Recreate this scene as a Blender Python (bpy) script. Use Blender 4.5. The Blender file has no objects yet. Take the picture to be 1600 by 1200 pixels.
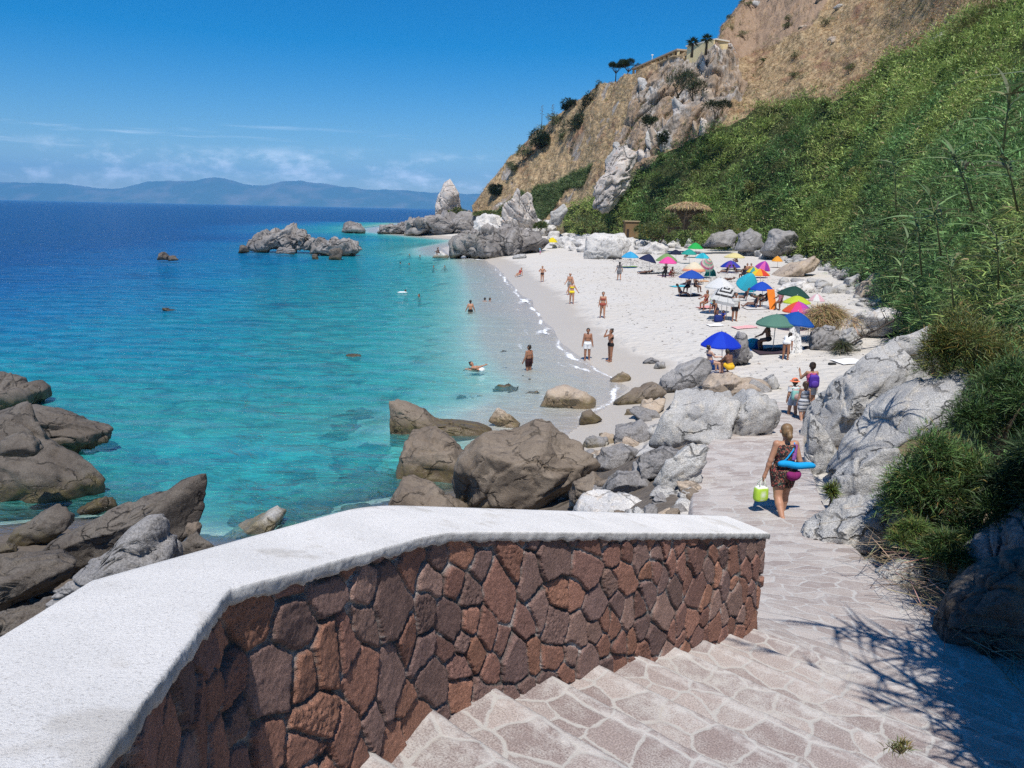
HAZE = 4.6e-5
SKYP = (1.0, .1, 5.0, 1.58, .504, 1.02)
SUNE = 5.2
EXPO = 0.14
import bpy, bmesh, math, random
import numpy as np
from mathutils import Vector, Matrix
random.seed(7); RNG = np.random.default_rng(7)
SC = bpy.context.scene
COL = SC.collection
# ------------------------------------------------------------------ camera model (metres, water level z = 0)
F = 1190.; CX, CY = 800., 600.
PITCH = math.atan((600-328.7)/F); ROLL = math.radians(1.2); CZ = 7.8
cp, sp = math.cos(PITCH), math.sin(PITCH)
def ray(px, py):
    x = (px-CX)/F; y = -(py-CY)/F
    c, s = math.cos(ROLL), math.sin(ROLL)
    x, y = c*x-s*y, s*x+c*y
    return np.array([x, cp+y*sp, -sp+y*cp])
CAM0 = np.array([0, 0, CZ])
def atz(px, py, z):
    r = ray(px, py); return CAM0+(z-CZ)/r[2]*r
def atd(px, py, d):
    r = ray(px, py); return CAM0+d/r[1]*r
cam = bpy.data.cameras.new('camera'); camo = bpy.data.objects.new('camera', cam); COL.objects.link(camo)
cam.sensor_width = 36; cam.lens = 36*F/1600; cam.clip_start = .05; cam.clip_end = 90000
camo.matrix_world = Matrix.Translation((0, 0, CZ)) @ Matrix.Rotation(math.pi/2-PITCH, 4, 'X') @ Matrix.Rotation(ROLL, 4, 'Z')
SC.camera = camo
# ------------------------------------------------------------------ noise
_rs = np.random.RandomState(3)
_perm = np.concatenate([_rs.permutation(256)]*3)
_g = _rs.normal(size=(256, 3)); _g /= np.linalg.norm(_g, axis=1)[:, None]
def perlin(P):
    P = np.asarray(P, float); I = np.floor(P).astype(int); f = P-I; I &= 255
    u = f*f*f*(f*(f*6-15)+10)
    out = 0
    for dx in (0, 1):
        for dy in (0, 1):
            for dz in (0, 1):
                h = _perm[_perm[_perm[I[:, 0]+dx]+I[:, 1]+dy]+I[:, 2]+dz]
                g = _g[h]
                d = g[:, 0]*(f[:, 0]-dx)+g[:, 1]*(f[:, 1]-dy)+g[:, 2]*(f[:, 2]-dz)
                w = (u[:, 0] if dx else 1-u[:, 0])*(u[:, 1] if dy else 1-u[:, 1])*(u[:, 2] if dz else 1-u[:, 2])
                out = out+w*d
    return out
def fbm(P, oct=4, gain=.5, ridged=False):
    P = np.asarray(P, float); a = 1; s = 0
    for i in range(oct):
        n = perlin(P)
        s = s+a*((.5-2*np.abs(n)) if ridged else n*1.4); a *= gain; P = P*2.03+17.3
    return s
def _h1(h, k): return ((h*(7919+131*k)+k*613) % 1009)/1009.
def worley(P):
    P = np.asarray(P, float); I = np.floor(P).astype(int); f1 = np.full(len(P), 9.); f2 = f1.copy(); hid = np.zeros(len(P), int); dv = np.zeros((len(P), 3))
    for dx in (-1, 0, 1):
        for dy in (-1, 0, 1):
            for dz in (-1, 0, 1):
                c = I+np.array([dx, dy, dz]); k = c & 255
                h = _perm[_perm[_perm[k[:, 0]]+k[:, 1]]+k[:, 2]]*256+_perm[_perm[_perm[k[:, 2]]+k[:, 0]]+k[:, 1]]
                s = c+np.stack([_h1(h, 1), _h1(h, 2), _h1(h, 3)], 1); v = P-s; d = np.sqrt((v*v).sum(1)); m = d < f1
                f2 = np.where(m, f1, np.minimum(f2, d)); hid = np.where(m, h, hid); dv = np.where(m[:, None], v, dv); f1 = np.where(m, d, f1)
    return f1, f2, hid, dv
def facets(P, tilt=.5, crack=.25, cw=.07):
    f1, f2, h, v = worley(P)
    n = np.stack([_h1(h, 4), _h1(h, 5), _h1(h, 6)], 1)-.5
    return (_h1(h, 7)-.5)*.6+tilt*2*(n*v).sum(1)-crack*np.exp(-((f2-f1)/cw)**2)
def sstep(a, b, x): 
    t = np.clip((x-a)/(b-a), 0, 1); return t*t*(3-2*t)
# ------------------------------------------------------------------ mesh helpers
def mkmesh(name, V, Fc, smooth=True, col=None, attrs=None, uv=None):
    V = np.asarray(V, np.float32); me = bpy.data.meshes.new(name)
    if isinstance(Fc, np.ndarray):
        nf, k = Fc.shape
        me.vertices.add(len(V)); me.vertices.foreach_set('co', V.ravel())
        me.loops.add(nf*k); me.loops.foreach_set('vertex_index', Fc.astype(np.int32).ravel())
        me.polygons.add(nf); me.polygons.foreach_set('loop_start', np.arange(0, nf*k, k, dtype=np.int32))
    else:
        me.from_pydata(V.tolist(), [], Fc)
    me.update(calc_edges=True)
    if smooth: me.polygons.foreach_set('use_smooth', np.ones(len(me.polygons), bool))
    if col is not None:
        c = np.ones((len(V), 4), np.float32); c[:, :3] = col
        me.attributes.new('Col', 'FLOAT_COLOR', 'POINT').data.foreach_set('color', c.ravel())
    for k, v in (attrs or {}).items():
        me.attributes.new(k, 'FLOAT', 'POINT').data.foreach_set('value', np.asarray(v, np.float32))
    if uv is not None:
        l = me.uv_layers.new(name='UVMap'); idx = np.empty(len(me.loops), np.int32); me.loops.foreach_get('vertex_index', idx)
        l.data.foreach_set('uv', np.asarray(uv, np.float32)[idx].ravel())
    return me
def mk(name, V, Fc, mat=None, parent=None, loc=None, **kw):
    V = np.asarray(V, float)
    if loc is not None: V = V-np.asarray(loc, float)
    me = mkmesh(name, V, Fc, **kw)
    o = bpy.data.objects.new(name, me); COL.objects.link(o)
    if mat: me.materials.append(mat)
    if loc is not None: o.location = loc
    if parent: o.parent = parent
    return o
def tag(o, label=None, cat=None, group=None, kind=None):
    if label: o['label'] = label
    if cat: o['category'] = cat
    if group: o['group'] = group
    if kind: o['kind'] = kind
    return o
def empty(name, loc, rz=0):
    o = bpy.data.objects.new(name, None); COL.objects.link(o); o.location = loc; o.rotation_euler = (0, 0, rz); o.empty_display_size = .2
    return o
def grid_faces(nr, nc):
    i = np.arange(nr-1)[:, None]*nc+np.arange(nc-1)[None]; i = i.ravel()
    return np.stack([i, i+1, i+nc+1, i+nc], 1)
class MB:                                                  # collects simple solids into one mesh
    def __init__(s): s.V = []; s.F = []; s.n = 0; s.C = []
    def add(s, V, Fs, col=None):
        V = np.asarray(V, float); s.V.append(V); s.F += [tuple(int(i)+s.n for i in f) for f in Fs]; s.n += len(V)
        s.C.append(np.tile(np.asarray(col if col is not None else (1, 1, 1), float), (len(V), 1)))
    def box(s, c, d, R=None, col=None):
        v = np.array([[x, y, z] for x in (-.5, .5) for y in (-.5, .5) for z in (-.5, .5)])*d
        if R is not None: v = v@np.asarray(R).T
        s.add(v+c, [(0, 1, 3, 2), (4, 6, 7, 5), (0, 4, 5, 1), (2, 3, 7, 6), (0, 2, 6, 4), (1, 5, 7, 3)], col)
    def tube(s, pts, rad, n=6, col=None, cap=True):
        pts = np.asarray(pts, float); m = len(pts); rad = np.broadcast_to(rad, (m,)); V = []
        for i in range(m):
            t = pts[min(i+1, m-1)]-pts[max(i-1, 0)]; t = t/(np.linalg.norm(t)+1e-9)
            a = np.cross(t, (0, 0, 1) if abs(t[2]) < .9 else (1, 0, 0)); a /= np.linalg.norm(a); b = np.cross(t, a)
            for k in range(n):
                q = 2*math.pi*k/n; V.append(pts[i]+rad[i]*(math.cos(q)*a+math.sin(q)*b))
        Fs = [(i*n+k, i*n+(k+1) % n, (i+1)*n+(k+1) % n, (i+1)*n+k) for i in range(m-1) for k in range(n)]
        if cap: Fs += [tuple(range(n-1, -1, -1)), tuple(range((m-1)*n, m*n))]
        s.add(V, Fs, col)
    def ball(s, c, r, n=8, m=6, col=None):
        V = [[0, 0, -1]]+[[math.sin(math.pi*j/m)*math.cos(2*math.pi*k/n), math.sin(math.pi*j/m)*math.sin(2*math.pi*k/n), -math.cos(math.pi*j/m)] for j in range(1, m) for k in range(n)]+[[0, 0, 1]]
        Fs = [(0, 1+(k+1) % n, 1+k) for k in range(n)]+[(1+j*n+k, 1+j*n+(k+1) % n, 1+(j+1)*n+(k+1) % n, 1+(j+1)*n+k) for j in range(m-2) for k in range(n)]
        L = len(V)-1; Fs += [(L, 1+(m-2)*n+k, 1+(m-2)*n+(k+1) % n) for k in range(n)]
        s.add(np.array(V)*r+c, Fs, col)
    def build(s, name, mat, parent=None, loc=None, smooth=True):
        return mk(name, np.concatenate(s.V), s.F, mat, parent, loc, smooth=smooth, col=np.concatenate(s.C))
# ------------------------------------------------------------------ material helpers
def nd(nt, typ, ins=None, **props):
    n = nt.nodes.new(typ)
    for k, v in props.items(): setattr(n, k, v)
    for k, v in (ins or {}).items():
        s = n.inputs[k]
        if isinstance(v, bpy.types.NodeSocket): nt.links.new(v, s)
        elif isinstance(v, bpy.types.Node): nt.links.new(v.outputs[0], s)
        else:
            if isinstance(v, (tuple, list)) and len(v) == 3 and s.type == 'RGBA': v = (*v, 1)
            s.default_value = v
    return n
def newmat(name):
    m = bpy.data.materials.new(name); m.use_nodes = True; nt = m.node_tree; nt.nodes.clear()
    out = nt.nodes.new('ShaderNodeOutputMaterial'); return m, nt, out
def math_(nt, op, a, b=0., c=0., clamp=False): return nd(nt, 'ShaderNodeMath', {0: a, 1: b, 2: c}, operation=op, use_clamp=clamp).outputs[0]
def mixc(nt, f, a, b, blend='MIX'):
    return nd(nt, 'ShaderNodeMix', {0: f, 6: a, 7: b}, data_type='RGBA', blend_type=blend).outputs[2]
def maprange(nt, v, a, b, c=0., d=1., smooth=True):
    return nd(nt, 'ShaderNodeMapRange', {0: v, 1: a, 2: b, 3: c, 4: d}, interpolation_type='SMOOTHSTEP' if smooth else 'LINEAR').outputs[0]
def noise(nt, vec, scale, detail=4., rough=.55, dist=0.):
    return nd(nt, 'ShaderNodeTexNoise', {'Vector': vec, 'Scale': scale, 'Detail': detail, 'Roughness': rough, 'Distortion': dist}).outputs[0]
def ramp(nt, f, stops):
    n = nd(nt, 'ShaderNodeValToRGB', {0: f}); e = n.color_ramp.elements
    while len(e) < len(stops): e.new(.5)
    for i, (p, c) in enumerate(stops): e[i].position = p; e[i].color = (*c, 1)
    return n.outputs[0]
def princ(nt, out, col, rough=.7, bump=None, strength=.5, dist=.02, spec=.3, **kw):
    ins = {'Base Color': col, 'Roughness': rough, 'Specular IOR Level': spec}; ins.update(kw)
    if bump is not None: ins['Normal'] = nd(nt, 'ShaderNodeBump', {'Height': bump, 'Strength': strength, 'Distance': dist}).outputs[0]
    p = nd(nt, 'ShaderNodeBsdfPrincipled', ins); nt.links.new(p.outputs[0], out.inputs[0]); return p
def simple(name, col, rough=.7, spec=.3, var=.12, scale=25., bump=.2):
    m, nt, out = newmat(name); tc = nd(nt, 'ShaderNodeTexCoord').outputs['Object']
    n = noise(nt, tc, scale)
    princ(nt, out, mixc(nt, n, tuple(c*(1-var) for c in col), tuple(min(1, c*(1+var)) for c in col)), rough, n, bump, .004, spec); return m
def vcol(name, rough=.7, spec=.25, translucent=0., nscale=20., var=.15):
    m, nt, out = newmat(name); a = nd(nt, 'ShaderNodeAttribute', attribute_name='Col').outputs[0]
    tc = nd(nt, 'ShaderNodeTexCoord').outputs['Object']; n = noise(nt, tc, nscale)
    c = mixc(nt, 1., a, mixc(nt, n, (1-var,)*3, (1+var,)*3), 'MULTIPLY')
    p = princ(nt, out, c, rough, None, spec=spec)
    if translucent:
        t = nd(nt, 'ShaderNodeBsdfTranslucent', {0: c}); x = nd(nt, 'ShaderNodeMixShader', {0: translucent, 1: p.outputs[0], 2: t.outputs[0]})
        nt.links.new(x.outputs[0], out.inputs[0])
    return m
def rockmat(name, c1, c2, c3, crack=.5, wet=True, bump=.6, scale=1., speck=.35, lichen=0.):
    m, nt, out = newmat(name)
    tc = nd(nt, 'ShaderNodeTexCoord').outputs['Object']; rnd = nd(nt, 'ShaderNodeObjectInfo').outputs['Random']
    off = nd(nt, 'ShaderNodeVectorMath', {0: tc, 1: nd(nt, 'ShaderNodeCombineXYZ', {0: math_(nt, 'MULTIPLY', rnd, 90.), 1: math_(nt, 'MULTIPLY', rnd, 37.)}).outputs[0]}, operation='ADD').outputs[0]
    big = noise(nt, off, .9*scale, 5., .6); mid = noise(nt, off, 5.*scale, 6., .65); fine = noise(nt, off, 45.*scale, 4., .7)
    col = mixc(nt, maprange(nt, big, .35, .65), c1, c2)
    col = mixc(nt, maprange(nt, mid, .5, .75), col, c3)
    col = mixc(nt, 1., col, mixc(nt, maprange(nt, fine, .3, .7), (1-speck,)*3, (1+speck,)*3), 'MULTIPLY')
    warp = nd(nt, 'ShaderNodeVectorMath', {0: off, 1: nd(nt, 'ShaderNodeTexNoise', {'Vector': off, 'Scale': 1.7*scale, 'Detail': 4.}).outputs[1]}, operation='ADD').outputs[0]
    mp = nd(nt, 'ShaderNodeMapping', {0: warp, 2: (.5, .35, .2), 3: (.55, .9, 1.25)}).outputs[0]
    vo = nd(nt, 'ShaderNodeTexVoronoi', {'Vector': mp, 'Scale': .85*scale}, feature='DISTANCE_TO_EDGE').outputs[0]
    ck = maprange(nt, vo, 0., .032)
    br = maprange(nt, noise(nt, off, 1.3*scale, 2.), .45, .6)      # cracks come and go
    ck = math_(nt, 'MAXIMUM', ck, br)
    col = mixc(nt, 1., col, mixc(nt, ck, (1-crack,)*3, (1, 1, 1)), 'MULTIPLY')
    rough = .85
    if wet:
        z = nd(nt, 'ShaderNodeSeparateXYZ', {0: nd(nt, 'ShaderNodeNewGeometry').outputs['Position']}).outputs[2]
        zz = math_(nt, 'SUBTRACT', z, math_(nt, 'MULTIPLY', big, .7))
        w = maprange(nt, zz, .25, -.1)
        col = mixc(nt, w, col, mixc(nt, 1., col, (.5, .45, .36), 'MULTIPLY'))
        al = math_(nt, 'MULTIPLY', maprange(nt, math_(nt, 'ABSOLUTE', math_(nt, 'SUBTRACT', zz, -.1)), .45, .0), maprange(nt, mid, .35, .65))
        col = mixc(nt, math_(nt, 'MULTIPLY', al, .5), col, (.16, .13, .05))
        rough = maprange(nt, w, 0., 1., .85, .35)
    h = math_(nt, 'ADD', math_(nt, 'ADD', math_(nt, 'MULTIPLY', mid, .6), math_(nt, 'MULTIPLY', fine, .25)), math_(nt, 'MULTIPLY', ck, .5))
    princ(nt, out, col, rough, h, bump, .08/scale, .3)
    return m
# ------------------------------------------------------------------ materials
M = {}
M['granite'] = rockmat('granite_rock', (.43, .42, .40), (.31, .305, .30), (.47, .43, .37), .7, bump=.9, speck=.42)
M['pale'] = rockmat('pale_rock', (.58, .56, .53), (.46, .45, .44), (.5, .42, .34), .5, bump=.7)
M['tan'] = rockmat('tan_rock', (.40, .32, .24), (.33, .27, .22), (.46, .40, .33), .5)
M['brown'] = rockmat('brown_rock', (.155, .122, .092), (.215, .175, .135), (.11, .088, .07), .6, bump=.7, speck=.3)
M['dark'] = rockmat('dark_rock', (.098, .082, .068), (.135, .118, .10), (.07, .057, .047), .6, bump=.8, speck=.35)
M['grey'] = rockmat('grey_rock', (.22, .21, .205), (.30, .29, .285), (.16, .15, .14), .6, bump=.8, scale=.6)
M['shelf'] = rockmat('shelf_rock', (.17, .155, .145), (.30, .28, .265), (.10, .09, .085), .75, bump=1., scale=.35, speck=.45)
M['stack'] = rockmat('stack_rock', (.55, .50, .45), (.40, .37, .35), (.45, .32, .24), .6, bump=1., scale=.3)
M['leaf'] = vcol('leaf', .55, .3, .25)
M['straw'] = vcol('straw', .8, .15, .15)
M['bark'] = vcol('bark', .85, .2)
M['skin'] = vcol('skin', .5, .35, 0, 60, .06)
M['hair'] = vcol('hair', .5, .4, 0, 90, .3)
M['cloth'] = vcol('cloth', .85, .15, 0, 60, .08)
M['canopy'] = vcol('canopy', .75, .2, .35, 4, .06)
M['metal'] = vcol('painted_metal', .4, .5)
M['plaster'] = vcol('plaster', .85, .2, 0, 2, .12)
# ------------------------------------------------------------------ shoreline and terrain height
shore_px = [(-900, 900), (-300, 865), (0, 838), (110, 828), (200, 850), (330, 866), (480, 852), (620, 800), (740, 775), (840, 715), (900, 672), (945, 640), (985, 606),
            (940, 580), (893, 550), (862, 520), (838, 485), (808, 452), (778, 418), (752, 402), (700, 397), (692, 388), (740, 375), (700, 373), (600, 363), (590, 357), (640, 348), (690, 339), (738, 333)]
SH = [atz(x, y, 0)[:2] for x, y in shore_px]
SH = np.array([(-60, -40)]+[tuple(p) for p in SH]+[(60, 900), (400, 900), (400, -40)])
def sdist(X, Y):
    P = np.stack([np.ravel(X), np.ravel(Y)], 1); best = np.full(len(P), 1e9); ins = np.zeros(len(P), bool)
    n = len(SH)
    for i in range(n):
        a, b = SH[i], SH[(i+1) % n]; ab = b-a; ap = P-a
        t = np.clip((ap@ab)/(ab@ab), 0, 1); d = np.hypot(ap[:, 0]-t*ab[0], ap[:, 1]-t*ab[1]); best = np.minimum(best, d)
        c = (a[1] > P[:, 1]) != (b[1] > P[:, 1])
        with np.errstate(divide='ignore', invalid='ignore'):
            xi = a[0]+(P[:, 1]-a[1])*(b[0]-a[0])/(b[1]-a[1]+1e-12)
        ins ^= c & (P[:, 0] < xi)
    return np.where(ins, best, -best)
PATH_L = np.array([(2.62, 7.05, 3.55), (2.66, 8, 3.42), (2.75, 9, 3.3), (2.85, 10.5, 3.07), (3.0, 12, 2.86), (3.8, 15, 2.6), (4.8, 17.9, 2.4), (6.7, 21, 2.12), (8.0, 24, 1.95)])
PATH_R = np.array([(5.0, 4.95, 3.55), (4.95, 7.2, 3.42), (4.9, 9, 3.3), (5.1, 10.6, 3.07), (5.45, 12.2, 2.86), (6.4, 15.4, 2.6), (7.15, 17.9, 2.4), (8.4, 20.6, 2.12), (9.6, 23.5, 1.95)])
_ip = np.linspace(0, 8, 60); _k = np.arange(9)
def _il(A): return np.stack([np.interp(_ip, _k, A[:, j]) for j in range(3)], 1)
PL, PR = _il(PATH_L), _il(PATH_R); PC = (PL+PR)/2; PW = np.linalg.norm((PR-PL)[:, :2], axis=1)/2
FLU = np.array([.662, .7495]); FLV = np.array([.7495, -.662])         # the flight runs down along FLU, its nosings lie along FLV
def stair_z(t): return CZ-(2.47+.181*np.clip(np.ceil((t-1.93)/.56), -8, 9.))
def T(X, Y, soil=False):
    X = np.asarray(X, float); Y = np.asarray(Y, float); sh = X.shape; x, y = X.ravel(), Y.ravel()
    s = sdist(x, y)
    P = np.stack([x*.11, y*.11, 0*x], 1)
    land = 1.45*(1-np.exp(-np.maximum(s, 0)/7.5))+.012*np.maximum(s, 0)+.08*perlin(P)+.05*perlin(P*4.7)*np.clip(s/8, 0, 1)
    a = np.maximum(-s, 0)
    sw = .6+3.9*sstep(23, 29, y)
    sea = -(.020*np.minimum(a, sw)+.135*np.maximum(a-sw, 0)*(1+1.2*sstep(27, 22, y))+.0008*np.maximum(a-sw, 0)**2)+.35*perlin(P*.8)*np.clip(a/15, 0, 1); sea = np.maximum(sea, -14)
    z = np.where(s > 0, land, sea)
    # path bed and the bank to its right
    d = np.full(len(x), 1e9); zp = np.zeros(len(x)); side = np.zeros(len(x)); w = np.ones(len(x))
    for i in range(len(PC)):
        q = np.hypot(x-PC[i, 0], y-PC[i, 1]); m = q < d; d = np.where(m, q, d); zp = np.where(m, PC[i, 2], zp); w = np.where(m, PW[i], w)
        side = np.where(m, (x-PC[i, 0])*(PR-PL)[i, 0]/PW[i]/2+(y-PC[i, 1])*(PR-PL)[i, 1]/PW[i]/2, side)
    k = 1-sstep(0, 3.5, d-w)
    right = np.clip(side-w, 0, 6)*np.clip((26-y)/6, 0, 1)
    z = np.where(s > -4, z*(1-k)+(zp-.16)*k, z)
    z = z+np.minimum(right*.42, 2.0)
    # ground under the flight of steps and under the camera
    t = x*FLU[0]+y*FLU[1]; v = x*FLV[0]+y*FLV[1]
    ks = sstep(7.5, 6.8, t)*sstep(-3.6, -2.8, v)
    zs = np.minimum(stair_z(t), 8)-.35+np.clip(v-1.3, 0, 3)*.55
    z = np.where((t < 7.5) & (v > -3.6), z*(1-ks)+zs*ks, z)
    if soil: return z.reshape(sh), (sstep(-.1, .5, side-w)*sstep(27, 21, y)*(d < 9)).reshape(sh), np.maximum(sstep(-3.5, -4.5, x+.3*(y-12))*sstep(22, 19, y)*sstep(-.9, .1, s), sstep(.2, -.3, side+w)*sstep(23, 20.5, y+.15*x)*(s > -1.5)).reshape(sh)
    return z.reshape(sh)
_tt = np.concatenate([np.linspace(2.5, 60, 900), np.linspace(60.2, 420, 1200)])
def ground(px, py):
    r = ray(px, py); r = r/np.hypot(r[0], r[1]); Q = CAM0+_tt[:, None]*r
    h = Q[:, 2]-np.maximum(T(Q[:, 0], Q[:, 1]), 0); i = int(np.argmax(h < 0)) if (h < 0).any() else len(_tt)-1
    return Q[i]
def mdist(p): 
    v = np.asarray(p)-CAM0; return v[1]*cp-v[2]*sp
def mpp(p): return mdist(p)/F                              # metres per photo pixel at a place
# terrain mesh
ang = np.radians(np.linspace(-46, 62, 620)); rad = np.geomspace(1.6, 420, 460)
A_, R_ = np.meshgrid(ang, rad); X, Y = R_*np.sin(A_), R_*np.cos(A_)
Z, SOIL, RUB = T(X, Y, True)
m, nt, out = newmat('sand')
tc = nd(nt, 'ShaderNodeTexCoord').outputs['Object']; zpos = nd(nt, 'ShaderNodeSeparateXYZ', {0: tc}).outputs[2]
n1 = noise(nt, tc, .35, 4.); n2 = noise(nt, tc, 3., 5., .65); n3 = noise(nt, tc, 60., 3., .7)
dry = mixc(nt, n2, (.50, .475, .435), (.585, .56, .525)); dry = mixc(nt, maprange(nt, n1, .35, .7), dry, (.53, .495, .445))
dry = mixc(nt, math_(nt, 'MULTIPLY', maprange(nt, n3, .58, .72), .35), dry, (.38, .33, .28))
wet = mixc(nt, n2, (.42, .38, .33), (.48, .44, .385))
wf = maprange(nt, math_(nt, 'ADD', zpos, math_(nt, 'MULTIPLY', math_(nt, 'SUBTRACT', n1, .5), .5)), .62, .40)
bed = mixc(nt, n1, (.62, .60, .54), (.70, .68, .62))
c = mixc(nt, wf, dry, wet); c = mixc(nt, maprange(nt, zpos, -.02, -.25), c, bed)
c = mixc(nt, maprange(nt, math_(nt, 'ADD', nd(nt, 'ShaderNodeAttribute', attribute_name='soil').outputs['Fac'], math_(nt, 'MULTIPLY', math_(nt, 'SUBTRACT', n2, .5), .6)), .3, .6), c, mixc(nt, n2, (.13, .10, .065), (.26, .205, .14)))
c = mixc(nt, maprange(nt, math_(nt, 'ADD', nd(nt, 'ShaderNodeAttribute', attribute_name='rubble').outputs['Fac'], math_(nt, 'MULTIPLY', math_(nt, 'SUBTRACT', n2, .5), .6)), .3, .6), c, mixc(nt, noise(nt, tc, 9., 5., .7), (.075, .06, .048), (.21, .18, .15)))
c = mixc(nt, math_(nt, 'MULTIPLY', maprange(nt, noise(nt, tc, .28, 5., .62), .53, .64), maprange(nt, zpos, -.25, -.8)), c, (.10, .085, .055))
foot = nd(nt, 'ShaderNodeTexVoronoi', {'Vector': tc, 'Scale': 2.2}, feature='SMOOTH_F1').outputs[0]
dryb = maprange(nt, wf, .4, 0.)
h = math_(nt, 'ADD', math_(nt, 'MULTIPLY', math_(nt, 'ADD', foot, n2), dryb), math_(nt, 'MULTIPLY', n3, .08))
princ(nt, out, c, maprange(nt, wf, 0., 1., .9, .45), h, .8, .16, .25)
M['sand'] = m
tag(mk('ground', np.stack([X.ravel(), Y.ravel(), Z.ravel()], 1), grid_faces(*X.shape)[:, ::-1].copy(), M['sand'], attrs={'soil': SOIL.ravel(), 'rubble': RUB.ravel()}), kind='structure')
# ------------------------------------------------------------------ sea
ang = np.radians(np.linspace(-72, 60, 760)); rad = np.concatenate([np.geomspace(7, 420, 620), np.geomspace(430, 30500, 60)])
A_, R_ = np.meshgrid(ang, rad); X, Y = R_*np.sin(A_), R_*np.cos(A_)
s = np.full(X.shape, -400.); nearm = R_ < 421
dep = np.full(X.shape, 14.); zt = T(X[:620], Y[:620]); dep[:620] = -zt
s[:620] = sdist(X[:620], Y[:620]).reshape(X[:620].shape)
# foam: broken lines of swash and two small breakers
P = np.stack([X[:620].ravel(), Y[:620].ravel(), 0*X[:620].ravel()], 1); sv = s[:620].ravel()
beach = sstep(24, 30, P[:, 1])*sstep(120, 100, P[:, 1])
ln = np.exp(-((-sv-.35-.9*perlin(P*.33))/.17)**2)*(.30+.55*sstep(-.3, .3, perlin(P*.45+9)))*beach
ln = np.maximum(ln, .42*np.exp(-((-sv-2.6-1.3*perlin(P*.22+5))/.2)**2)*sstep(-.1, .3, perlin(P*.35+31))*beach)
ln = np.maximum(ln, .40*np.exp(-((-sv-1.6-.6*perlin(P*.3+15))/.16)**2)*sstep(-.1, .3, perlin(P*.5+51))*beach)
fo = ln
for (fx, fy, sx, sy, an) in [(819, 471, .45, 2.1, -.25), (849, 518, .4, 1.5, -.35), (742, 405, .8, 4.5, 1.0), (905, 575, .25, 1.2, .5), (1000, 520, .2, 1, .6)]:
    c0 = atz(fx, fy, 0); dx, dy = P[:, 0]-c0[0], P[:, 1]-c0[1]
    u_, v_ = dx*math.cos(an)+dy*math.sin(an), -dx*math.sin(an)+dy*math.cos(an)
    fo = np.maximum(fo, .85*np.exp(-(u_/sx)**2-(v_/sy)**2)*(.75+.9*perlin(P*2.2)))
rk = sstep(24, 18, P[:, 1]+0*sv)*sstep(8, 12, P[:, 1])*np.exp(-((-sv-.5)/.5)**2)*sstep(.05, .4, perlin(P*.9+77))
fo = np.maximum(fo, .7*rk)
foam = np.zeros(X.shape); foam[:620] = np.clip(fo, 0, 1).reshape(X[:620].shape)
wz = np.zeros(X.shape); wv = .045*perlin(np.stack([P[:, 0]*.32+P[:, 1]*.1, P[:, 1]*.75, P[:, 2]+3], 1))*sstep(0, 6, -sv)*sstep(330, 200, P[:, 1]); wz[:620] = wv.reshape(X[:620].shape)
for (fx, fy) in [(819, 471), (849, 518)]:
    c0 = atz(fx, fy, 0); wz[:620] += .12*np.exp(-((X[:620]-c0[0]-.4)/.5)**2-((Y[:620]-c0[1])/2.5)**2)
m, nt, out = newmat('sea_water')
tc = nd(nt, 'ShaderNodeTexCoord').outputs['Object']
dp = nd(nt, 'ShaderNodeAttribute', attribute_name='depth').outputs['Fac']; fm = nd(nt, 'ShaderNodeAttribute', attribute_name='foam').outputs['Fac']
st = nd(nt, 'ShaderNodeMapping', {0: tc, 3: (.55, 1., 1.)}).outputs[0]
pn = noise(nt, st, .045, 5., .6, .4); pn2 = noise(nt, st, .16, 4., .6, .3)
dd = math_(nt, 'MULTIPLY', dp, math_(nt, 'ADD', .45, math_(nt, 'ADD', math_(nt, 'MULTIPLY', pn, .75), math_(nt, 'MULTIPLY', pn2, .35))))
body = ramp(nt, math_(nt, 'DIVIDE', dd, 14., clamp=True), [(0., (.10, .43, .37)), (.06, (.035, .35, .33)), (.15, (.010, .25, .295)), (.30, (.003, .165, .30)), (.50, (.002, .095, .265)), (.72, (.001, .05, .19)), (1., (.001, .045, .17))])
patch = math_(nt, 'MULTIPLY', math_(nt, 'MULTIPLY', maprange(nt, pn2, .56, .70), maprange(nt, dp, .8, 2.5)), .6)
body = mixc(nt, patch, body, (.004, .055, .13))
w1 = nd(nt, 'ShaderNodeMapping', {0: tc, 2: (0, 0, .25), 3: (.85, 1.35, 1.)}).outputs[0]
b = math_(nt, 'ADD', math_(nt, 'MULTIPLY', noise(nt, w1, .50, 4., .55, .8), 1.), math_(nt, 'ADD', math_(nt, 'MULTIPLY', noise(nt, w1, 2.2, 4., .55, .5), .38), math_(nt, 'MULTIPLY', noise(nt, w1, 8., 3., .6), .10)))
rp = noise(nt, w1, .75, 5., .65, 1.2); body = mixc(nt, 1., body, mixc(nt, maprange(nt, rp, .34, .66), (.58, .68, .76), (1.35, 1.27, 1.2)), 'MULTIPLY')
nrm = nd(nt, 'ShaderNodeBump', {'Height': b, 'Strength': 1., 'Distance': .8}).outputs[0]
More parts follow.
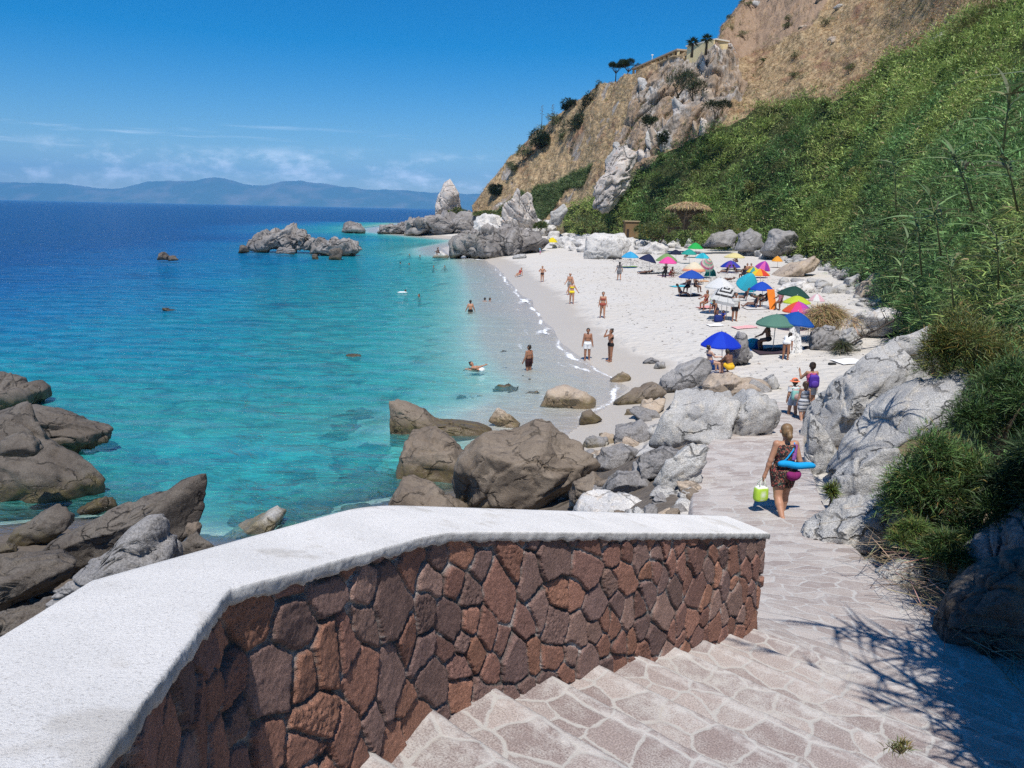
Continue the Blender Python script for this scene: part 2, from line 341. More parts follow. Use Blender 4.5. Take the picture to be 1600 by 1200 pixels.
# light and dark of the ripples is painted into the body colour above
fac = math_(nt, 'SUBTRACT', 1., math_(nt, 'POWER', 2.718, math_(nt, 'MULTIPLY', math_(nt, 'MAXIMUM', dp, 0.), -.95)))
fac = math_(nt, 'MAXIMUM', fac, maprange(nt, dp, 8., 12.), clamp=True)
dif = nd(nt, 'ShaderNodeBsdfDiffuse', {'Color': body, 'Normal': nrm}).outputs[0]
dpos = math_(nt, 'MAXIMUM', dp, 0.)
tint = nd(nt, 'ShaderNodeCombineColor', {0: math_(nt, 'POWER', 2.718, math_(nt, 'MULTIPLY', dpos, -.9)), 1: math_(nt, 'POWER', 2.718, math_(nt, 'MULTIPLY', dpos, -.06)), 2: math_(nt, 'POWER', 2.718, math_(nt, 'MULTIPLY', dpos, -.07))})
tr = nd(nt, 'ShaderNodeBsdfTransparent', {0: tint.outputs[0]}).outputs[0]
bd = nd(nt, 'ShaderNodeMixShader', {0: fac, 1: tr, 2: dif}).outputs[0]
gl = nd(nt, 'ShaderNodeBsdfGlossy', {'Color': (1, 1, 1), 'Roughness': .08, 'Normal': nrm}).outputs[0]
fr = nd(nt, 'ShaderNodeFresnel', {'IOR': 1.33, 'Normal': nrm}).outputs[0]
sf = nd(nt, 'ShaderNodeMixShader', {0: math_(nt, 'MULTIPLY', fr, .42), 1: bd, 2: gl}).outputs[0]
fn = noise(nt, tc, 5., 5., .7)
lace = nd(nt, 'ShaderNodeTexVoronoi', {'Vector': nd(nt, 'ShaderNodeVectorMath', {0: tc, 1: nd(nt, 'ShaderNodeTexNoise', {'Vector': tc, 'Scale': 3., 'Detail': 4.}).outputs[1]}, operation='ADD').outputs[0], 'Scale': 5.5}, feature='DISTANCE_TO_EDGE').outputs[0]
ff = maprange(nt, math_(nt, 'ADD', fm, math_(nt, 'ADD', math_(nt, 'MULTIPLY', math_(nt, 'SUBTRACT', fn, .5), 1.6), math_(nt, 'MULTIPLY', lace, -.6))), .22, .62)
ff = math_(nt, 'MULTIPLY', ff, maprange(nt, fm, .02, .15))
fmd = nd(nt, 'ShaderNodeBsdfDiffuse', {'Color': (.78, .8, .82)}).outputs[0]
nt.links.new(nd(nt, 'ShaderNodeMixShader', {0: ff, 1: sf, 2: fmd}).outputs[0], out.inputs[0])
M['sea'] = m
tag(mk('sea', np.stack([X.ravel(), Y.ravel(), wz.ravel()], 1), grid_faces(*X.shape)[:, ::-1].copy(), m, attrs={'depth': dep.ravel(), 'foam': foam.ravel()}), kind='structure')
# ------------------------------------------------------------------ far mountains, haze, sky, sun
rid = [(-500, 296), (-260, 290), (-60, 284), (40, 284), (100, 287), (150, 293), (190, 291), (230, 284), (280, 282), (330, 277), (350, 278), (380, 285), (410, 289), (440, 285), (470, 285), (500, 290), (540, 296), (580, 295), (620, 297), (680, 300), (740, 304), (800, 309), (900, 322), (1000, 328)]
rx = np.arange(-480, 1000, 3.); ry = np.interp(rx, [p[0] for p in rid], [p[1] for p in rid])
rows = 26; V = []
for j in range(rows):
    f = j/(rows-1); d = 24000+4500*f
    for x_, y_ in zip(rx, ry):
        top = atd(x_, y_, 26500); h_ = top[2]
        prof = math.sin(min(1, f/.55)*math.pi/2) if f < .55 else max(0., 1-(f-.55)/.45)
        V.append((top[0]*d/26500, d, h_*prof-3))
V = np.array(V); V[:, 2] += np.clip(V[:, 2], 0, 400)*.25*fbm(V/np.array([1500, 1500, 1500]), 4)*np.clip(1-np.abs((V[:, 1]-24000)/4500-.55)*0, 0, 1)
m, nt, out = newmat('far_hillside'); tcc = nd(nt, 'ShaderNodeTexCoord').outputs['Object']
princ(nt, out, mixc(nt, maprange(nt, noise(nt, tcc, .0012, 5.), .4, .7), (.05, .075, .03), (.16, .14, .09)), .9)
tag(mk('mountains', V, grid_faces(rows, len(rx)), m), kind='structure')
m, nt, out = newmat('haze')
v_ = nd(nt, 'ShaderNodeVolumePrincipled', {'Color': (.16, .52, 1.0), 'Density': HAZE, 'Anisotropy': -.3})
nt.links.new(v_.outputs[0], out.inputs[1])
b_ = MB(); b_.box((0, 15500, 693.), (66000, 33000, 1418.)); hz = b_.build('haze', m, smooth=False); tag(hz, kind='stuff')
w = bpy.data.worlds.new('World'); SC.world = w; w.use_nodes = True; nt = w.node_tree; nt.nodes.clear()
SUN = np.array([.0, -.447, .895]); SUN /= np.linalg.norm(SUN)
el = math.asin(SUN[2]); azs = math.atan2(SUN[0], SUN[1])
sky = nd(nt, 'ShaderNodeTexSky', sky_type='NISHITA', sun_disc=False, sun_elevation=el, sun_rotation=azs, altitude=10., air_density=SKYP[0], dust_density=SKYP[1], ozone_density=SKYP[2])
gen = nd(nt, 'ShaderNodeTexCoord').outputs['Generated']; sx = nd(nt, 'ShaderNodeSeparateXYZ', {0: gen})
azn = math_(nt, 'DIVIDE', sx.outputs[0], math_(nt, 'MAXIMUM', sx.outputs[1], .05))
cv = nd(nt, 'ShaderNodeCombineXYZ', {0: math_(nt, 'MULTIPLY', azn, 14.), 1: math_(nt, 'MULTIPLY', sx.outputs[2], 34.), 2: 2.7}).outputs[0]
cn = noise(nt, cv, 1.3, 8., .6, .0)
band = math_(nt, 'MULTIPLY', maprange(nt, sx.outputs[2], .075, .047), maprange(nt, sx.outputs[2], .0, .03))
cl = math_(nt, 'MULTIPLY', maprange(nt, cn, .44, .80), band)
ci = noise(nt, nd(nt, 'ShaderNodeCombineXYZ', {0: math_(nt, 'MULTIPLY', azn, 4.), 1: math_(nt, 'MULTIPLY', sx.outputs[2], 95.), 2: 8.}).outputs[0], 1., 5., .6)
cir = math_(nt, 'MULTIPLY', math_(nt, 'MULTIPLY', maprange(nt, ci, .55, .78), math_(nt, 'MULTIPLY', maprange(nt, sx.outputs[2], .10, .08), maprange(nt, sx.outputs[2], .05, .065))), .35)
hs = nd(nt, 'ShaderNodeHueSaturation', {'Hue': SKYP[4], 'Saturation': SKYP[3], 'Value': SKYP[5], 'Color': sky.outputs[0]}).outputs[0]
cc = mixc(nt, math_(nt, 'MAXIMUM', math_(nt, 'MULTIPLY', cl, .8), cir), hs, (17., 17.5, 18.5))
bg = nd(nt, 'ShaderNodeBackground', {0: cc, 1: .1}); o_ = nt.nodes.new('ShaderNodeOutputWorld'); nt.links.new(bg.outputs[0], o_.inputs[0])
sl = bpy.data.lights.new('sun', 'SUN'); sl.energy = SUNE; sl.angle = math.radians(.53); sl.color = (1, .955, .89)
so = bpy.data.objects.new('sun', sl); COL.objects.link(so); so.rotation_euler = Vector(SUN).to_track_quat('Z', 'Y').to_euler(); so.location = (0, -50, 100)
SC.view_settings.view_transform = 'Standard'; SC.view_settings.look = 'None'; SC.view_settings.exposure = EXPO; SC.view_settings.gamma = 1
SC.render.engine = 'CYCLES'; SC.cycles.max_bounces = 6; SC.cycles.transparent_max_bounces = 12; SC.cycles.volume_bounces = 0
SC.cycles.use_denoising = False; SC.cycles.sample_clamp_direct = 3.5; SC.cycles.sample_clamp_indirect = 2.5
# ------------------------------------------------------------------ hillside
HC = {738: [(332, 262), (330, 263), (328, 264), (325, 265), (322, 266)],
 765: [(339, 238), (325, 243), (312, 248), (298, 253), (284, 258)],
 800: [(347, 222), (320, 232), (295, 240), (270, 248), (243, 255)],
 830: [(350, 212), (315, 222), (280, 232), (245, 242), (213, 250)],
 860: [(353, 203), (310, 213), (270, 225), (228, 236), (189, 246)],
 890: [(358, 192), (305, 203), (255, 216), (205, 228), (163, 240)],
 940: [(366, 172), (300, 182), (240, 194), (180, 208), (134, 222)],
 1000: [(372, 155), (300, 164), (240, 172), (170, 184), (110, 200)],
 1050: [(376, 146), (310, 154), (250, 163), (170, 174), (90, 190)],
 1120: [(381, 135), (310, 145), (235, 155), (150, 166), (66, 180)],
 1150: [(383, 131), (310, 141), (230, 151), (130, 162), (24, 175)],
 1180: [(385, 127), (310, 137), (220, 147), (110, 160), (-15, 172)],
 1250: [(397, 108), (310, 122), (215, 136), (80, 150), (-90, 165)],
 1320: [(408, 86), (310, 105), (200, 124), (60, 142), (-150, 158)],
 1380: [(440, 58), (330, 78), (210, 102), (60, 125), (-200, 150)],
 1430: [(512, 36), (370, 50), (230, 75), (70, 105), (-240, 140)],
 1500: [(570, 22), (420, 30), (260, 48), (80, 80), (-280, 125)],
 1600: [(660, 14.5), (470, 19), (290, 30), (80, 60), (-320, 110)],
 1750: [(720, 11.5), (500, 15), (300, 24), (80, 50), (-350, 100)],
 2200: [(820, 8.5), (560, 11), (330, 18), (80, 40), (-350, 90)]}
for x_ in HC:                                              # the dry upper slope leans well back
    w_ = float(np.interp(x_, [1120, 1180, 1380, 1500], [0, 1, 1, .6]))
    HC[x_] = HC[x_][:3]+[(HC[x_][3][0], HC[x_][3][1]+16*w_), (HC[x_][4][0], HC[x_][4][1]+62*w_)]
hx = np.array(sorted(HC)); ha = np.array([HC[k] for k in hx], float)
cpx = np.concatenate([np.linspace(738, 1180, 420), np.linspace(1181, 1640, 330), np.linspace(1645, 2200, 60)])
tt = np.linspace(0, 4, 300); NR = len(tt); NB = 14
def catmull(k, tq):
    i = np.clip(tq.astype(int), 0, 3); f = tq-i
    p0, p1, p2, p3 = k[np.maximum(i-1, 0)], k[i], k[i+1], k[np.minimum(i+2, 4)]
    return .5*((2*p1)+(p2-p0)*f+(2*p0-5*p1+4*p2-p3)*f*f+(3*p1-p0-3*p2+p3)*f**3)
HP = np.zeros((NR+NB, len(cpx), 3)); HPX = np.zeros((NR+NB, len(cpx), 2))
for j, x_ in enumerate(cpx):
    k = np.stack([np.interp(x_, hx, ha[:, i, c]) for i in range(5) for c in (0, 1)]).reshape(5, 2)
    py_ = catmull(k[:, 0], tt); dd_ = catmull(k[:, 1], tt)
    x0 = (x_-CX)/F; y0 = -(py_-CY)/F; c_, s_ = math.cos(ROLL), math.sin(ROLL)
    xr = c_*x0-s_*y0; yr = s_*x0+c_*y0
    r_ = np.stack([xr, cp+yr*sp, -sp+yr*cp], 1); q = CAM0+r_*(dd_/r_[:, 1])[:, None]
    HP[:NR, j] = q; HPX[:NR, j, 0] = x_; HPX[:NR, j, 1] = py_
    for b in range(NB):                                    # the top of the hill runs on behind the skyline
        f = (b+1)/NB; HP[NR+b, j] = q[-1]+np.array([14*f, 60*f, -1.5*f-20*f*f if x_ < 1130 else 14*f]); HPX[NR+b, j] = (x_, py_[-1])
HP[0, :, 2] -= 2.5; HP[1, :, 2] -= 1
def inpoly(P, poly):
    poly = np.array(poly, float); ins = np.zeros(len(P), bool); n = len(poly)
    for i in range(n):
        a, b = poly[i], poly[(i+1) % n]; c = (a[1] > P[:, 1]) != (b[1] > P[:, 1])
        with np.errstate(divide='ignore', invalid='ignore'): xi = a[0]+(P[:, 1]-a[1])*(b[0]-a[0])/(b[1]-a[1]+1e-12)
        ins ^= c & (P[:, 0] < xi)
    return ins
HV = HP.reshape(-1, 3); HQ = HPX.reshape(-1, 2).copy()
HQ[:, 0] += 24*perlin(HV*.07)+14*perlin(HV*.19)+6*perlin(HV*.6); HQ[:, 1] += 16*perlin(HV*.07+7)+12*perlin(HV*.19+9)+6*perlin(HV*.6+9)
Z_GREEN = [(870, 400), (885, 335), (905, 318), (940, 308), (965, 290), (1010, 268), (1050, 238), (1100, 214), (1150, 192), (1180, 170), (1250, 158), (1290, 172), (1340, 140), (1385, 100), (1440, 75), (1490, 35), (1560, 5), (1640, -40), (2400, -200), (2400, 1200), (1300, 900), (1100, 420)]
Z_LEFT = [(775, 352), (790, 322), (820, 302), (860, 292), (905, 264), (925, 262), (905, 288), (870, 325), (855, 350)]
Z_ROCK = [(925, 322), (938, 285), (955, 232), (978, 160), (1000, 125), (1040, 98), (1085, 82), (1140, 62), (1165, 90), (1168, 150), (1135, 190), (1090, 218), (1045, 238), (1005, 266), (965, 292), (945, 312)]
Z_TOP = [(1118, 75), (1145, 25), (1175, -20), (1300, -20), (1275, 30), (1230, 62), (1160, 95)]
Z_SPUR = [(855, 352), (868, 322), (915, 268), (930, 262), (912, 300), (885, 340)]
gm = inpoly(HQ, Z_GREEN).astype(float); lm = inpoly(HQ, Z_LEFT).astype(float); km = inpoly(HQ, Z_ROCK).astype(float); tm = inpoly(HQ, Z_TOP).astype(float)
def blur(a, n=2):
    a = a.reshape(NR+NB, -1)
    for _ in range(n):
        a = (a+np.roll(a, 1, 0)+np.roll(a, -1, 0)+np.roll(a, 1, 1)+np.roll(a, -1, 1))/5
    return a.ravel()
kd = sstep(.12, .85, blur(km, 140)); td = sstep(.12, .85, blur(tm, 140))
gm, lm, km, tm = [sstep(.36, .62, blur(a, 26)+q*(fbm(HV*.16+s_, 4, .6))) for a, s_, q in ((gm, 0, .10), (lm, 5, .1), (km, 9, .24), (tm, 13, .2))]
km = np.maximum(km, (1-gm)*(1-lm)*sstep(.42, .6, fbm(HV*np.array([.12, .09, .1])+44, 4, .6))*.9*(HQ[:, 0] < 1090))
dcam = np.linalg.norm(HV-CAM0, axis=1)
inner = np.ones((NR+NB, len(cpx))); inner[0:4] = .3
# displacement: strata in the crags, lumps under the green, small gullies in the dry slope
dirn = np.stack([-HV[:, 0]*0-.25, -np.ones(len(HV))*.75, np.full(len(HV), .45)], 1)
Rr = np.array([[.82, .18, -.55], [-.1, .97, .2], [.57, -.1, .81]])
Q = HV@Rr.T
crag = fbm(Q*np.array([.34, .14, .10]), 6, .58, True)*1.3+fbm(Q*.07, 3)*1.8+facets(Q*np.array([.16, .09, .05]), .7, .35)*3.2+facets(Q*np.array([.5, .3, .13])+5, .8, .4)*1.1+facets(Q*np.array([1.3, .9, .4])+9, .8, .4)*.4
lump = np.abs(fbm(HV*.33, 3))*1.2+np.abs(perlin(HV*.12))*1.5
dryd = fbm(HV*np.array([.2, .1, .12]), 5, .5)*1.5+facets(HV*.22, .5, .2)*.5*sstep(-.1, .2, perlin(HV*.06))+fbm(HV*np.array([.9, .4, .5]), 4, .6, True)*.34
topd = fbm(Q*np.array([.4, .2, .15]), 6, .6, True)*1.1+facets(Q*np.array([.5, .3, .16]), .8, .3)*.7
sc_ = np.clip(dcam/60, .22, 1)
disp = kd*crag*1.0+td*topd+np.clip(1-km-tm-gm, 0, 1)*dryd+(gm)*lump*sc_*.8+lm*lump*.5
HV = HV+dirn*(disp*inner.ravel())[:, None]
fc = grid_faces(NR+NB, len(cpx))
m, nt, out = newmat('hillside')
tc = nd(nt, 'ShaderNodeTexCoord').outputs['Object']
at = lambda n: nd(nt, 'ShaderNodeAttribute', attribute_name=n).outputs['Fac']
n1 = noise(nt, tc, .12, 6., .6); n2 = noise(nt, tc, .9, 6., .65); n3 = noise(nt, tc, 5., 4., .7)
dry = ramp(nt, n2, [(.3, (.15, .105, .06)), (.5, (.33, .24, .14)), (.7, (.50, .385, .235))])
dry = mixc(nt, maprange(nt, n1, .52, .7), dry, (.23, .135, .09)); dry = mixc(nt, math_(nt, 'MULTIPLY', maprange(nt, n3, .6, .75), .5), dry, (.085, .085, .035))
rmap = nd(nt, 'ShaderNodeMapping', {0: tc, 2: (.3, .5, .4), 3: (1.2, .5, .35)}).outputs[0]
rn = noise(nt, rmap, .8, 7., .65, .6)
rk_ = ramp(nt, rn, [(.3, (.10, .085, .072)), (.44, (.23, .20, .17)), (.58, (.37, .34, .31)), (.72, (.60, .58, .55))])
rk_ = mixc(nt, maprange(nt, n1, .42, .58), rk_, mixc(nt, rn, (.19, .135, .095), (.40, .30, .21)))
rk_ = mixc(nt, maprange(nt, at('top'), .3, .7), rk_, mixc(nt, rn, (.20, .135, .095), (.40, .29, .20)))
rk_ = mixc(nt, math_(nt, 'MULTIPLY', maprange(nt, n2, .54, .66), .6), rk_, (.26, .185, .10))
gr = ramp(nt, n2, [(.3, (.03, .038, .014)), (.6, (.05, .062, .022)), (.8, (.085, .08, .035))])
c = mixc(nt, maprange(nt, at('rock'), .35, .65), dry, rk_); c = mixc(nt, maprange(nt, at('green'), .3, .7), c, gr)
h = math_(nt, 'ADD', math_(nt, 'MULTIPLY', rn, 1.2), math_(nt, 'ADD', math_(nt, 'MULTIPLY', n3, .35), math_(nt, 'MULTIPLY', n2, .6)))
princ(nt, out, c, .9, h, .8, .5, .15)
hill = mk('hillside', HV, fc, m, attrs={'rock': np.maximum(km, tm), 'green': np.maximum(gm, lm), 'top': tm}); tag(hill, kind='structure')
# ------------------------------------------------------------------ vegetation helpers 
def blades(P, D, L, W, col, bend=.5, seg=2):
    """tapered drooping leaf blades: P roots, D directions, L lengths, W widths -> V, F, C"""
    n = len(P); up = np.array([0, 0, 1.])
    sd = np.cross(D, up); bad = np.linalg.norm(sd, axis=1) < .05; sd[bad] = (1, 0, 0); sd /= np.linalg.norm(sd, axis=1)[:, None]
    tw = RNG.uniform(-1, 1, n)[:, None]; sd = sd*np.sqrt(1-.64*tw**2)+np.cross(D, sd)*tw*.8
    hor = D*np.array([1, 1, 0]); bend = np.broadcast_to(bend, (n,))
    V = np.zeros((n, 2*(seg+1), 3)); L = np.broadcast_to(L, (n,)); W = np.broadcast_to(W, (n,))
    for k in range(seg+1):
        f = k/seg; c = P+D*(L*f)[:, None]+(hor*.5-up)*(L*bend*f*f)[:, None]
        w = W*(.55+.45*math.sin(math.pi*min(1, f*1.4)))*(1-f*.95)
        V[:, 2*k] = c-sd*w[:, None]/2; V[:, 2*k+1] = c+sd*w[:, None]/2
    b = (np.arange(n)*2*(seg+1))[:, None]
    Fq = np.concatenate([b+np.array([2*k, 2*k+1, 2*k+3, 2*k+2]) for k in range(seg)], 1).reshape(-1, 4)
    C = np.repeat(col, 2*(seg+1), 0)
    return V.reshape(-1, 3), Fq, C
def rdir(n, zmin=-.1, zmax=1.):
    z = RNG.uniform(zmin, zmax, n); a = RNG.uniform(0, 2*math.pi, n); r = np.sqrt(np.maximum(0, 1-z*z)); return np.stack([r*np.cos(a), r*np.sin(a), z], 1)
def cvar(base, n, v=.25, h=.12):
    c = np.array(base)*(1+RNG.normal(0, v, (n, 1)))*(1+RNG.normal(0, h, (n, 3))); return np.clip(c, .004, .9)
# area-weighted scatter on the hill mesh
Fv = HV[fc]; fa = np.linalg.norm(np.cross(Fv[:, 1]-Fv[:, 0], Fv[:, 3]-Fv[:, 0]), axis=1)
fcen = Fv.mean(1); fdc = np.linalg.norm(fcen-CAM0, axis=1); vis = HQ[fc[:, 0], 0] < 1720
fg = np.maximum(gm, 0)[fc].mean(1); fl = lm[fc].mean(1); fk = np.maximum(km, tm)[fc].mean(1)
fqx, fqy = HQ[fc[:, 0], 0], HQ[fc[:, 0], 1]
def scatter(wt, n):
    p = wt/wt.sum(); i = RNG.choice(len(fc), n, p=p); a, b = RNG.random((2, n, 1))
    q = Fv[i]; return (q[:, 0]*(1-a)+q[:, 1]*a)*(1-b)+(q[:, 3]*(1-a)+q[:, 2]*a)*b, i
front = np.array([-.35, -.7, .45])
# reeds and scrub that cover the lower slope as one mass
wt = fa*(fg > .5)*vis/np.clip(fdc, 9, 200)**1.15*(perlin(fcen*.28) > -.30)
NBU = 5200
P, i = scatter(wt, NBU); dc = fdc[i]; br_ = np.clip(.25+dc*.0115, .32, 1.75)*RNG.uniform(.55, 1.4, NBU)
bsel = RNG.random(NBU) < .12; br_[bsel] *= RNG.uniform(1.3, 2.0, int(bsel.sum()))
k = 64; n = NBU*k; dd3 = rdir(n, -.35, 1); ctr = np.repeat(P+front*0.2*br_[:, None], k, 0)
P5 = ctr+dd3*np.repeat(br_, k)[:, None]*RNG.uniform(.45, 1.0, (n, 1))*np.array([1, 1, .85])
D = dd3*.55+rdir(n, -.3, 1)*.7+np.array([-.05, -.15, .3]); D /= np.linalg.norm(D, axis=1)[:, None]
tone = fbm(P*np.array([.10, .06, .10]), 3)
yel = np.clip(sstep(-.15, .5, fbm(P*.05+20, 3)+np.clip((dc-60)/160, 0, .4)-.05)+RNG.normal(0, .18, NBU), 0, 1)
base = np.stack([.122+.135*yel, .235+.115*yel, .078+.015*yel], 1)*(1+.4*tone[:, None])*RNG.uniform(.62, 1.4, (NBU, 1))
bro = (perlin(P*.16+50) > .36) | (RNG.random(NBU) < .05); base[bro] = base[bro]*.4+np.array([.17, .125, .06])*.6
cc_ = np.repeat(base, k, 0)*(1+RNG.normal(0, .25, (n, 1))); dr = RNG.random(n) < .04; cc_[dr] = np.array([.34, .27, .14]); cc_ = np.clip(cc_, .008, .5)
broad = np.repeat((perlin(P*.09+15) > -.05) & (dc > 30), k); size = np.repeat(np.clip(.20+dc*.0048, .24, .85)*RNG.uniform(.7, 1.3, NBU), k)*RNG.uniform(.6, 1.3, n)*np.where(broad, .55, 1.05)
V, Fq, C = blades(P5, D, size, size*RNG.uniform(.10, .22, n)*np.where(broad, 2.6, 1.), cc_, .4)
tag(mk('reed_thicket', V, Fq, M['leaf'], col=C), kind='stuff')
# paler reeds on the far slope behind the twin crag
wt = fa*(fl > .5)
N = 7000; P, i = scatter(wt, N); k = 4; size = RNG.uniform(.7, 1.5, N)
D = rdir(N*k, .3, 1); cb = cvar((.13, .18, .075), N*k, .3)
V, Fq, C = blades(np.repeat(P, k, 0)+rdir(N*k, -1)*.4, D, np.repeat(size, k), .16, cb, .35)
tag(mk('reed_bed', V, Fq, M['leaf'], col=C), kind='stuff')
# dry grass
wt = fa*(fg < .5)*(fl < .4)*np.where(fk > .5, .14, 1.)*vis*(HV[fc[:, 0], 2] < 90)*(fqy > -60)/np.clip(fdc, 30, 250)*(fqx < 1650)*(perlin(fcen*.3) > -.35)
N = 30000; P, i = scatter(wt, N); k = 4; size = RNG.uniform(.3, .9, N)
D = rdir(N*k, .2, 1)+np.array([-.1, -.2, 0]); D /= np.linalg.norm(D, axis=1)[:, None]
cb = cvar((.46, .34, .18), N*k, .35); gsel = np.repeat(perlin(P*.2) > .25, k); cb[gsel] = cvar((.13, .125, .05), int(gsel.sum()), .3)
rs_ = np.repeat(perlin(P*.09+70) > .2, k); cb[rs_] *= np.array([.85, .68, .6])
V, Fq, C = blades(np.repeat(P, k, 0)+rdir(N*k, -1)*.3, D, np.repeat(size, k), .09, cb, .5)
tag(mk('dry_grass', V, Fq, M['straw'], col=C), kind='stuff')
wt = fa*(fg < .4)*(fl < .4)*vis*(fqy > -60)*(fqx < 1600)*(perlin(fcen*.11+3) > .08)/np.clip(fdc, 30, 250)
NS = 760; P, i = scatter(wt, NS); k = 40; n = NS*k; rr_ = RNG.uniform(.25, .8, NS); d3 = rdir(n, -.2, 1)
tn = np.repeat(cvar((.10, .125, .045), NS, .35), k, 0)
V, Fq, C = blades(np.repeat(P, k, 0)+d3*np.repeat(rr_, k)[:, None]*RNG.uniform(.5, 1, (n, 1)), d3*.6+rdir(n, -.2, 1)*.6, RNG.uniform(.2, .5, n), .09, tn*RNG.uniform(.7, 1.3, (n, 1)), .3)
tag(mk('dry_scrub', V, Fq, M['leaf'], col=np.clip(C, .01, .6)), kind='stuff')
# ------------------------------------------------------------------ shrubs, trees
def plant(name, label, cat, c, size, n, leaf, lw, col, group=None, stems=3, base=None, bend=.3, droop=.0, lumps=9, mat='leaf', stemcol=(.12, .09, .06), yellow=0., shell=.55):
    """bush or crown: leaf blades spread through a lumpy volume + stems; c = centre, size = full width, depth, height"""
    c = np.array(c, float); size = np.array(size, float)
    base = np.array(base if base is not None else c-np.array([0, 0, size[2]*.5]), float)
    r = tag(empty(name, base), label, cat, group)
    lc = rdir(lumps, -.7, 1)*RNG.uniform(.35, .72, (lumps, 1))*size/2; lr = RNG.uniform(.32, .52, lumps)
    li = RNG.integers(0, lumps, n); d = rdir(n, -.55, 1); rr = RNG.uniform(shell, 1.05, (n, 1))
    P = c+lc[li]+d*rr*lr[li][:, None]*size/2
    D = d*.7+rdir(n, -.6, 1)*.6+np.array([0, 0, .25-droop]); D /= np.linalg.norm(D, axis=1)[:, None]
    cb = cvar(col, n, .28); tl = RNG.normal(0, .18, lumps); cb *= (1+tl[li])[:, None]
    if yellow: 
        ys = RNG.random(n) < yellow; cb[ys] = cvar((.20, .17, .045), int(ys.sum()), .25)
    V, Fq, C = blades(P, D, leaf*RNG.uniform(.5, 1.25, n), lw*RNG.uniform(.7, 1.3, n), np.clip(cb, .006, .8), bend)
    mk('foliage', V-base, Fq, M[mat], r, col=C)
    s = MB()
    for k in range(stems):
        e = c+lc[k % lumps]*.9-base; b0 = RNG.normal(0, .04, 3)*size*.5*np.array([1, 1, 0])
        md = (e+b0)/2+RNG.normal(0, .05, 3)*size; s.tube([b0, md, e], [.05*size[0]*.5+.01, .03*size[0]*.5+.008, .006], 6, stemcol)
        for _ in range(3):
            e2 = c+lc[RNG.integers(0, lumps)]-base; s.tube([md, (md+e2)/2+RNG.normal(0, .04, 3)*size, e2], [.02*size[0]*.5+.006, .012*size[0]*.5+.005, .004], 5, stemcol)
    s.build('stem', M['bark'], r)
    return r
def pxplant(name, label, cat, px, py, w, h, d, n, col, group=None, leaf=None, **kw):
    c = atd(px, py, d); k = mpp(c); return plant(name, label, cat, c, (w*k, w*k*.9, h*k), n, leaf or 5*k, 1.6*k, col, group, **kw)
DG = (.028, .045, .022)
for (px, py, w, h, d, lab) in [(845, 222, 46, 48, 240, 'round dark green bush low on the far slope below the two agave stalks'), (905, 205, 60, 60, 224, 'broad dark green bush left of the tall grey crag'), (925, 165, 44, 60, 226, 'tall dark green bush under the two umbrella pines'), (948, 196, 44, 50, 216, 'dark green bush hugging the left edge of the grey crag'), (908, 232, 34, 26, 220, 'small dark bush at the lower end of the bush belt'), (776, 300, 26, 28, 246, 'dark scrub near the tip of the headland'), (893, 165, 40, 22, 238, 'bush on the skyline left of the umbrella pines')]:
    pxplant('bush', lab, 'bush', px, py, w, h, d, 2600, DG, 'dark bushes on the far slope', stems=3)
for (px, py, w, h, d, lab) in [(872, 188, 46, 20, 242, 'prickly pear clump along the skyline below the agave stalks'), (846, 206, 28, 20, 247, 'prickly pear clump at the foot of the taller agave stalk'), (820, 237, 34, 26, 245, 'prickly pear clump left of the round dark bush'), (884, 216, 30, 26, 232, 'prickly pear clump between the two big dark bushes'), (802, 262, 28, 22, 246, 'lowest prickly pear clump on the far slope')]:
    pxplant('prickly_pear', lab, 'cactus', px, py, w, h, d, 900, (.13, .15, .075), 'prickly pears on the far slope', leaf=.7, stems=2)
    bpy.context.view_layer.update()
for (px, w, h, d, py, lab) in [(1060, 60, 44, 152, 130, 'shrub growing in a cleft near the top of the crag'), (1085, 46, 34, 160, 140, 'low shrub on the crag right of the cleft shrub'), (1036, 24, 30, 158, 218, 'small dark shrub at the foot of the crag'), (1120, 50, 30, 152, 170, 'scrub on the right shoulder of the crag'), (1015, 26, 22, 165, 188, 'shrub on a ledge in the middle of the crag')]:
    pxplant('shrub', lab, 'shrub', px, py, w, h, d-3, 1100, (.05, .065, .03), 'shrubs on the crag', stems=2)
wt2 = fa*(fg > .8)*vis*(fqx < 1500)*(fqy > 60)*(fdc > 32)/np.clip(fdc, 25, 200)
Pb, ib = scatter(wt2, 46)
for q in range(46):
    dq = fdc[ib[q]]; w_ = RNG.uniform(1.0, 2.3)*np.clip(dq/90, .55, 1.25); tone_ = RNG.choice(4); cl_ = [(.06, .10, .035), (.085, .13, .045), (.17, .22, .075), (.24, .24, .09)][tone_]
    plant('slope_shrub', 'rounded leafy shrub standing out of the green slope', 'shrub', Pb[q]+np.array([-.2, -.5, .35*w_]), (w_, w_, w_*RNG.uniform(.7, 1.1)), 900, .16*w_, .075*w_, cl_, 'shrubs standing out of the green slope', 2, lumps=10, shell=.5)
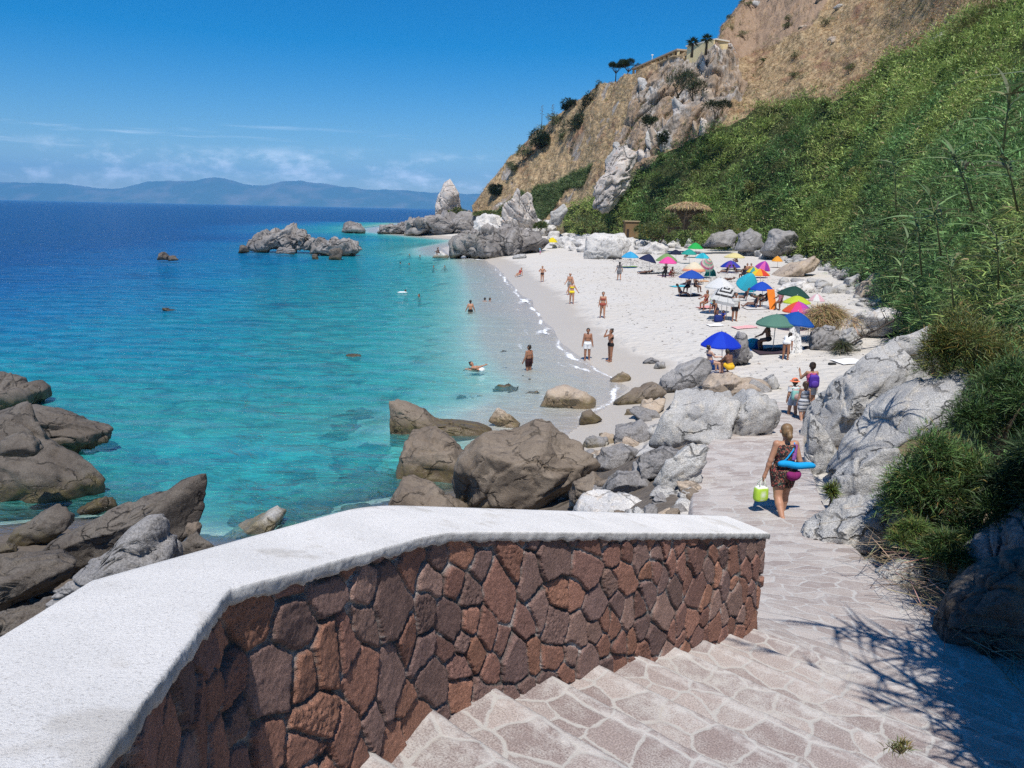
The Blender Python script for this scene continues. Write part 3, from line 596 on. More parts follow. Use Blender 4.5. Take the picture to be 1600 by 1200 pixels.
def pine(px, pyb, pyt, w, d, lab, lean):
    b = atd(px, pyb, d); k = mpp(b); H = (pyb-pyt)*k; b[2] -= .5
    r = tag(empty('umbrella_pine', b), lab, 'pine tree', 'umbrella pines on the ridge')
    top = np.array([lean, 0, H*.72]); s = MB(); s.tube([(0, 0, 0), (lean*.45, 0, H*.36), top], [.2, .15, .1], 7, (.10, .07, .05))
    for a in range(7): s.tube([top*.8, top+np.array([math.cos(a*.9)*w*k*.2, math.sin(a*.9)*w*k*.2, H*.06]), top+np.array([math.cos(a*.9)*w*k*.4, math.sin(a*.9)*w*k*.4, H*.12])], [.09, .06, .02], 5, (.10, .07, .05))
    s.build('trunk', M['bark'], r)
    n = 5200; lc = np.stack([RNG.uniform(-.4, .4, 12)*w*k, RNG.uniform(-.4, .4, 12)*w*k, RNG.uniform(-.03, .12, 12)*H], 1)+top+np.array([0, 0, H*.12]); li = RNG.integers(0, 12, n)
    P = lc[li]+rdir(n, -.5, 1)*RNG.uniform(.6, 1, (n, 1))*np.array([.17*w*k, .17*w*k, .11*H])
    V, Fq, C = blades(P, rdir(n, -.2, 1), RNG.uniform(.25, .55, n), .12, cvar((.022, .042, .016), n, .3), .1); mk('crown', V, Fq, M['leaf'], r, col=C)
pine(961, 136, 97, 34, 219, 'left umbrella pine with a low flat crown beside the yellow building', .1); pine(974, 134, 94, 44, 217, 'taller umbrella pine leaning towards the yellow building', 1.4)
t_ = atd(937, 160, 222); plant('slender_tree', 'slim dark tree standing alone on the skyline left of the pines', 'tree', atd(938, 138, 222), (3.2, 3, 4.6), 900, .5, .16, (.04, .055, .035), None, 2, base=t_, lumps=7)
def stalk(px, pyb, pyt, d, lab):
    b = atd(px, pyb, d); b[2] -= .3; k = mpp(b); H = (pyb-pyt)*k; r = tag(empty('agave', b), lab, 'agave plant', 'agave stalks on the skyline')
    s = MB(); s.tube([(0, 0, 0), (.05, 0, H*.5), (0, 0, H)], [.11, .09, .03], 6, (.10, .09, .06)); s.build('flower_stalk', M['bark'], r)
    f = MB()
    for j in range(9):
        z = H*(.62+.042*j); a = j*2.4; l = .55*(1-.06*j)
        e = np.array([math.cos(a)*l, math.sin(a)*l*.6, z+.22]); f.tube([(0, 0, z), e], [.03, .02], 4, (.10, .09, .05)); f.ball(e, .11, 6, 4, (.12, .11, .06))
    f.build('flower_cluster', M['bark'], r)
    n = 26; V, Fq, C = blades(np.zeros((n, 3)), rdir(n, .25, .9), RNG.uniform(.9, 1.5, n), .22, cvar((.10, .14, .10), n, .15), .2); mk('leaf_rosette', V, Fq, M['leaf'], r, col=C)
stalk(846, 204, 165, 244, 'thin agave flower stalk, the left one of the pair against the sky'); stalk(863, 194, 163, 240, 'thin agave flower stalk, the right one of the pair against the sky')
def palm(px, pyb, pyt, w, d, lab):
    b = atd(px, pyb, d); b[2] -= 1; k = mpp(b); H = (pyb-pyt)*k+.4; r = tag(empty('palm_tree', b), lab, 'palm tree', 'fan palms by the building')
    s = MB(); s.tube([(0, 0, 0), (.08, 0, H*.4), (.05, 0, H*.75)], [.32, .26, .24], 8, (.10, .075, .05)); s.build('trunk', M['bark'], r)
    n = 150; D = rdir(n, -.5, 1); V, Fq, C = blades(np.tile([.05, 0, H*.78], (n, 1))+D*.5, D, RNG.uniform(.7, 1.15, n)*w*k*.5, .34, cvar((.03, .05, .022), n, .3), .3, 3); mk('crown', V, Fq, M['leaf'], r, col=C)
palm(1081, 82, 57, 17, 177, 'fan palm standing left of the yellow end wall'); palm(1103, 78, 52, 17, 173, 'fan palm in front of the yellow end wall')
# ------------------------------------------------------------------ yellow building on the ridge
def wall_box(mb, a, b, z0, z1, th, col=None):
    a, b = np.array(a[:2]), np.array(b[:2]); d = b-a; L = np.linalg.norm(d); d /= L; c = (a+b)/2
    R = np.array([[d[0], -d[1], 0], [d[1], d[0], 0], [0, 0, 1]]); mb.box(np.array([c[0], c[1], (z0+z1)/2]), (L, th, z1-z0), R, col)
YEL = (.62, .50, .29)
a0 = atd(990, 128, 216); a1 = atd(1062, 85, 190); zr = atd(995, 105, 214)[2]; z0 = a0[2]-2.5
bl = tag(empty('hotel_building', (a0[0], a0[1], z0)), 'long yellow building with an open colonnade along the ridge', 'building'); ob = np.array([a0[0], a0[1], z0])
nv = np.array([-(a1-a0)[1], (a1-a0)[0]]); nv /= np.linalg.norm(nv); nv = nv if nv[1] > 0 else -nv
q0, q1 = a0[:2]+nv*3.5, a1[:2]+nv*3.5
mb = MB(); wall_box(mb, q0, q1, z0, zr-.3, .3, (.42, .33, .2)); mb.V = [v-ob for v in mb.V]; mb.build('back_wall', M['plaster'], bl, smooth=False)
mb = MB(); wall_box(mb, a0[:2]+nv*1.7, a1[:2]+nv*1.7, zr-.35, zr, 5., (.45, .36, .26)); mb.V = [v-ob for v in mb.V]; mb.build('roof', M['plaster'], bl, smooth=False)
mb = MB(); wall_box(mb, a0, a1, z0, zr-2.6, .3, YEL); mb.V = [v-ob for v in mb.V]; mb.build('parapet', M['plaster'], bl, smooth=False)
for j in range(12):
    p = a0[:2]+(a1-a0)[:2]*(j+.02)/11.2; mb = MB(); mb.box(np.array([p[0], p[1], (z0+zr)/2-.2])-ob-np.append(nv*.2, 0), (.55, .55, zr-z0-.36), None, (.68, .55, .33)); mb.build('column', M['plaster'], bl, smooth=False)
p = a0[:2]+(a1-a0)[:2]*.42; mb = MB(); mb.tube([np.array([p[0], p[1], zr])-ob, np.array([p[0], p[1], zr+1.3])-ob], .07, 6, (.7, .7, .65)); mb.box(np.array([p[0], p[1], zr+1.4])-ob, (.5, .25, .2), None, (.8, .8, .75)); mb.build('roof_lamp', M['metal'], bl, smooth=False)
e0, e1 = atd(1084, 84, 186), atd(1126, 72, 178); zt_ = atd(1110, 66, 181)[2]
b2 = tag(empty('yellow_house', (e0[0], e0[1], e0[2]-3)), 'low yellow house with a flat pale roof behind the palms', 'building'); ob = np.array([e0[0], e0[1], e0[2]-3])
mb = MB(); wall_box(mb, e0, e1, e0[2]-3, zt_-.3, 4, (.74, .60, .34)); mb.V = [v-ob for v in mb.V]; mb.build('wall', M['plaster'], b2, smooth=False)
mb = MB(); wall_box(mb, e0-np.array([.4, .1, 0]), e1+np.array([.4, -.1, 0]), zt_-.3, zt_, 4.1, (.72, .68, .6)); mb.V = [v-ob for v in mb.V]; mb.build('roof', M['plaster'], b2, smooth=False)
# ------------------------------------------------------------------ rocks
_ico = {}
def ico(n):
    if n not in _ico:
        b = bmesh.new(); bmesh.ops.create_icosphere(b, subdivisions=n, radius=1); b.verts.ensure_lookup_table()
        V = np.array([v.co for v in b.verts]); Fs = np.array([[v.index for v in f.verts] for f in b.faces]); b.free()
        _ico[n] = (V/np.linalg.norm(V, axis=1)[:, None], Fs)
    return _ico[n]
def poly_r(D, rs, K=12, p=40, lo=.6):
    N_ = rs.normal(size=(K, 3)); N_ /= np.linalg.norm(N_, axis=1)[:, None]; h = rs.uniform(lo, 1., K)
    c = np.maximum(D@N_.T, 0)/h
    mx = np.maximum(c.max(1), .55); return 1/(mx*(((c/mx[:, None])**p).sum(1)+(.55/mx)**p)**(1/p))
def roughen(V, D, size, seed, amp, strata=.6):
    rs = np.random.RandomState(seed); q = np.array(rs.normal(size=3)); q /= np.linalg.norm(q)
    s = float(np.mean(size)); Pq = V/s*2.2+rs.uniform(0, 90, 3)
    Ps = Pq+q*(Pq@q)[:, None]*strata*2.2
    n = fbm(Ps, 5, .55, True)*.45+fbm(Pq*.8+30, 3)*.35+facets(Ps*.75, .9, .35, .05)*1.0+facets(Ps*1.9+7, .9, .3, .06)*.3+fbm(Pq*5, 3, .6)*.12
    ck = np.abs(perlin(Ps*.75+60)); n = n-.9*np.exp(-(ck/.035)**2)*(perlin(Pq*.5+11) > -.05)
    return V+D*(n*amp*s)[:, None]
def rock(name, label, c, size, mat, seed, sub=4, rz=0., tilt=0., amp=.05, group=None, cat='rock', K=13):
    rs = np.random.RandomState(seed); D, Fs = ico(sub); V = D*poly_r(D, rs, K)[:, None]
    mn, mx = V.min(0), V.max(0); V = (V-(mn+mx)/2)/(mx-mn)*np.array(size)
    V = roughen(V, D, size, seed, amp)
    a, b = math.cos(tilt), math.sin(tilt); V = V@np.array([[a, 0, -b], [0, 1, 0], [b, 0, a]]).T
    a, b = math.cos(rz), math.sin(rz); V = V@np.array([[a, -b, 0], [b, a, 0], [0, 0, 1]]).T
    o = mk(name, V, Fs, mat); o.location = c; return tag(o, label, cat, group)
RS_ = [100]
def orock(label, pts, mat, d=None, thick=.5, amp=.045, name='boulder', cat='boulder', group=None, sub=None, strata=.7, up=0):
    """rock with its own outline: traced in its vertical plane at distance d, then given thickness and facets"""
    RS_[0] += 1; seed = RS_[0]; rs = np.random.RandomState(seed); pts = np.array(pts, float)
    wpx = np.ptp(pts[:, 0]); yb = pts[:, 1].max()
    if d is None:
        g = ground(pts[:, 0].mean(), yb-up); d = g[1]+.25*thick*wpx*mpp(g)
    Wp = np.array([atd(x, y, d) for x, y in pts]); X2 = Wp[:, [0, 2]]
    n = len(X2); area = 0; c = np.zeros(2)
    for i in range(n):
        a, b = X2[i], X2[(i+1) % n]; cr = a[0]*b[1]-b[0]*a[1]; area += cr; c += (a+b)*cr
    c /= 3*area
    th = np.linspace(-math.pi, math.pi, 1441); dv = np.stack([np.cos(th), np.sin(th)], 1); Rm = np.zeros(len(th))
    for i in range(n):
        a, b = X2[i]-c, X2[(i+1) % n]-c; e = b-a; den = dv[:, 0]*e[1]-dv[:, 1]*e[0]
        with np.errstate(divide='ignore', invalid='ignore'):
            t = (a[0]*e[1]-a[1]*e[0])/den; s = (a[0]*dv[:, 1]-a[1]*dv[:, 0])/den
        ok = (t > 0) & (s >= -1e-6) & (s <= 1+1e-6); Rm = np.maximum(Rm, np.where(ok, t, 0))
    D, Fs = ico(sub or (6 if wpx > 150 else 5 if wpx > 45 else 4))
    ang_ = np.arctan2(D[:, 2], D[:, 0]); R = np.interp(ang_, th, Rm); rho = np.sqrt(np.maximum(0, 1-D[:, 1]**2))**.72
    pr = poly_r(D, rs, 9, 220, .6); pr = pr/np.percentile(pr, 70); pr = np.clip(pr, .74, 1.14)
    wm = wpx*(Wp[:, 1].mean()/F); T_ = thick*wm*.5
    V = np.stack([R*rho*np.cos(ang_)*(.2+.8*pr), D[:, 1]*T_*pr, R*rho*np.sin(ang_)*(.2+.8*pr)], 1)
    size = (wm, T_*2, np.ptp(X2[:, 1])); nrm = V/np.array(size)**2; nrm /= np.linalg.norm(nrm, axis=1)[:, None]+1e-9
    V = roughen(V, nrm, np.minimum(size, np.mean(size)*1.2), seed, amp, strata)
    o = mk(name, V, Fs, mat); o.location = (c[0], d, c[1]); return tag(o, label, cat, group)
G = M
# out at sea and along the point
orock('tall pyramid-shaped sea stack at the tip of the headland', [(679, 336), (684, 318), (688, 305), (694, 290), (703, 281), (711, 291), (717, 302), (722, 318), (725, 334), (715, 342), (690, 342)], G['stack'], 248, .9, .06, 'sea_stack', 'sea stack', sub=6)
orock('twin-pointed white crag standing in front of the green slope', [(783, 356), (785, 330), (790, 316), (798, 308), (803, 294), (808, 287), (813, 296), (811, 308), (818, 303), (824, 299), (829, 308), (834, 328), (840, 350), (832, 360), (800, 362)], G['stack'], 170, .6, .06, 'crag', 'crag', sub=6)
orock('low dark tail of the rock shelf running out into the sea', [(584, 364), (592, 354), (612, 352), (640, 343), (665, 346), (672, 366), (640, 370), (610, 368)], G['shelf'], 240, .35, .15, 'rock_shelf', 'rock shelf', sub=6)
orock('long pale-topped rock shelf at the foot of the sea stack', [(636, 368), (640, 345), (660, 338), (700, 338), (760, 342), (790, 348), (795, 366), (765, 376), (700, 374)], G['shelf'], 226, .4, .15, 'rock_shelf', 'rock shelf', sub=6)
orock('white rock shelf behind the twin-pointed crag', [(740, 372), (745, 344), (790, 345), (850, 347), (885, 356), (880, 372), (820, 378)], G['pale'], 200, .35, .15, 'rock_shelf', 'rock shelf', sub=6)
orock('big dark fluted rock mass where the beach ends at the water', [(692, 399), (696, 380), (708, 371), (735, 364), (775, 358), (815, 356), (850, 365), (862, 380), (840, 396), (815, 406), (770, 407), (720, 406)], G['shelf'], 127, .45, .15, 'rock_mass', 'rock', sub=6)
orock('small pale rock in the water beside the fluted rock mass', [(671, 404), (677, 397), (690, 392), (700, 399), (700, 406)], G['pale'], None, .6, up=3)
orock('long left half of the rocky islet', [(392, 386), (398, 374), (416, 362), (445, 357), (472, 361), (490, 364), (508, 372), (500, 388), (470, 392), (430, 388)], G['shelf'], 131, .4, .15, 'islet', 'islet', sub=6)
orock('right half of the rocky islet with jagged tops', [(474, 396), (484, 382), (500, 372), (512, 378), (522, 370), (534, 378), (548, 372), (560, 378), (566, 391), (545, 399), (500, 398)], G['shelf'], 126, .4, .15, 'islet', 'islet', sub=6)
orock('low rock in front of the long half of the islet', [(431, 396), (438, 386), (452, 387), (461, 392), (458, 398)], G['shelf'], 122, .6)
orock('small square rock in front of the jagged islet half', [(512, 408), (516, 391), (530, 388), (537, 396), (535, 409)], G['dark'], 116, .8)
orock('smallest rock by the islet, left of the square one', [(485, 409), (489, 398), (496, 397), (499, 408)], G['dark'], 116, .8)
orock('small lone rock left of the islet', [(371, 396), (375, 382), (385, 383), (391, 394)], G['dark'], 127, .8)
orock('larger of two rocks standing alone in the bay', [(245, 406), (247, 396), (255, 394), (264, 400), (264, 408)], G['dark'], 104, .8)
orock('smaller of two rocks standing alone in the bay', [(262, 408), (265, 400), (274, 398), (279, 406)], G['dark'], 103, .8)
orock('pale-capped rock alone beyond the islet', [(531, 364), (536, 351), (548, 346), (562, 350), (573, 360), (570, 366)], G['shelf'], 236, .6)
# left foreground
orock('far low rock at the left edge with a yellowish wet base', [(-60, 582), (5, 580), (35, 588), (42, 599), (72, 593), (91, 606), (88, 626), (40, 640), (-60, 642)], G['dark'], None, .6, up=6)
orock('flat half-drowned rock shelf running out to the right', [(30, 642), (70, 640), (120, 656), (186, 668), (180, 690), (140, 706), (90, 712), (40, 690)], G['dark'], 23.3, .7)
orock('huge dark boulder at the left edge rising from the water', [(-120, 640), (0, 634), (38, 642), (70, 668), (105, 690), (126, 702), (150, 716), (168, 738), (160, 760), (110, 786), (60, 808), (0, 822), (-120, 830)], G['dark'], 20.3, .55, .05)
orock('small dark lump sitting on the huge dark boulder', [(5, 706), (10, 685), (35, 678), (62, 688), (74, 702), (60, 716), (25, 714)], G['dark'], 17.9, .7)
orock('rounded dark rock behind the shark-fin rock', [(8, 858), (22, 832), (52, 802), (92, 786), (118, 800), (120, 818), (85, 842), (40, 868)], G['dark'], 16.3, .6)
orock('large dark brown rock shaped like a rearing fin', [(55, 880), (95, 842), (150, 812), (190, 795), (238, 776), (262, 768), (288, 746), (308, 737), (318, 742), (319, 758), (312, 778), (302, 802), (288, 832), (255, 862), (180, 900), (100, 905)], G['dark'], 14.3, .4, .04)
orock('flat dark slab at the left edge of the rock pile', [(-90, 884), (20, 866), (108, 864), (136, 880), (112, 908), (60, 934), (-90, 950)], G['dark'], 12.4, .5)
orock('grey split rock next to the white coping', [(40, 1010), (70, 950), (128, 894), (168, 868), (198, 836), (224, 818), (245, 817), (253, 846), (262, 850), (262, 890), (220, 940), (150, 1010), (80, 1060)], G['grey'], 10.6, .45, .06)
orock('grey column of rock beside the split rock', [(250, 888), (252, 850), (268, 838), (282, 850), (286, 880), (270, 900)], G['grey'], 11.2, .7)
orock('dark knobbly rock at the foot of the fin', [(272, 880), (276, 850), (300, 834), (330, 844), (344, 858), (330, 876), (300, 890)], G['dark'], 13.0, .6)
orock('small brown stone against the fin', [(285, 838), (292, 818), (308, 814), (316, 824), (308, 838)], G['brown'], 13.6, .7)
orock('low dark rubble rock in the bottom left corner', [(-60, 1040), (-40, 965), (30, 945), (90, 950), (110, 985), (40, 1040)], G['dark'], 10.4, .6, .08)
orock('pale wet rock just awash beyond the coping', [(330, 850), (372, 822), (408, 800), (434, 792), (446, 806), (440, 826), (400, 846)], G['granite'], 17.7, .6)
for k, (px, py, w) in enumerate([(150, 800, 50), (215, 860, 40), (145, 850, 46), (20, 960, 60), (75, 930, 36), (30, 1000, 46), (120, 915, 30), (300, 870, 30), (238, 905, 30), (10, 862, 34), (325, 880, 26), (60, 905, 30)]):
    g = ground(px, py); s = w*mpp(g); rock('rubble_stone', 'small dark stone wedged in the rock pile beyond the white coping', g+[0, 0, s*.1], (s, s*.8, s*.6), G['dark'], 300+k, 4, k, .2, .07, 'stones in the left rock pile', 'stone')
# rocks under the water
for k, (px, py, w, h, lab) in enumerate([(553, 556, 24, 1.0, 'rock tip breaking the surface in the middle of the bay'), (268, 484, 34, .9, 'rock awash on the left side of the bay')]):
    g = atz(px, py, 0); s = w*mpp(g); rock('awash_rock', lab, g-[0, 0, .12*s], (s, s*.8, s*.5), G['dark'], 340+k, 4, k)
for k, (px, py, w, dz) in enumerate([(540, 645, 46, .5), (560, 622, 40, .5), (470, 714, 46, .45), (650, 735, 60, .3), (520, 660, 34, .5), (560, 690, 90, .36), (600, 735, 80, .3), (520, 745, 70, .38), (575, 780, 90, .3), (640, 775, 60, .25), (480, 770, 60, .4), (820, 590, 60, .28), (850, 602, 50, .25), (790, 545, 50, .3), (420, 770, 90, .38), (800, 602, 50, .12), (835, 610, 44, .12), (525, 557, 40, .4), (740, 610, 40, .35), (390, 745, 60, .45), (560, 740, 80, .4), (600, 775, 80, .35), (210, 690, 80, .35), (190, 745, 80, .3), (790, 572, 40, .2), (470, 800, 70, .35)]):
    g = atz(px, py, 0); s = w*mpp(g); rock('sunken_rock', 'dark rock showing through the clear shallow water', g-[0, 0, dz+.14*s], (s, s*1.3, s*.3), G['brown'], 360+k, 4, k*1.3, 0, .22, 'rocks under the water')
# between the wall and the beach
orock('brown fin-shaped rock standing in the water', [(600, 690), (599, 655), (608, 621), (626, 626), (660, 641), (692, 652), (722, 656), (762, 660), (779, 669), (776, 684), (720, 692), (680, 702), (620, 706)], G['brown'], 26.6, .35, .04)
orock('brown boulder with a pale wet foot in front of the fin-shaped rock', [(603, 758), (618, 704), (640, 676), (680, 666), (700, 680), (716, 706), (726, 748), (690, 764), (640, 764)], G['brown'], 21.8, .8, .05)
orock('biggest wet brown boulder, just past the wall', [(708, 810), (716, 764), (728, 718), (758, 692), (800, 676), (842, 660), (868, 664), (888, 700), (918, 716), (930, 736), (908, 762), (880, 780), (856, 812), (790, 818)], G['brown'], 18.8, .7, .045)
orock('dark rounded boulder peeping over the coping at the water', [(608, 815), (612, 765), (622, 744), (650, 752), (700, 774), (750, 796), (745, 820), (620, 824)], G['brown'], 18.0, .6)
orock('small pointed rock in the shallows left of the beach', [(766, 658), (778, 639), (800, 649), (816, 664), (790, 670)], G['tan'], None, .6, up=4)
orock('flat-topped tan rock in the shallows', [(846, 634), (858, 612), (880, 605), (914, 612), (927, 622), (925, 638), (880, 642)], G['tan'], None, .7, up=6)
orock('round brown stone in the foam at the water edge', [(903, 664), (911, 646), (925, 640), (939, 655), (934, 666)], G['brown'], None, .9, up=3)
orock('pale wet rock at the wave edge near the standing bathers', [(948, 596), (974, 579), (985, 590), (978, 600)], G['tan'], None, .7, up=3)
orock('low rock lying flat on the wet sand', [(1005, 566), (1018, 560), (1030, 562), (1028, 569)], G['grey'], None, 1., up=1)
orock('blue-grey slanting boulder left of the bright blue umbrella', [(1022, 616), (1034, 592), (1060, 576), (1096, 562), (1114, 574), (1100, 602), (1060, 618)], G['grey'], None, .6, up=6)
orock('small rock tip on the sand beside the blue-grey boulder', [(1018, 578), (1026, 564), (1038, 566), (1040, 578)], G['grey'], None, .9, up=2)
orock('wet grey boulder at the sand edge', [(962, 628), (990, 610), (1022, 600), (1038, 612), (1016, 632), (985, 634)], G['brown'], None, .7, up=5)
orock('little tan stone on the sand below the wet grey boulder', [(1000, 640), (1006, 624), (1020, 620), (1028, 630), (1015, 642)], G['tan'], None, .8, up=2)
orock('small flat brown stone on the sand', [(972, 650), (980, 640), (994, 642), (998, 650)], G['brown'], None, .8, up=2)
orock('long tan boulder in front of the seated pair', [(1086, 604), (1110, 585), (1150, 586), (1192, 594), (1204, 608), (1165, 624), (1100, 620)], G['tan'], None, .6, up=6)
orock('round grey boulder right of the long tan boulder', [(1190, 604), (1196, 588), (1210, 586), (1216, 600), (1208, 612)], G['granite'], None, .9, up=3)
orock('big pale slab in the middle of the boulder field', [(1008, 684), (1026, 645), (1060, 618), (1110, 610), (1152, 626), (1146, 662), (1115, 696), (1060, 700), (1028, 698)], G['granite'], None, .7, .05, up=10)
orock('pale boulder beside the path, next to the big pale slab', [(1112, 698), (1124, 646), (1166, 612), (1206, 626), (1217, 652), (1205, 680), (1150, 698)], G['granite'], None, .7, .05, up=10)
orock('dark smooth boulder at the sand edge with a crease across its top', [(952, 688), (962, 668), (1000, 657), (1017, 670), (1010, 690), (970, 696)], G['grey'], None, .7, up=5)
orock('brown-grey flat boulder in the boulder field', [(925, 726), (942, 701), (980, 695), (1003, 706), (990, 726), (945, 734)], G['grey'], None, .7, up=5)
orock('smooth dark grey boulder in the heart of the field', [(985, 748), (1006, 708), (1040, 690), (1064, 702), (1074, 730), (1030, 752)], G['grey'], None, .7, up=5)
orock('bright angular boulder next to the ramp', [(1022, 752), (1038, 716), (1078, 696), (1117, 690), (1112, 718), (1088, 752), (1060, 768), (1036, 764)], G['granite'], None, .7, up=5)
orock('tan boulder just above the pale round rock', [(885, 784), (898, 756), (930, 740), (948, 756), (940, 782), (905, 792)], G['brown'], None, .8, up=5)
orock('grey boulder above the pale round rock', [(942, 768), (962, 737), (1000, 734), (1024, 752), (1004, 772), (960, 776)], G['grey'], None, .8, up=5)
orock('pale rounded boulder peeping over the coping with a dark vein', [(884, 830), (916, 778), (952, 765), (992, 768), (1032, 785), (1050, 804), (1050, 830), (900, 840)], G['pale'], 14.1, .6, .03)
orock('narrow upright stone at the ramp edge', [(1036, 822), (1043, 772), (1060, 764), (1070, 786), (1074, 822)], G['granite'], 13.8, .8)
orock('blackish split rock among pale boulders', [(1026, 744), (1034, 722), (1052, 726), (1074, 746), (1068, 760), (1040, 756)], G['dark'], 15.6, .6)
# right-hand granite
orock('huge pale granite boulder right of the path', [(1250, 720), (1258, 664), (1278, 620), (1300, 588), (1340, 556), (1370, 545), (1402, 540), (1424, 556), (1444, 582), (1420, 620), (1370, 660), (1325, 700), (1280, 735)], G['granite'], 18.6, .5, .04)
orock('upright granite block on top of the huge pale boulder', [(1366, 580), (1396, 528), (1440, 504), (1462, 520), (1460, 570), (1458, 620), (1410, 620)], G['granite'], 19.2, .6, .05)
orock('long granite slab leaning up to the right', [(1268, 760), (1304, 696), (1348, 657), (1400, 622), (1450, 600), (1492, 588), (1506, 610), (1476, 644), (1408, 684), (1346, 712), (1306, 744), (1284, 768)], G['granite'], 14.9, .5, .04)
orock('smooth granite foot bulging towards the path', [(1250, 750), (1254, 694), (1268, 650), (1290, 680), (1312, 716), (1304, 750), (1270, 764)], G['granite'], 15.8, .6, .04)
orock('cracked granite boulder in the middle of the right bank', [(1296, 812), (1306, 746), (1340, 708), (1392, 692), (1416, 720), (1414, 766), (1384, 800), (1340, 814)], G['granite'], 12.5, .6, .05)
orock('low granite boulder with dark folds at the edge of the paving', [(1258, 846), (1278, 806), (1308, 780), (1350, 774), (1398, 784), (1408, 836), (1388, 872), (1340, 884), (1306, 862)], G['granite'], 10.9, .6, .06)
orock('squat grey rock beside the litter of dry reeds', [(1356, 934), (1366, 892), (1408, 866), (1432, 880), (1440, 928), (1400, 946)], G['granite'], 9.2, .7, .05)
orock('small upright tan rock beside the litter of dry reeds', [(1424, 930), (1428, 868), (1455, 853), (1478, 878), (1476, 924)], G['tan'], 9.3, .7)
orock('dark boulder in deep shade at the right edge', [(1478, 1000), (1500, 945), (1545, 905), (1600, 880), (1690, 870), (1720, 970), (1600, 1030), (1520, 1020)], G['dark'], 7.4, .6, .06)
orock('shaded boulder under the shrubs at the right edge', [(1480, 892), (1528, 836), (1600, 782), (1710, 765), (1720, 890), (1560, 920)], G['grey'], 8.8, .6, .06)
# back of the beach
orock('flat tan rock with a shaded front at the back of the beach', [(1204, 436), (1232, 410), (1268, 402), (1283, 410), (1276, 424), (1240, 434)], G['tan'], None, .7, up=4)
orock('big orange-tan boulder at the back of the beach', [(1332, 468), (1344, 441), (1364, 427), (1391, 434), (1393, 450), (1370, 462), (1345, 470)], G['tan'], None, .7, up=5)
orock('large square dark boulder under the green slope', [(1140, 394), (1152, 372), (1176, 356), (1194, 362), (1197, 388), (1170, 397)], G['grey'], 116, .7)
orock('dark boulder left of the square one under the green slope', [(1102, 384), (1112, 366), (1146, 358), (1158, 366), (1146, 386)], G['grey'], 122, .7)
orock('dark boulder right of the square one under the green slope', [(1186, 394), (1200, 360), (1236, 362), (1252, 392), (1214, 402)], G['grey'], 106, .7)
orock('tall white cracked rock face behind the navy umbrella', [(916, 404), (919, 372), (944, 361), (976, 365), (986, 384), (980, 406)], G['pale'], None, .5, .05, up=4)
orock('grey rock slab in front of the white cracked face', [(914, 408), (918, 392), (940, 386), (968, 388), (978, 404)], G['granite'], None, .5, up=3)
orock('low pale rock right of the white cracked face', [(985, 400), (994, 386), (1024, 378), (1046, 386), (1042, 400)], G['pale'], None, .6, up=3)
orock('grey rounded rock beyond the orange-tan boulder', [(1316, 448), (1324, 434), (1340, 428), (1350, 440), (1336, 452)], G['granite'], None, .8, up=3)
orock('pale slab on the sand below the flat tan rock', [(1208, 454), (1226, 444), (1254, 440), (1268, 450), (1250, 462)], G['pale'], None, .8, up=4)
orock('grey rock behind the dry straw shrub', [(1262, 545), (1270, 516), (1296, 503), (1316, 518), (1312, 546), (1290, 552)], G['grey'], None, .7, .09, up=6)
orock('angular pale rock right below the dry straw shrub', [(1302, 552), (1312, 524), (1332, 514), (1350, 530), (1344, 550)], G['granite'], None, .7, .09, up=4)
orock('pale broken rock right of the dry straw shrub', [(1318, 524), (1342, 490), (1384, 474), (1424, 482), (1424, 514), (1370, 534)], G['pale'], None, .6, up=6)
orock('upright rock slab behind the bright blue umbrella', [(1126, 574), (1140, 548), (1154, 522), (1168, 518), (1174, 545), (1170, 572)], G['grey'], None, .7, .07, up=2)
orock('low grey rock on the sand at the far end of the beach', [(797, 404), (802, 398), (820, 397), (824, 402), (815, 405)], G['granite'], None, .8, up=1)
orock('pale grey spur of cliff standing out of the green slope', [(930, 322), (932, 284), (944, 266), (956, 244), (974, 228), (992, 240), (988, 262), (976, 276), (982, 290), (962, 316), (945, 326)], G['stack'], 166, .4, .10, 'cliff_spur', 'cliff', sub=6)
orock('small grey rock rib at the foot of the dry slope', [(855, 352), (862, 330), (880, 318), (886, 330), (874, 350)], G['granite'], 176, .5, .06)
STREW = []
def strew(label, group, boxes, mat, seed0, smin, smax, cat='stone', name='stone', sub=3):
    k = 0; rs = np.random.RandomState(seed0)
    for (x0, y0, x1, y1, n) in boxes:
        for _ in range(n):
            px, f = rs.uniform(x0, x1), rs.uniform(-1, 1); py = y0+(y1-y0)*(px-x0)/(x1-x0)+f*6; g = ground(px, py); q = smin+(smax-smin)*rs.random()**1.5; s = q*mpp(g)
            STREW.append((q, (name, label, g+[0, 0, s*.12], (s, s*rs.uniform(.7, 1), s*rs.uniform(.4, .8)), mat[rs.randint(len(mat))], seed0*10+k, sub, rs.uniform(0, 6), rs.uniform(-.3, .3), .06, group, cat))); k += 1
strew('pale rock in the rocky strip between the beach and the green slope', 'pale rocks along the back of the beach', [(855, 368, 925, 386, 40), (865, 382, 925, 390, 24), (980, 384, 1110, 384, 50), (1010, 374, 1100, 372, 30), (1150, 392, 1215, 402, 24)], [G['pale'], G['granite'], G['pale']], 51, 9, 28)
strew('grey stone among the boulders at the top of the beach', 'grey stones at the top of the beach', [(1200, 402, 1330, 420, 40), (1280, 416, 1400, 446, 34), (1330, 470, 1430, 505, 22), (1270, 450, 1380, 466, 16), (1300, 432, 1400, 475, 26), (1340, 500, 1440, 520, 20), (1220, 440, 1320, 455, 14)], [G['granite'], G['pale'], G['grey']], 52, 9, 30)
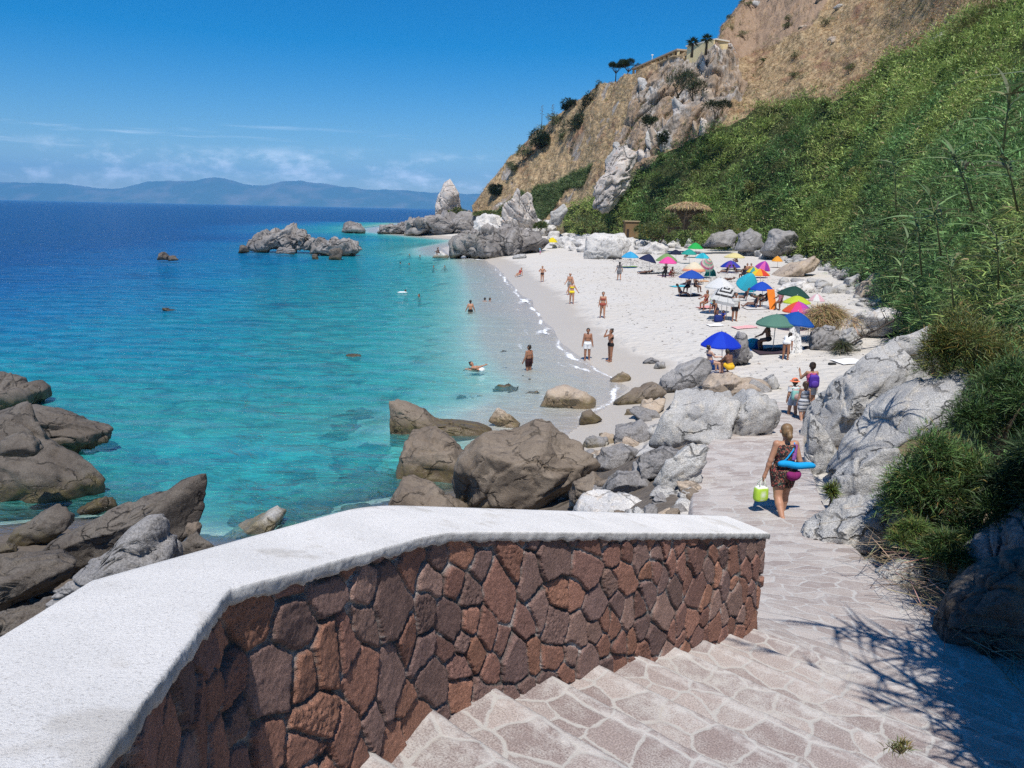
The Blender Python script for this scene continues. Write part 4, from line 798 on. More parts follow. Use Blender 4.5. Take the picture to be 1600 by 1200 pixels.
strew('stone filling the gaps between the boulders below the path', 'stones between the boulders below the path', [(880, 735, 990, 700, 22), (900, 790, 1060, 720, 34), (1000, 690, 1120, 640, 16), (1030, 780, 1090, 720, 16), (850, 775, 900, 780, 8), (1090, 630, 1200, 610, 10), (1000, 660, 1040, 620, 8), (900, 700, 960, 690, 8), (1060, 800, 1085, 760, 12), (930, 812, 1070, 806, 22)], [G['grey'], G['tan'], G['granite'], G['brown']], 53, 18, 46, sub=4)
strew('rock at the foot of the granite on the right bank', 'rocks on the right bank', [(1290, 735, 1330, 770, 3), (1300, 860, 1400, 900, 5), (1380, 920, 1480, 980, 8)], [G['granite'], G['tan']], 54, 18, 40, sub=4)
strew('pale pebble scattered on the sand', 'pebbles on the sand', [(960, 405, 1090, 436, 14), (1200, 470, 1300, 480, 10), (1280, 565, 1350, 545, 8), (1150, 590, 1240, 575, 8)], [G['granite'], G['grey']], 55, 3, 7)
wk = fa*(kd[fc].mean(1) > .6)*(fqx > 930)*(fqx < 1170)*(fqy > 80); Pk, ik = scatter(wk, 34)
for q in range(34):
    hgt_ = RNG.uniform(3.0, 8.0); rock('jagged_rock', 'jagged upright slab on the face of the crag below the yellow building', Pk[q]+np.array([0, .3, -.8]), (hgt_*RNG.uniform(.3, .55), 2.2, hgt_), [G['stack'], G['granite'], G['tan']][q % 3], 900+q, 4, RNG.uniform(-.5, .5), RNG.uniform(.1, .5), .07, 'slabs on the crag', 'rock', 9)
wk = fa*(fg < .3)*(kd[fc].mean(1) < .3)*(fqx > 1140)*(fqx < 1480)*(fqy > -5)*(fqy < 190); Pk, ik = scatter(wk, 22)
for q in range(22):
    s = RNG.uniform(.8, 2.4)
    if q < 10: rock('outcrop', 'small grey outcrop poking through the dry grass of the upper slope', Pk[q]+np.array([0, .2, -.1]), (s*1.5, s, s*.8), G['tan'] if q % 3 else G['granite'], 950+q, 3, q, .2, .07, 'outcrops on the dry upper slope', 'rock')
    else: plant('slope_shrub', 'low olive shrub on the dry grass of the upper slope', 'shrub', Pk[q]+np.array([0, -.2, .3*s]), (s*1.5, s*1.3, s*.9), 500, .32, .12, (.12, .14, .055), 'shrubs on the dry upper slope', 2, lumps=8)
STREW.sort(key=lambda q: -q[0]); rest = []
for q, a in STREW[:272]: rock(*a)
for q, a in STREW[272:]: rest.append(rock(*a))
bmr = bmesh.new()
for o in rest:
    t_ = o.data.copy(); t_.transform(Matrix.Translation(o.location)); bmr.from_mesh(t_); bpy.data.meshes.remove(t_); m0 = o.data; bpy.data.objects.remove(o); bpy.data.meshes.remove(m0)
mer = bpy.data.meshes.new('small_stones'); bmr.to_mesh(mer); bmr.free(); mer.materials.append(M['granite']); ors = bpy.data.objects.new('small_stones', mer); COL.objects.link(ors); tag(ors, kind='stuff')
# ------------------------------------------------------------------ wall: stone face, plaster core, white coping
WI = np.array([(-.47, -.7, 7.42), (-.69, 1.07, 6.9), (-.91, 2.23, 6.6), (-.36, 3.76, 6.14), (2.58, 7.09, 4.72)])
WO = np.array([(-.93, -.7, 7.42), (-1.12, 1.07, 6.95), (-1.32, 2.26, 6.6), (-.79, 4.08, 6.14), (2.30, 7.47, 4.72)])
def dense(P, Q_, step, rnd):
    A, B = [], []
    for i in range(len(P)-1):
        n = max(2, int(np.linalg.norm(P[i+1]-P[i])/step)); t = np.arange(n)[:, None]/n; A.append(P[i]+(P[i+1]-P[i])*t); B.append(Q_[i]+(Q_[i+1]-Q_[i])*t)
    A = np.concatenate(A+[P[-1:]]); B = np.concatenate(B+[Q_[-1:]])
    sA, sB = A.copy(), B.copy(); n = int(rnd/step)
    ker = np.ones(2*n+1)/(2*n+1)
    for X_ in (sA, sB):
        for c in range(3): X_[n:-n, c] = np.convolve(X_[:, c], ker, 'valid')
    w = sstep(3.15, 3.75, np.linalg.norm((A-WI[0])[:, :2], axis=1))[:, None]*sstep(0, .6, np.linalg.norm((A-WI[4])[:, :2], axis=1))[:, None]
    return A*(1-w)+sA*w, B*(1-w)+sB*w
A, B = dense(WI, WO, .008, .28)
E_, Eo = A[-1], B[-1]
# stone face follows the inner line, turns round the end and goes back along the outer side
endl = np.array([E_+(Eo-E_)*t for t in np.linspace(0, 1, 58)[1:]]); line = np.concatenate([A, endl, B[::-1][1:160]])
ds = np.linalg.norm(np.diff(line, axis=0), axis=1); sl_ = np.concatenate([[0], np.cumsum(ds)])
tg = np.gradient(line[:, :2], axis=0); ker = np.ones(9)/9
tg = np.stack([np.convolve(np.pad(tg[:, c], 4, 'edge'), ker, 'valid') for c in (0, 1)], 1); tg /= np.linalg.norm(tg, axis=1)[:, None]
nrm2 = np.stack([tg[:, 1], -tg[:, 0]], 1)
NWd = 190; wv_ = np.linspace(0, 1.55, NWd)
S_, W_ = np.meshgrid(sl_, wv_, indexing='ij'); s1, w1_ = S_.ravel(), W_.ravel()
rs = np.random.RandomState(11); Lt = sl_[-1]
cand = np.stack([rs.uniform(-.2, Lt+.2, 6000), rs.uniform(-.15, 1.7, 6000)], 1); rad_ = np.where(rs.random(6000) < .45, rs.uniform(.09, .14, 6000), rs.uniform(.15, .25, 6000)); seeds = []; sr = []
for c_, r_ in zip(cand, rad_):
    if not seeds or (np.hypot(*(np.array(seeds)-c_).T) > .62*(r_+np.array(sr))).all(): seeds.append(c_); sr.append(r_)
seeds = np.array(seeds); sr = np.array(sr); K = len(seeds); an = rs.normal(1.15, .55, K); asp = rs.uniform(1.05, 1.9, K)
Pn = np.stack([s1, w1_, 0*s1], 1); wx, wy = s1+.022*perlin(Pn*7)+.009*perlin(Pn*22), w1_+.022*perlin(Pn*7+40)+.009*perlin(Pn*22+40)
F1_ = np.full(len(s1), 9.); F2_ = np.full(len(s1), 9.); ID = np.zeros(len(s1), int)
order = np.argsort(seeds[:, 0])
for j in order:
    lo, hi = np.searchsorted(sl_, seeds[j, 0]-.55), np.searchsorted(sl_, seeds[j, 0]+.55); sl2 = slice(lo*NWd, hi*NWd)
    dx, dy = wx[sl2]-seeds[j, 0], wy[sl2]-seeds[j, 1]; ca, sa = math.cos(an[j]), math.sin(an[j])
    dd_ = np.sqrt(((dx*ca+dy*sa)/asp[j]**.5)**2+((-dx*sa+dy*ca)*asp[j]**.5)**2)-sr[j]*.55
    f1, f2 = F1_[sl2], F2_[sl2]; c1 = dd_ < f1
    F2_[sl2] = np.where(c1, f1, np.minimum(f2, dd_)); ID[sl2] = np.where(c1, j, ID[sl2]); F1_[sl2] = np.where(c1, dd_, f1)
edge = F2_-F1_
big_ = fbm(Pn*9, 4, .55); fine_ = fbm(Pn*40, 3, .6)
st_off = rs.uniform(-.005, .007, K); tx, ty = rs.normal(0, .05, K), rs.normal(0, .05, K)
prof = sstep(.002, .034, edge+.012*fine_)
hgt = prof*(.026+st_off[ID]+tx[ID]*(s1-seeds[ID, 0])+ty[ID]*(w1_-seeds[ID, 1])+.0045*big_+.0022*fine_)+(1-prof)*(.001+.012*big_+.004*fine_)
rough_stone = (rs.random(K) < .08)[ID]; hgt += rough_stone*prof*.008*fbm(Pn*26, 3, .6, True)
pal = np.array([(.22, .115, .088), (.19, .106, .086), (.25, .128, .092), (.165, .105, .092), (.185, .118, .10), (.28, .142, .096), (.235, .15, .122)])
cst = pal[rs.randint(0, len(pal), K)]*rs.uniform(1.0, 1.5, (K, 1))
cm_ = np.array([.46, .43, .40])*(.75+.45*big_[:, None]); dkm = sstep(-.25, .2, perlin(Pn*5+80))[:, None]; cm_ = cm_*(1-dkm*.72)
mk_ = sstep(.008, .022, edge+.006*fine_)[:, None]
colw = cst[ID]*(1+.16*big_[:, None]+.1*fine_[:, None])*mk_+cm_*(1-mk_)
sm = sstep(.55, .8, perlin(Pn*11+33)+.35*fine_)[:, None]*mk_*(edge < .05)[:, None]; colw = colw*(1-sm*.6)+np.array([.5, .47, .44])*sm*.6
nn2 = np.repeat(nrm2, NWd, 0); base = np.repeat(line, NWd, 0)
VW = np.stack([base[:, 0]+nn2[:, 0]*(hgt-.03), base[:, 1]+nn2[:, 1]*(hgt-.03), base[:, 2]-.045-w1_], 1)
wall = tag(empty('stone_wall', (A[0, 0], A[0, 1], 5.0)), 'brown stone parapet wall with a white roughcast coping, curving down beside the steps', 'wall'); wl = np.array(wall.location)
m, nt, out = newmat('wall_stone'); a_ = nd(nt, 'ShaderNodeAttribute', attribute_name='Col').outputs[0]; tc = nd(nt, 'ShaderNodeTexCoord').outputs['Object']
n1 = noise(nt, tc, 70., 5., .7); n2 = noise(nt, tc, 260., 3., .7); pit = nd(nt, 'ShaderNodeTexVoronoi', {'Vector': tc, 'Scale': 150.}).outputs[0]
c = mixc(nt, 1., a_, mixc(nt, maprange(nt, n1, .25, .75), (.72, .72, .72), (1.3, 1.27, 1.25)), 'MULTIPLY'); c = mixc(nt, math_(nt, 'MULTIPLY', maprange(nt, pit, .28, .12), .35), c, (.04, .03, .028))
princ(nt, out, c, .88, math_(nt, 'ADD', math_(nt, 'ADD', n1, math_(nt, 'MULTIPLY', n2, .4)), math_(nt, 'ADD', math_(nt, 'MULTIPLY', maprange(nt, pit, .0, .35), .5), math_(nt, 'MULTIPLY', noise(nt, tc, 24., 5., .7), 1.3))), 1., .014, .2)
mk('stone_facing', VW-wl, grid_faces(len(line), NWd)[:, ::-1].copy(), m, wall, col=np.clip(colw, .01, .9))
core = []; 
ca_, cb_ = A-np.append(0*A[0, :2], 0), B
mi = A[::6]; mo = B[::6]; mid = (mo-mi); Vc = []
for a1_, b1_ in zip(mi, mo):
    i_ = a1_+(b1_-a1_)*.22; o_2 = b1_-(b1_-a1_)*.12
    Vc += [(*i_[:2], i_[2]-.03), (*o_2[:2], o_2[2]-.03), (*o_2[:2], 1.5), (*i_[:2], 1.5)]
n = len(mi); Fc_ = [(4*i+k, 4*i+(k+1) % 4, 4*i+4+(k+1) % 4, 4*i+4+k) for i in range(n-1) for k in range(4)]+[(0, 3, 2, 1), (4*n-4, 4*n-3, 4*n-2, 4*n-1)]
M['plain'] = simple('render_coat', (.42, .40, .37), .9, .15, .2, 12.)
mk('core', np.array(Vc)-wl, Fc_, M['plain'], wall, smooth=False)
# coping
prof_c = [(.0, -.062), (-.014, -.058), (-.020, -.044), (-.021, -.03), (-.021, -.016), (-.0195, -.004), (-.014, -.0005)]+[(x, .004*math.sin(math.pi*x)) for x in np.linspace(.0, 1., 34)]+[(1.03, 0), (1.05, -.02), (1.05, -.08)]
Ac = np.concatenate([A[::2], A[-1:]]); Bc = np.concatenate([B[::2], B[-1:]]); ext = (Ac[-1]-Ac[-8]); ext = ext/np.linalg.norm(ext)
Ac = np.concatenate([Ac, Ac[-1:]+ext*.03]); Bc = np.concatenate([Bc, Bc[-1:]+ext*.03])
cw = np.linalg.norm((Bc-Ac)[:, :2], axis=1); un = (Bc-Ac)/cw[:, None]; un[:, 2] = 0
prv = np.zeros((len(Ac), len(prof_c), 3))
for k, (x, z) in enumerate(prof_c):
    off_ = x*cw if 0 <= x <= 1 else (x if x < 0 else cw+(x-1))
    prv[:, k] = Ac+un*np.broadcast_to(off_, (len(Ac),))[:, None]+np.array([0, 0, z])
sA_ = np.arange(len(Ac))*.016
for k in range(7):
    q = np.stack([sA_, 0*sA_+k*.02, 0*sA_], 1); f = [1, 1, .75, .5, .3, .1, .05][k]
    prv[:, k, 2] += f*.017*fbm(q*8, 5, .7); prv[:, k] -= un*(.004*fbm(q*30+7, 3, .7)+f*.005*fbm(q*9+3, 3, .6))[:, None]
prv[:, :, 2] += .0008*perlin((prv*4).reshape(-1, 3)).reshape(prv.shape[:2])
for r_, f in ((-1, .012), (-2, .002)): prv[r_, :, 2] -= f
m, nt, out = newmat('coping_roughcast'); tc = nd(nt, 'ShaderNodeTexCoord').outputs['Object']
n1 = noise(nt, tc, 120., 4., .85); n2 = noise(nt, tc, 2.2, 5., .6); v3 = noise(nt, tc, 60., 3., .6)
n5 = noise(nt, tc, 26., 5., .7)
c = mixc(nt, maprange(nt, n2, .35, .7), (.80, .775, .735), (.72, .70, .665)); c = mixc(nt, math_(nt, 'MULTIPLY', maprange(nt, n5, .55, .78), .25), c, (.45, .42, .38)); c = mixc(nt, math_(nt, 'MULTIPLY', maprange(nt, n1, .52, .66), .75), c, (.33, .31, .29))
c = mixc(nt, 1., c, nd(nt, 'ShaderNodeAttribute', attribute_name='Col').outputs[0], 'MULTIPLY')
princ(nt, out, c, .92, math_(nt, 'ADD', math_(nt, 'MULTIPLY', v3, .4), math_(nt, 'MULTIPLY', n1, -1.)), .9, .007, .1)
ncp = len(prof_c); Fcp = grid_faces(len(Ac), ncp).tolist()+[tuple((len(Ac)-1)*ncp+k for k in range(ncp))]
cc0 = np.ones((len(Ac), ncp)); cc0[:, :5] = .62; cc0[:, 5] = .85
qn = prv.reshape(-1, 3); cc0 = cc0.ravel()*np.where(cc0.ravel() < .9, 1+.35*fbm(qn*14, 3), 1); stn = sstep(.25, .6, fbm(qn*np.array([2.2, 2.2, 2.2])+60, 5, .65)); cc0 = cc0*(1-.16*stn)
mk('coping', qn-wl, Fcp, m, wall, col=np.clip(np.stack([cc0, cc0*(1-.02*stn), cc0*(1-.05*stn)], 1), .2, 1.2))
# ------------------------------------------------------------------ steps and paved ramp
def pavemat(name, sx, sy, warp, stone, smear, mort=(.60, .575, .54), RND=.8, worn=None):
    m, nt, out = newmat(name); uv = nd(nt, 'ShaderNodeUVMap').outputs[0]
    wn = nd(nt, 'ShaderNodeTexNoise', {'Vector': uv, 'Scale': 5., 'Detail': 3.}).outputs[1]
    wv = nd(nt, 'ShaderNodeVectorMath', {0: uv, 1: nd(nt, 'ShaderNodeVectorMath', {0: nd(nt, 'ShaderNodeVectorMath', {0: wn, 1: (.5, .5, .5)}, operation='SUBTRACT').outputs[0], 'Scale': warp}, operation='SCALE').outputs[0]}, operation='ADD').outputs[0]
    mp = nd(nt, 'ShaderNodeMapping', {0: wv, 3: (sx, sy, 1.)}).outputs[0]
    e = nd(nt, 'ShaderNodeTexVoronoi', {'Vector': mp, 'Scale': 1., 'Randomness': RND}, feature='DISTANCE_TO_EDGE', voronoi_dimensions='2D').outputs[0]
    cc = nd(nt, 'ShaderNodeTexVoronoi', {'Vector': mp, 'Scale': 1., 'Randomness': RND}, voronoi_dimensions='2D').outputs[1]
    n1 = noise(nt, uv, 9., 6., .7); n2 = noise(nt, uv, 85., 4., .8); n3 = noise(nt, uv, 1.6, 4., .6); n4 = noise(nt, uv, 240., 3., .7)
    sc = nd(nt, 'ShaderNodeSeparateColor', {0: cc})
    s = mixc(nt, sc.outputs[0], stone[0], stone[1]); s = mixc(nt, maprange(nt, sc.outputs[1], .55, .9), s, stone[2])
    s = mixc(nt, 1., s, mixc(nt, maprange(nt, n2, .3, .7), (.62,)*3, (1.42,)*3), 'MULTIPLY')
    wh = math_(nt, 'MULTIPLY', maprange(nt, math_(nt, 'ADD', math_(nt, 'MULTIPLY', n2, .55), math_(nt, 'ADD', math_(nt, 'MULTIPLY', n1, .5), math_(nt, 'MULTIPLY', n3, .5))), .70, .98), smear)
    s = mixc(nt, wh, s, mort)
    mo = mixc(nt, maprange(nt, n4, .35, .7), mort, tuple(x*.72 for x in mort)); mo = mixc(nt, math_(nt, 'MULTIPLY', maprange(nt, n3, .5, .75), .5), mo, (.44, .38, .32))
    em = maprange(nt, math_(nt, 'ADD', e, math_(nt, 'MULTIPLY', math_(nt, 'SUBTRACT', n1, .5), .22)), .018, .060)
    c = mixc(nt, em, mo, s)
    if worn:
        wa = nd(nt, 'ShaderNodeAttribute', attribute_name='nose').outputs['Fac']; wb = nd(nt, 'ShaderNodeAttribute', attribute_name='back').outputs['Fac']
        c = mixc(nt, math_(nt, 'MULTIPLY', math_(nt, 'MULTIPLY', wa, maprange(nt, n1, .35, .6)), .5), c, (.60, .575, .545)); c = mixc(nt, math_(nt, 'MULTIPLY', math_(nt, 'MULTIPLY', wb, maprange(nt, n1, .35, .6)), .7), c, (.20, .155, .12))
    h = math_(nt, 'ADD', math_(nt, 'MULTIPLY', maprange(nt, e, .0, .12), .35), math_(nt, 'ADD', math_(nt, 'MULTIPLY', n2, .7), math_(nt, 'MULTIPLY', n4, .2)))
    princ(nt, out, c, .85, h, .75, .015, .25); return m
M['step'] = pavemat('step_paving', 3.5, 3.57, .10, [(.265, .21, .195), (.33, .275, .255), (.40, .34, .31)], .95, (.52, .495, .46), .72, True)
M['pave'] = pavemat('ramp_paving', 2.5, 5.2, .15, [(.30, .25, .23), (.38, .33, .30), (.45, .405, .375)], .8, (.53, .51, .485))
VV = []; FF = []; UU = []; NO = []; BA = []; nV = 0
vs = np.linspace(-3.0, 2.6, 181)
for k in range(-7, 10):
    t1 = 1.93+.56*k; t0_ = t1-.56; z = CZ-(2.47+.181*k)
    rows_ = [(t0_+.56*f, z-.006*f) for f in np.linspace(0, .93, 16)]+[(t1-.022, z-.010), (t1-.008, z-.018), (t1, z-.034), (t1+.002, z-.20)]
    for i, (t, zz) in enumerate(rows_):
        wob = .018*perlin(np.stack([vs*3, 0*vs+k*7.7, 0*vs], 1))+.008*perlin(np.stack([vs*11, 0*vs+k*7.7, 0*vs], 1))
        bump_ = .007*perlin(np.stack([vs*6, 0*vs+t*6, 0*vs+3], 1))+.005*perlin(np.stack([vs*15, 0*vs+t*15, 0*vs+3], 1))
        tt_ = t+(wob if i > 11 else wob*i/12); p = FLU[None]*np.asarray(tt_)[:, None]+FLV[None]*vs[:, None]
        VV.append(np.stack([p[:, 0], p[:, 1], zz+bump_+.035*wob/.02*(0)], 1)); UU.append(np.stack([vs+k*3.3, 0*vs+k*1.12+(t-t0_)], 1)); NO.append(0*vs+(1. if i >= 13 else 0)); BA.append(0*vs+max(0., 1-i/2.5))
    FF.append(grid_faces(20, 181)+nV); nV += 20*181
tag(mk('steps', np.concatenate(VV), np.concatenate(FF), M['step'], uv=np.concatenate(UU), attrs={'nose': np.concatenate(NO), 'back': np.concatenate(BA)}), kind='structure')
ia = np.linspace(0, 8, 420); kk_ = np.arange(9)
def sm_(Am):
    o = np.stack([np.interp(ia, kk_, Am[:, j]) for j in range(3)], 1)
    for _ in range(3):
        o[12:-12] = np.stack([np.convolve(o[:, j], np.ones(25)/25, 'valid') for j in range(3)], 1)
    return o
La, Ra = sm_(PATH_L), sm_(PATH_R); nc = 110; f_ = np.linspace(0, 1, nc)
PV = La[:, None]+(Ra-La)[:, None]*f_[None, :, None]; along = np.concatenate([[0], np.cumsum(np.linalg.norm(np.diff((La+Ra)/2, axis=0), axis=1))])
wdt = np.linalg.norm(Ra-La, axis=1); U_ = np.stack([(f_[None]-.5)*wdt[:, None], np.broadcast_to(along[:, None], (420, nc))], 2).reshape(-1, 2)
pv = PV.reshape(-1, 3); stepz = .018*((along*1.35) % 1.0)
pv[:, 2] += .02*perlin(pv*np.array([1.3, 1.3, 0]))+.010*perlin(pv*np.array([3.5, 5.5, 0]))+np.repeat(stepz, nc)
edge_ = np.tile(np.minimum(f_, 1-f_), 420); pv[:, 2] -= .1*np.exp(-(edge_/.012)**2)
pv[:, :2] += (.05*perlin(pv*2.1))[:, None]*np.exp(-(edge_/.03)**2)[:, None]
tag(mk('path', pv, grid_faces(420, nc), M['pave'], uv=U_), kind='structure')
# ------------------------------------------------------------------ right bank: shrubs, reeds, dry litter
GG = (.095, .16, .05)
plant('shrub', 'dense bright green shrub spilling over the granite beside the path', 'shrub', atd(1466, 765, 10.0), (1.6, 1.5, 1.9), 22000, .13, .018, GG, 'shrubs on the right bank', yellow=.1, lumps=26, shell=.2, base=atd(1470, 860, 10.2), stems=4)
plant('shrub', 'wide green shrub under the shaded right edge, next to the bright shrub', 'shrub', atd(1545, 800, 9.4), (1.35, 1.4, 1.3), 13000, .13, .018, (.055, .095, .03), 'shrubs on the right bank', yellow=.05, lumps=20, shell=.2, base=atd(1540, 880, 9.4), stems=4)
plant('shrub', 'low wide shrub creeping over the stones in front of the bright shrub', 'shrub', atd(1495, 862, 9.0), (1.0, .8, .6), 9000, .12, .016, (.085, .145, .045), 'shrubs on the right bank', yellow=.1, lumps=14, shell=.2, stems=3)
plant('shrub', 'small low green shrub at the foot of the bright shrub', 'shrub', atd(1425, 840, 9.3), (.75, .6, .42), 3200, .12, .016, (.085, .13, .035), 'shrubs on the right bank', yellow=.1, lumps=8, shell=.2)
plant('shrub', 'yellowing shrub on top of the granite below the reeds', 'shrub', atd(1508, 555, 15.0), (1.8, 1.8, 2.1), 17000, .17, .022, (.13, .17, .055), 'shrubs on the right bank', yellow=.35, lumps=14, shell=.3)
plant('shrub', 'deep green shrub between the yellowing shrub and the bright one', 'shrub', atd(1570, 640, 11.2), (1.7, 1.6, 1.9), 14000, .15, .02, (.075, .13, .042), 'shrubs on the right bank', lumps=14, shell=.3)
plant('shrub', 'dark shrub at the right edge above the shaded boulders', 'shrub', atd(1625, 740, 8.8), (1.5, 1.5, 1.5), 8000, .16, .022, (.04, .07, .025), 'shrubs on the right bank', lumps=12, shell=.3)
plant('shrub', 'tuft of bright green leaves sprouting beside the paving under the granite', 'plant', atd(1298, 772, 11.4), (.26, .25, .42), 700, .13, .02, (.13, .17, .04), None, yellow=.15, lumps=6, shell=.1)
plant('shrub', 'little green weed in a joint of the lowest steps', 'plant', atd(1404, 1172, 3.35)+np.array([0, 0, .02]), (.14, .1, .05), 160, .05, .008, (.12, .12, .04), None, yellow=.2, lumps=5, shell=.1)
def giant_reed(px, py, d, H, label, nl=20, ll=.75, lean=(0, 0), col=(.14, .20, .08)):
    b = atd(px, py, d); r = tag(empty('giant_reed', b), label, 'reed', 'giant reeds on the right slope'); s = MB()
    top = np.array([lean[0], lean[1], H]); s.tube([(0, 0, 0), top*np.array([.4, .4, .5]), top], [.016, .013, .006], 6, (.16, .18, .07)); s.build('cane', M['leaf'], r)
    f = np.linspace(.25, 1, nl)[:, None]; P = top*np.concatenate([f**1.3, f**1.3, .35+.65*f], 1); a = np.arange(nl)*2.9+RNG.uniform(-.5, .5, nl)
    D = np.stack([np.cos(a), np.sin(a), RNG.uniform(.25, 1.0, nl)+np.where(f[:, 0] > .85, .8, 0)], 1); D /= np.linalg.norm(D, axis=1)[:, None]
    V, Fq, C = blades(P, D, ll*RNG.uniform(.7, 1.2, nl), .05, cvar(col, nl, .2), RNG.uniform(.3, .8, nl), 6); mk('leaf', V, Fq, M['leaf'], r, col=C)
for a in [(1440, 430, 12.5, 1.1, 'tall reed with long arching leaves in front of the reed slope'), (1470, 400, 12.0, .9, 'reed with drooping leaves right of the tall arching one'), (1405, 440, 14, .8, 'reed at the outer corner of the thicket above the beach boulders'),
          (1565, 250, 10.5, .8, 'pale reed plume highest up near the right edge'), (1520, 330, 11.0, .8, 'reed standing below the highest plume'), (1590, 330, 9.5, .7, 'reed with broad leaves cut by the right edge of the picture'),
          (1490, 480, 13.0, 1.0, 'reed bending over the yellowing shrub'), (1560, 450, 11.5, .8, 'reed above the deep green shrub'), (1440, 500, 15, 1.0, 'lowest reed in the thicket beside the straw shrub'), (1400, 330, 18, 1.2, 'slim reed further up behind the tall arching one'), (1350, 395, 26, 1.3, 'farthest single reed standing over the orange-tan boulder')]:
    giant_reed(*a, lean=(RNG.uniform(-.5, .1), RNG.uniform(-.3, .2)))
# thick near reeds as one mass
n0 = 4400; wt = fa*(fg > .5)*(fdc < 34)*(fqx > 1340)*(fqx < 1720)/np.clip(fdc, 8, 60)**1.6
P, i = scatter(wt, n0); k = 14; n = n0*k; hh = RNG.uniform(.2, .9, n)
P5 = np.repeat(P, k, 0)+np.stack([RNG.normal(0, .12, n), RNG.normal(0, .12, n)-.1, hh], 1); D = rdir(n, .05, 1); D[:, 1] -= .25; D /= np.linalg.norm(D, axis=1)[:, None]
tn = np.repeat(RNG.uniform(.5, 1.5, n0), k)[:, None]; yl = np.repeat(RNG.random(n0) < .22, k)
cb = cvar((.145, .22, .08), n, .25)*tn; cb[yl] = cvar((.27, .27, .09), int(yl.sum()), .25); dd_ = RNG.random(n) < .06; cb[dd_] = cvar((.33, .26, .14), int(dd_.sum()), .2)
V, Fq, C = blades(P5, D, RNG.uniform(.25, .62, n), RNG.uniform(.022, .042, n), np.clip(cb, .01, .6), RNG.uniform(.3, .9, n), 4)
tag(mk('reed_foliage', V, Fq, M['leaf'], col=C), kind='stuff')
# the tall growth on the bank outside the picture whose shade falls on the steps
n0 = 120; P0 = []
for (x, y, z, sx, sy, sz, m_) in [(5.9, 6.3, 7.2, .5, .5, .6, 90), (7.0, 6.8, 7.8, .5, .5, .6, 50), (5.3, 5.2, 7.0, .5, .5, .5, 90), (4.7, 4.2, 6.8, .45, .5, .5, 74), (4.1, 3.3, 6.7, .4, .45, .4, 50)]:
    P0.append(np.stack([RNG.normal(x, sx*.5, m_), RNG.normal(y, sy*.5, m_), RNG.normal(z, sz*.5, m_)], 1))
P0 = np.concatenate(P0); k = 110; n = len(P0)*k
D = rdir(n, -.4, 1); V, Fq, C = blades(np.repeat(P0, k, 0)+RNG.normal(0, .16, (n, 3)), D, RNG.uniform(.25, .6, n), .045, cvar((.06, .10, .035), n, .25), .6, 3)
tag(mk('overhanging_reeds', V, Fq, M['leaf'], col=C), kind='stuff')
for j, (a_, b_, k0, k1, nl, ll) in enumerate([((1150, 1030), (1480, 1130), 7.4, 5.8, 20, .35), ((1300, 962), (1450, 1000), 5.6, 5.0, 46, .7), ((1370, 1050), (1540, 1110), 5.2, 4.6, 40, .7), ((1330, 1120), (1560, 1175), 5.4, 4.8, 24, .45), ((1420, 1010), (1580, 1060), 5.0, 4.6, 46, .7)]):
    tp = atz(*a_, 3.62)+SUN*k0; md = atz(*b_, 3.5)+SUN*k1; b = np.array([max(md[0]+1.4, 4.6), md[1]-1.6, 4.6]); r = tag(empty('giant_reed', b), 'reed leaning over the steps from the bank, its shade lying across the paving', 'reed', 'reeds leaning over the steps')
    tp, md = tp-b, md-b; s = MB(); s.tube([(0, 0, 0), md*np.array([.55, .55, .7]), md, (md+tp)/2, tp], [.03, .026, .02, .016, .008], 6, (.16, .18, .07)); s.build('cane', M['leaf'], r)
    f = np.linspace(0, 1, nl)[:, None]; P = md+(tp-md)*f; D = rdir(nl, -.3, .6)*.8+(tp-md)/np.linalg.norm(tp-md)*.7; D /= np.linalg.norm(D, axis=1)[:, None]
    V, Fq, C = blades(P, D, ll*RNG.uniform(.7, 1.2, nl), .055, cvar((.1, .15, .06), nl, .2), .4, 4); mk('leaf', V, Fq, M['leaf'], r, col=C)
# dry reed litter beside the paving
n = 900; xs = RNG.uniform(0, 1, n); P = np.stack([4.75+.9*xs+RNG.normal(0, .25, n), 9.2-4.6*xs+RNG.normal(0, .5, n)+0, 0*xs], 1); P[:, 0] += np.clip(7.5-P[:, 1], 0, 3)*.12
P[:, 2] = np.maximum(T(P[:, 0], P[:, 1]), np.where(P[:, 0] < 5.1, 3.5, 0))+RNG.uniform(.02, .18, n); a = RNG.normal(.6, .9, n); D = np.stack([np.cos(a), -np.sin(a), RNG.normal(0, .12, n)], 1); D /= np.linalg.norm(D, axis=1)[:, None]
V, Fq, C = blades(P, D, RNG.uniform(.2, .8, n), RNG.uniform(.006, .018, n), cvar((.26, .20, .13), n, .35), .05)
tag(mk('dry_reed_litter', V, Fq, M['straw'], col=C), kind='stuff')
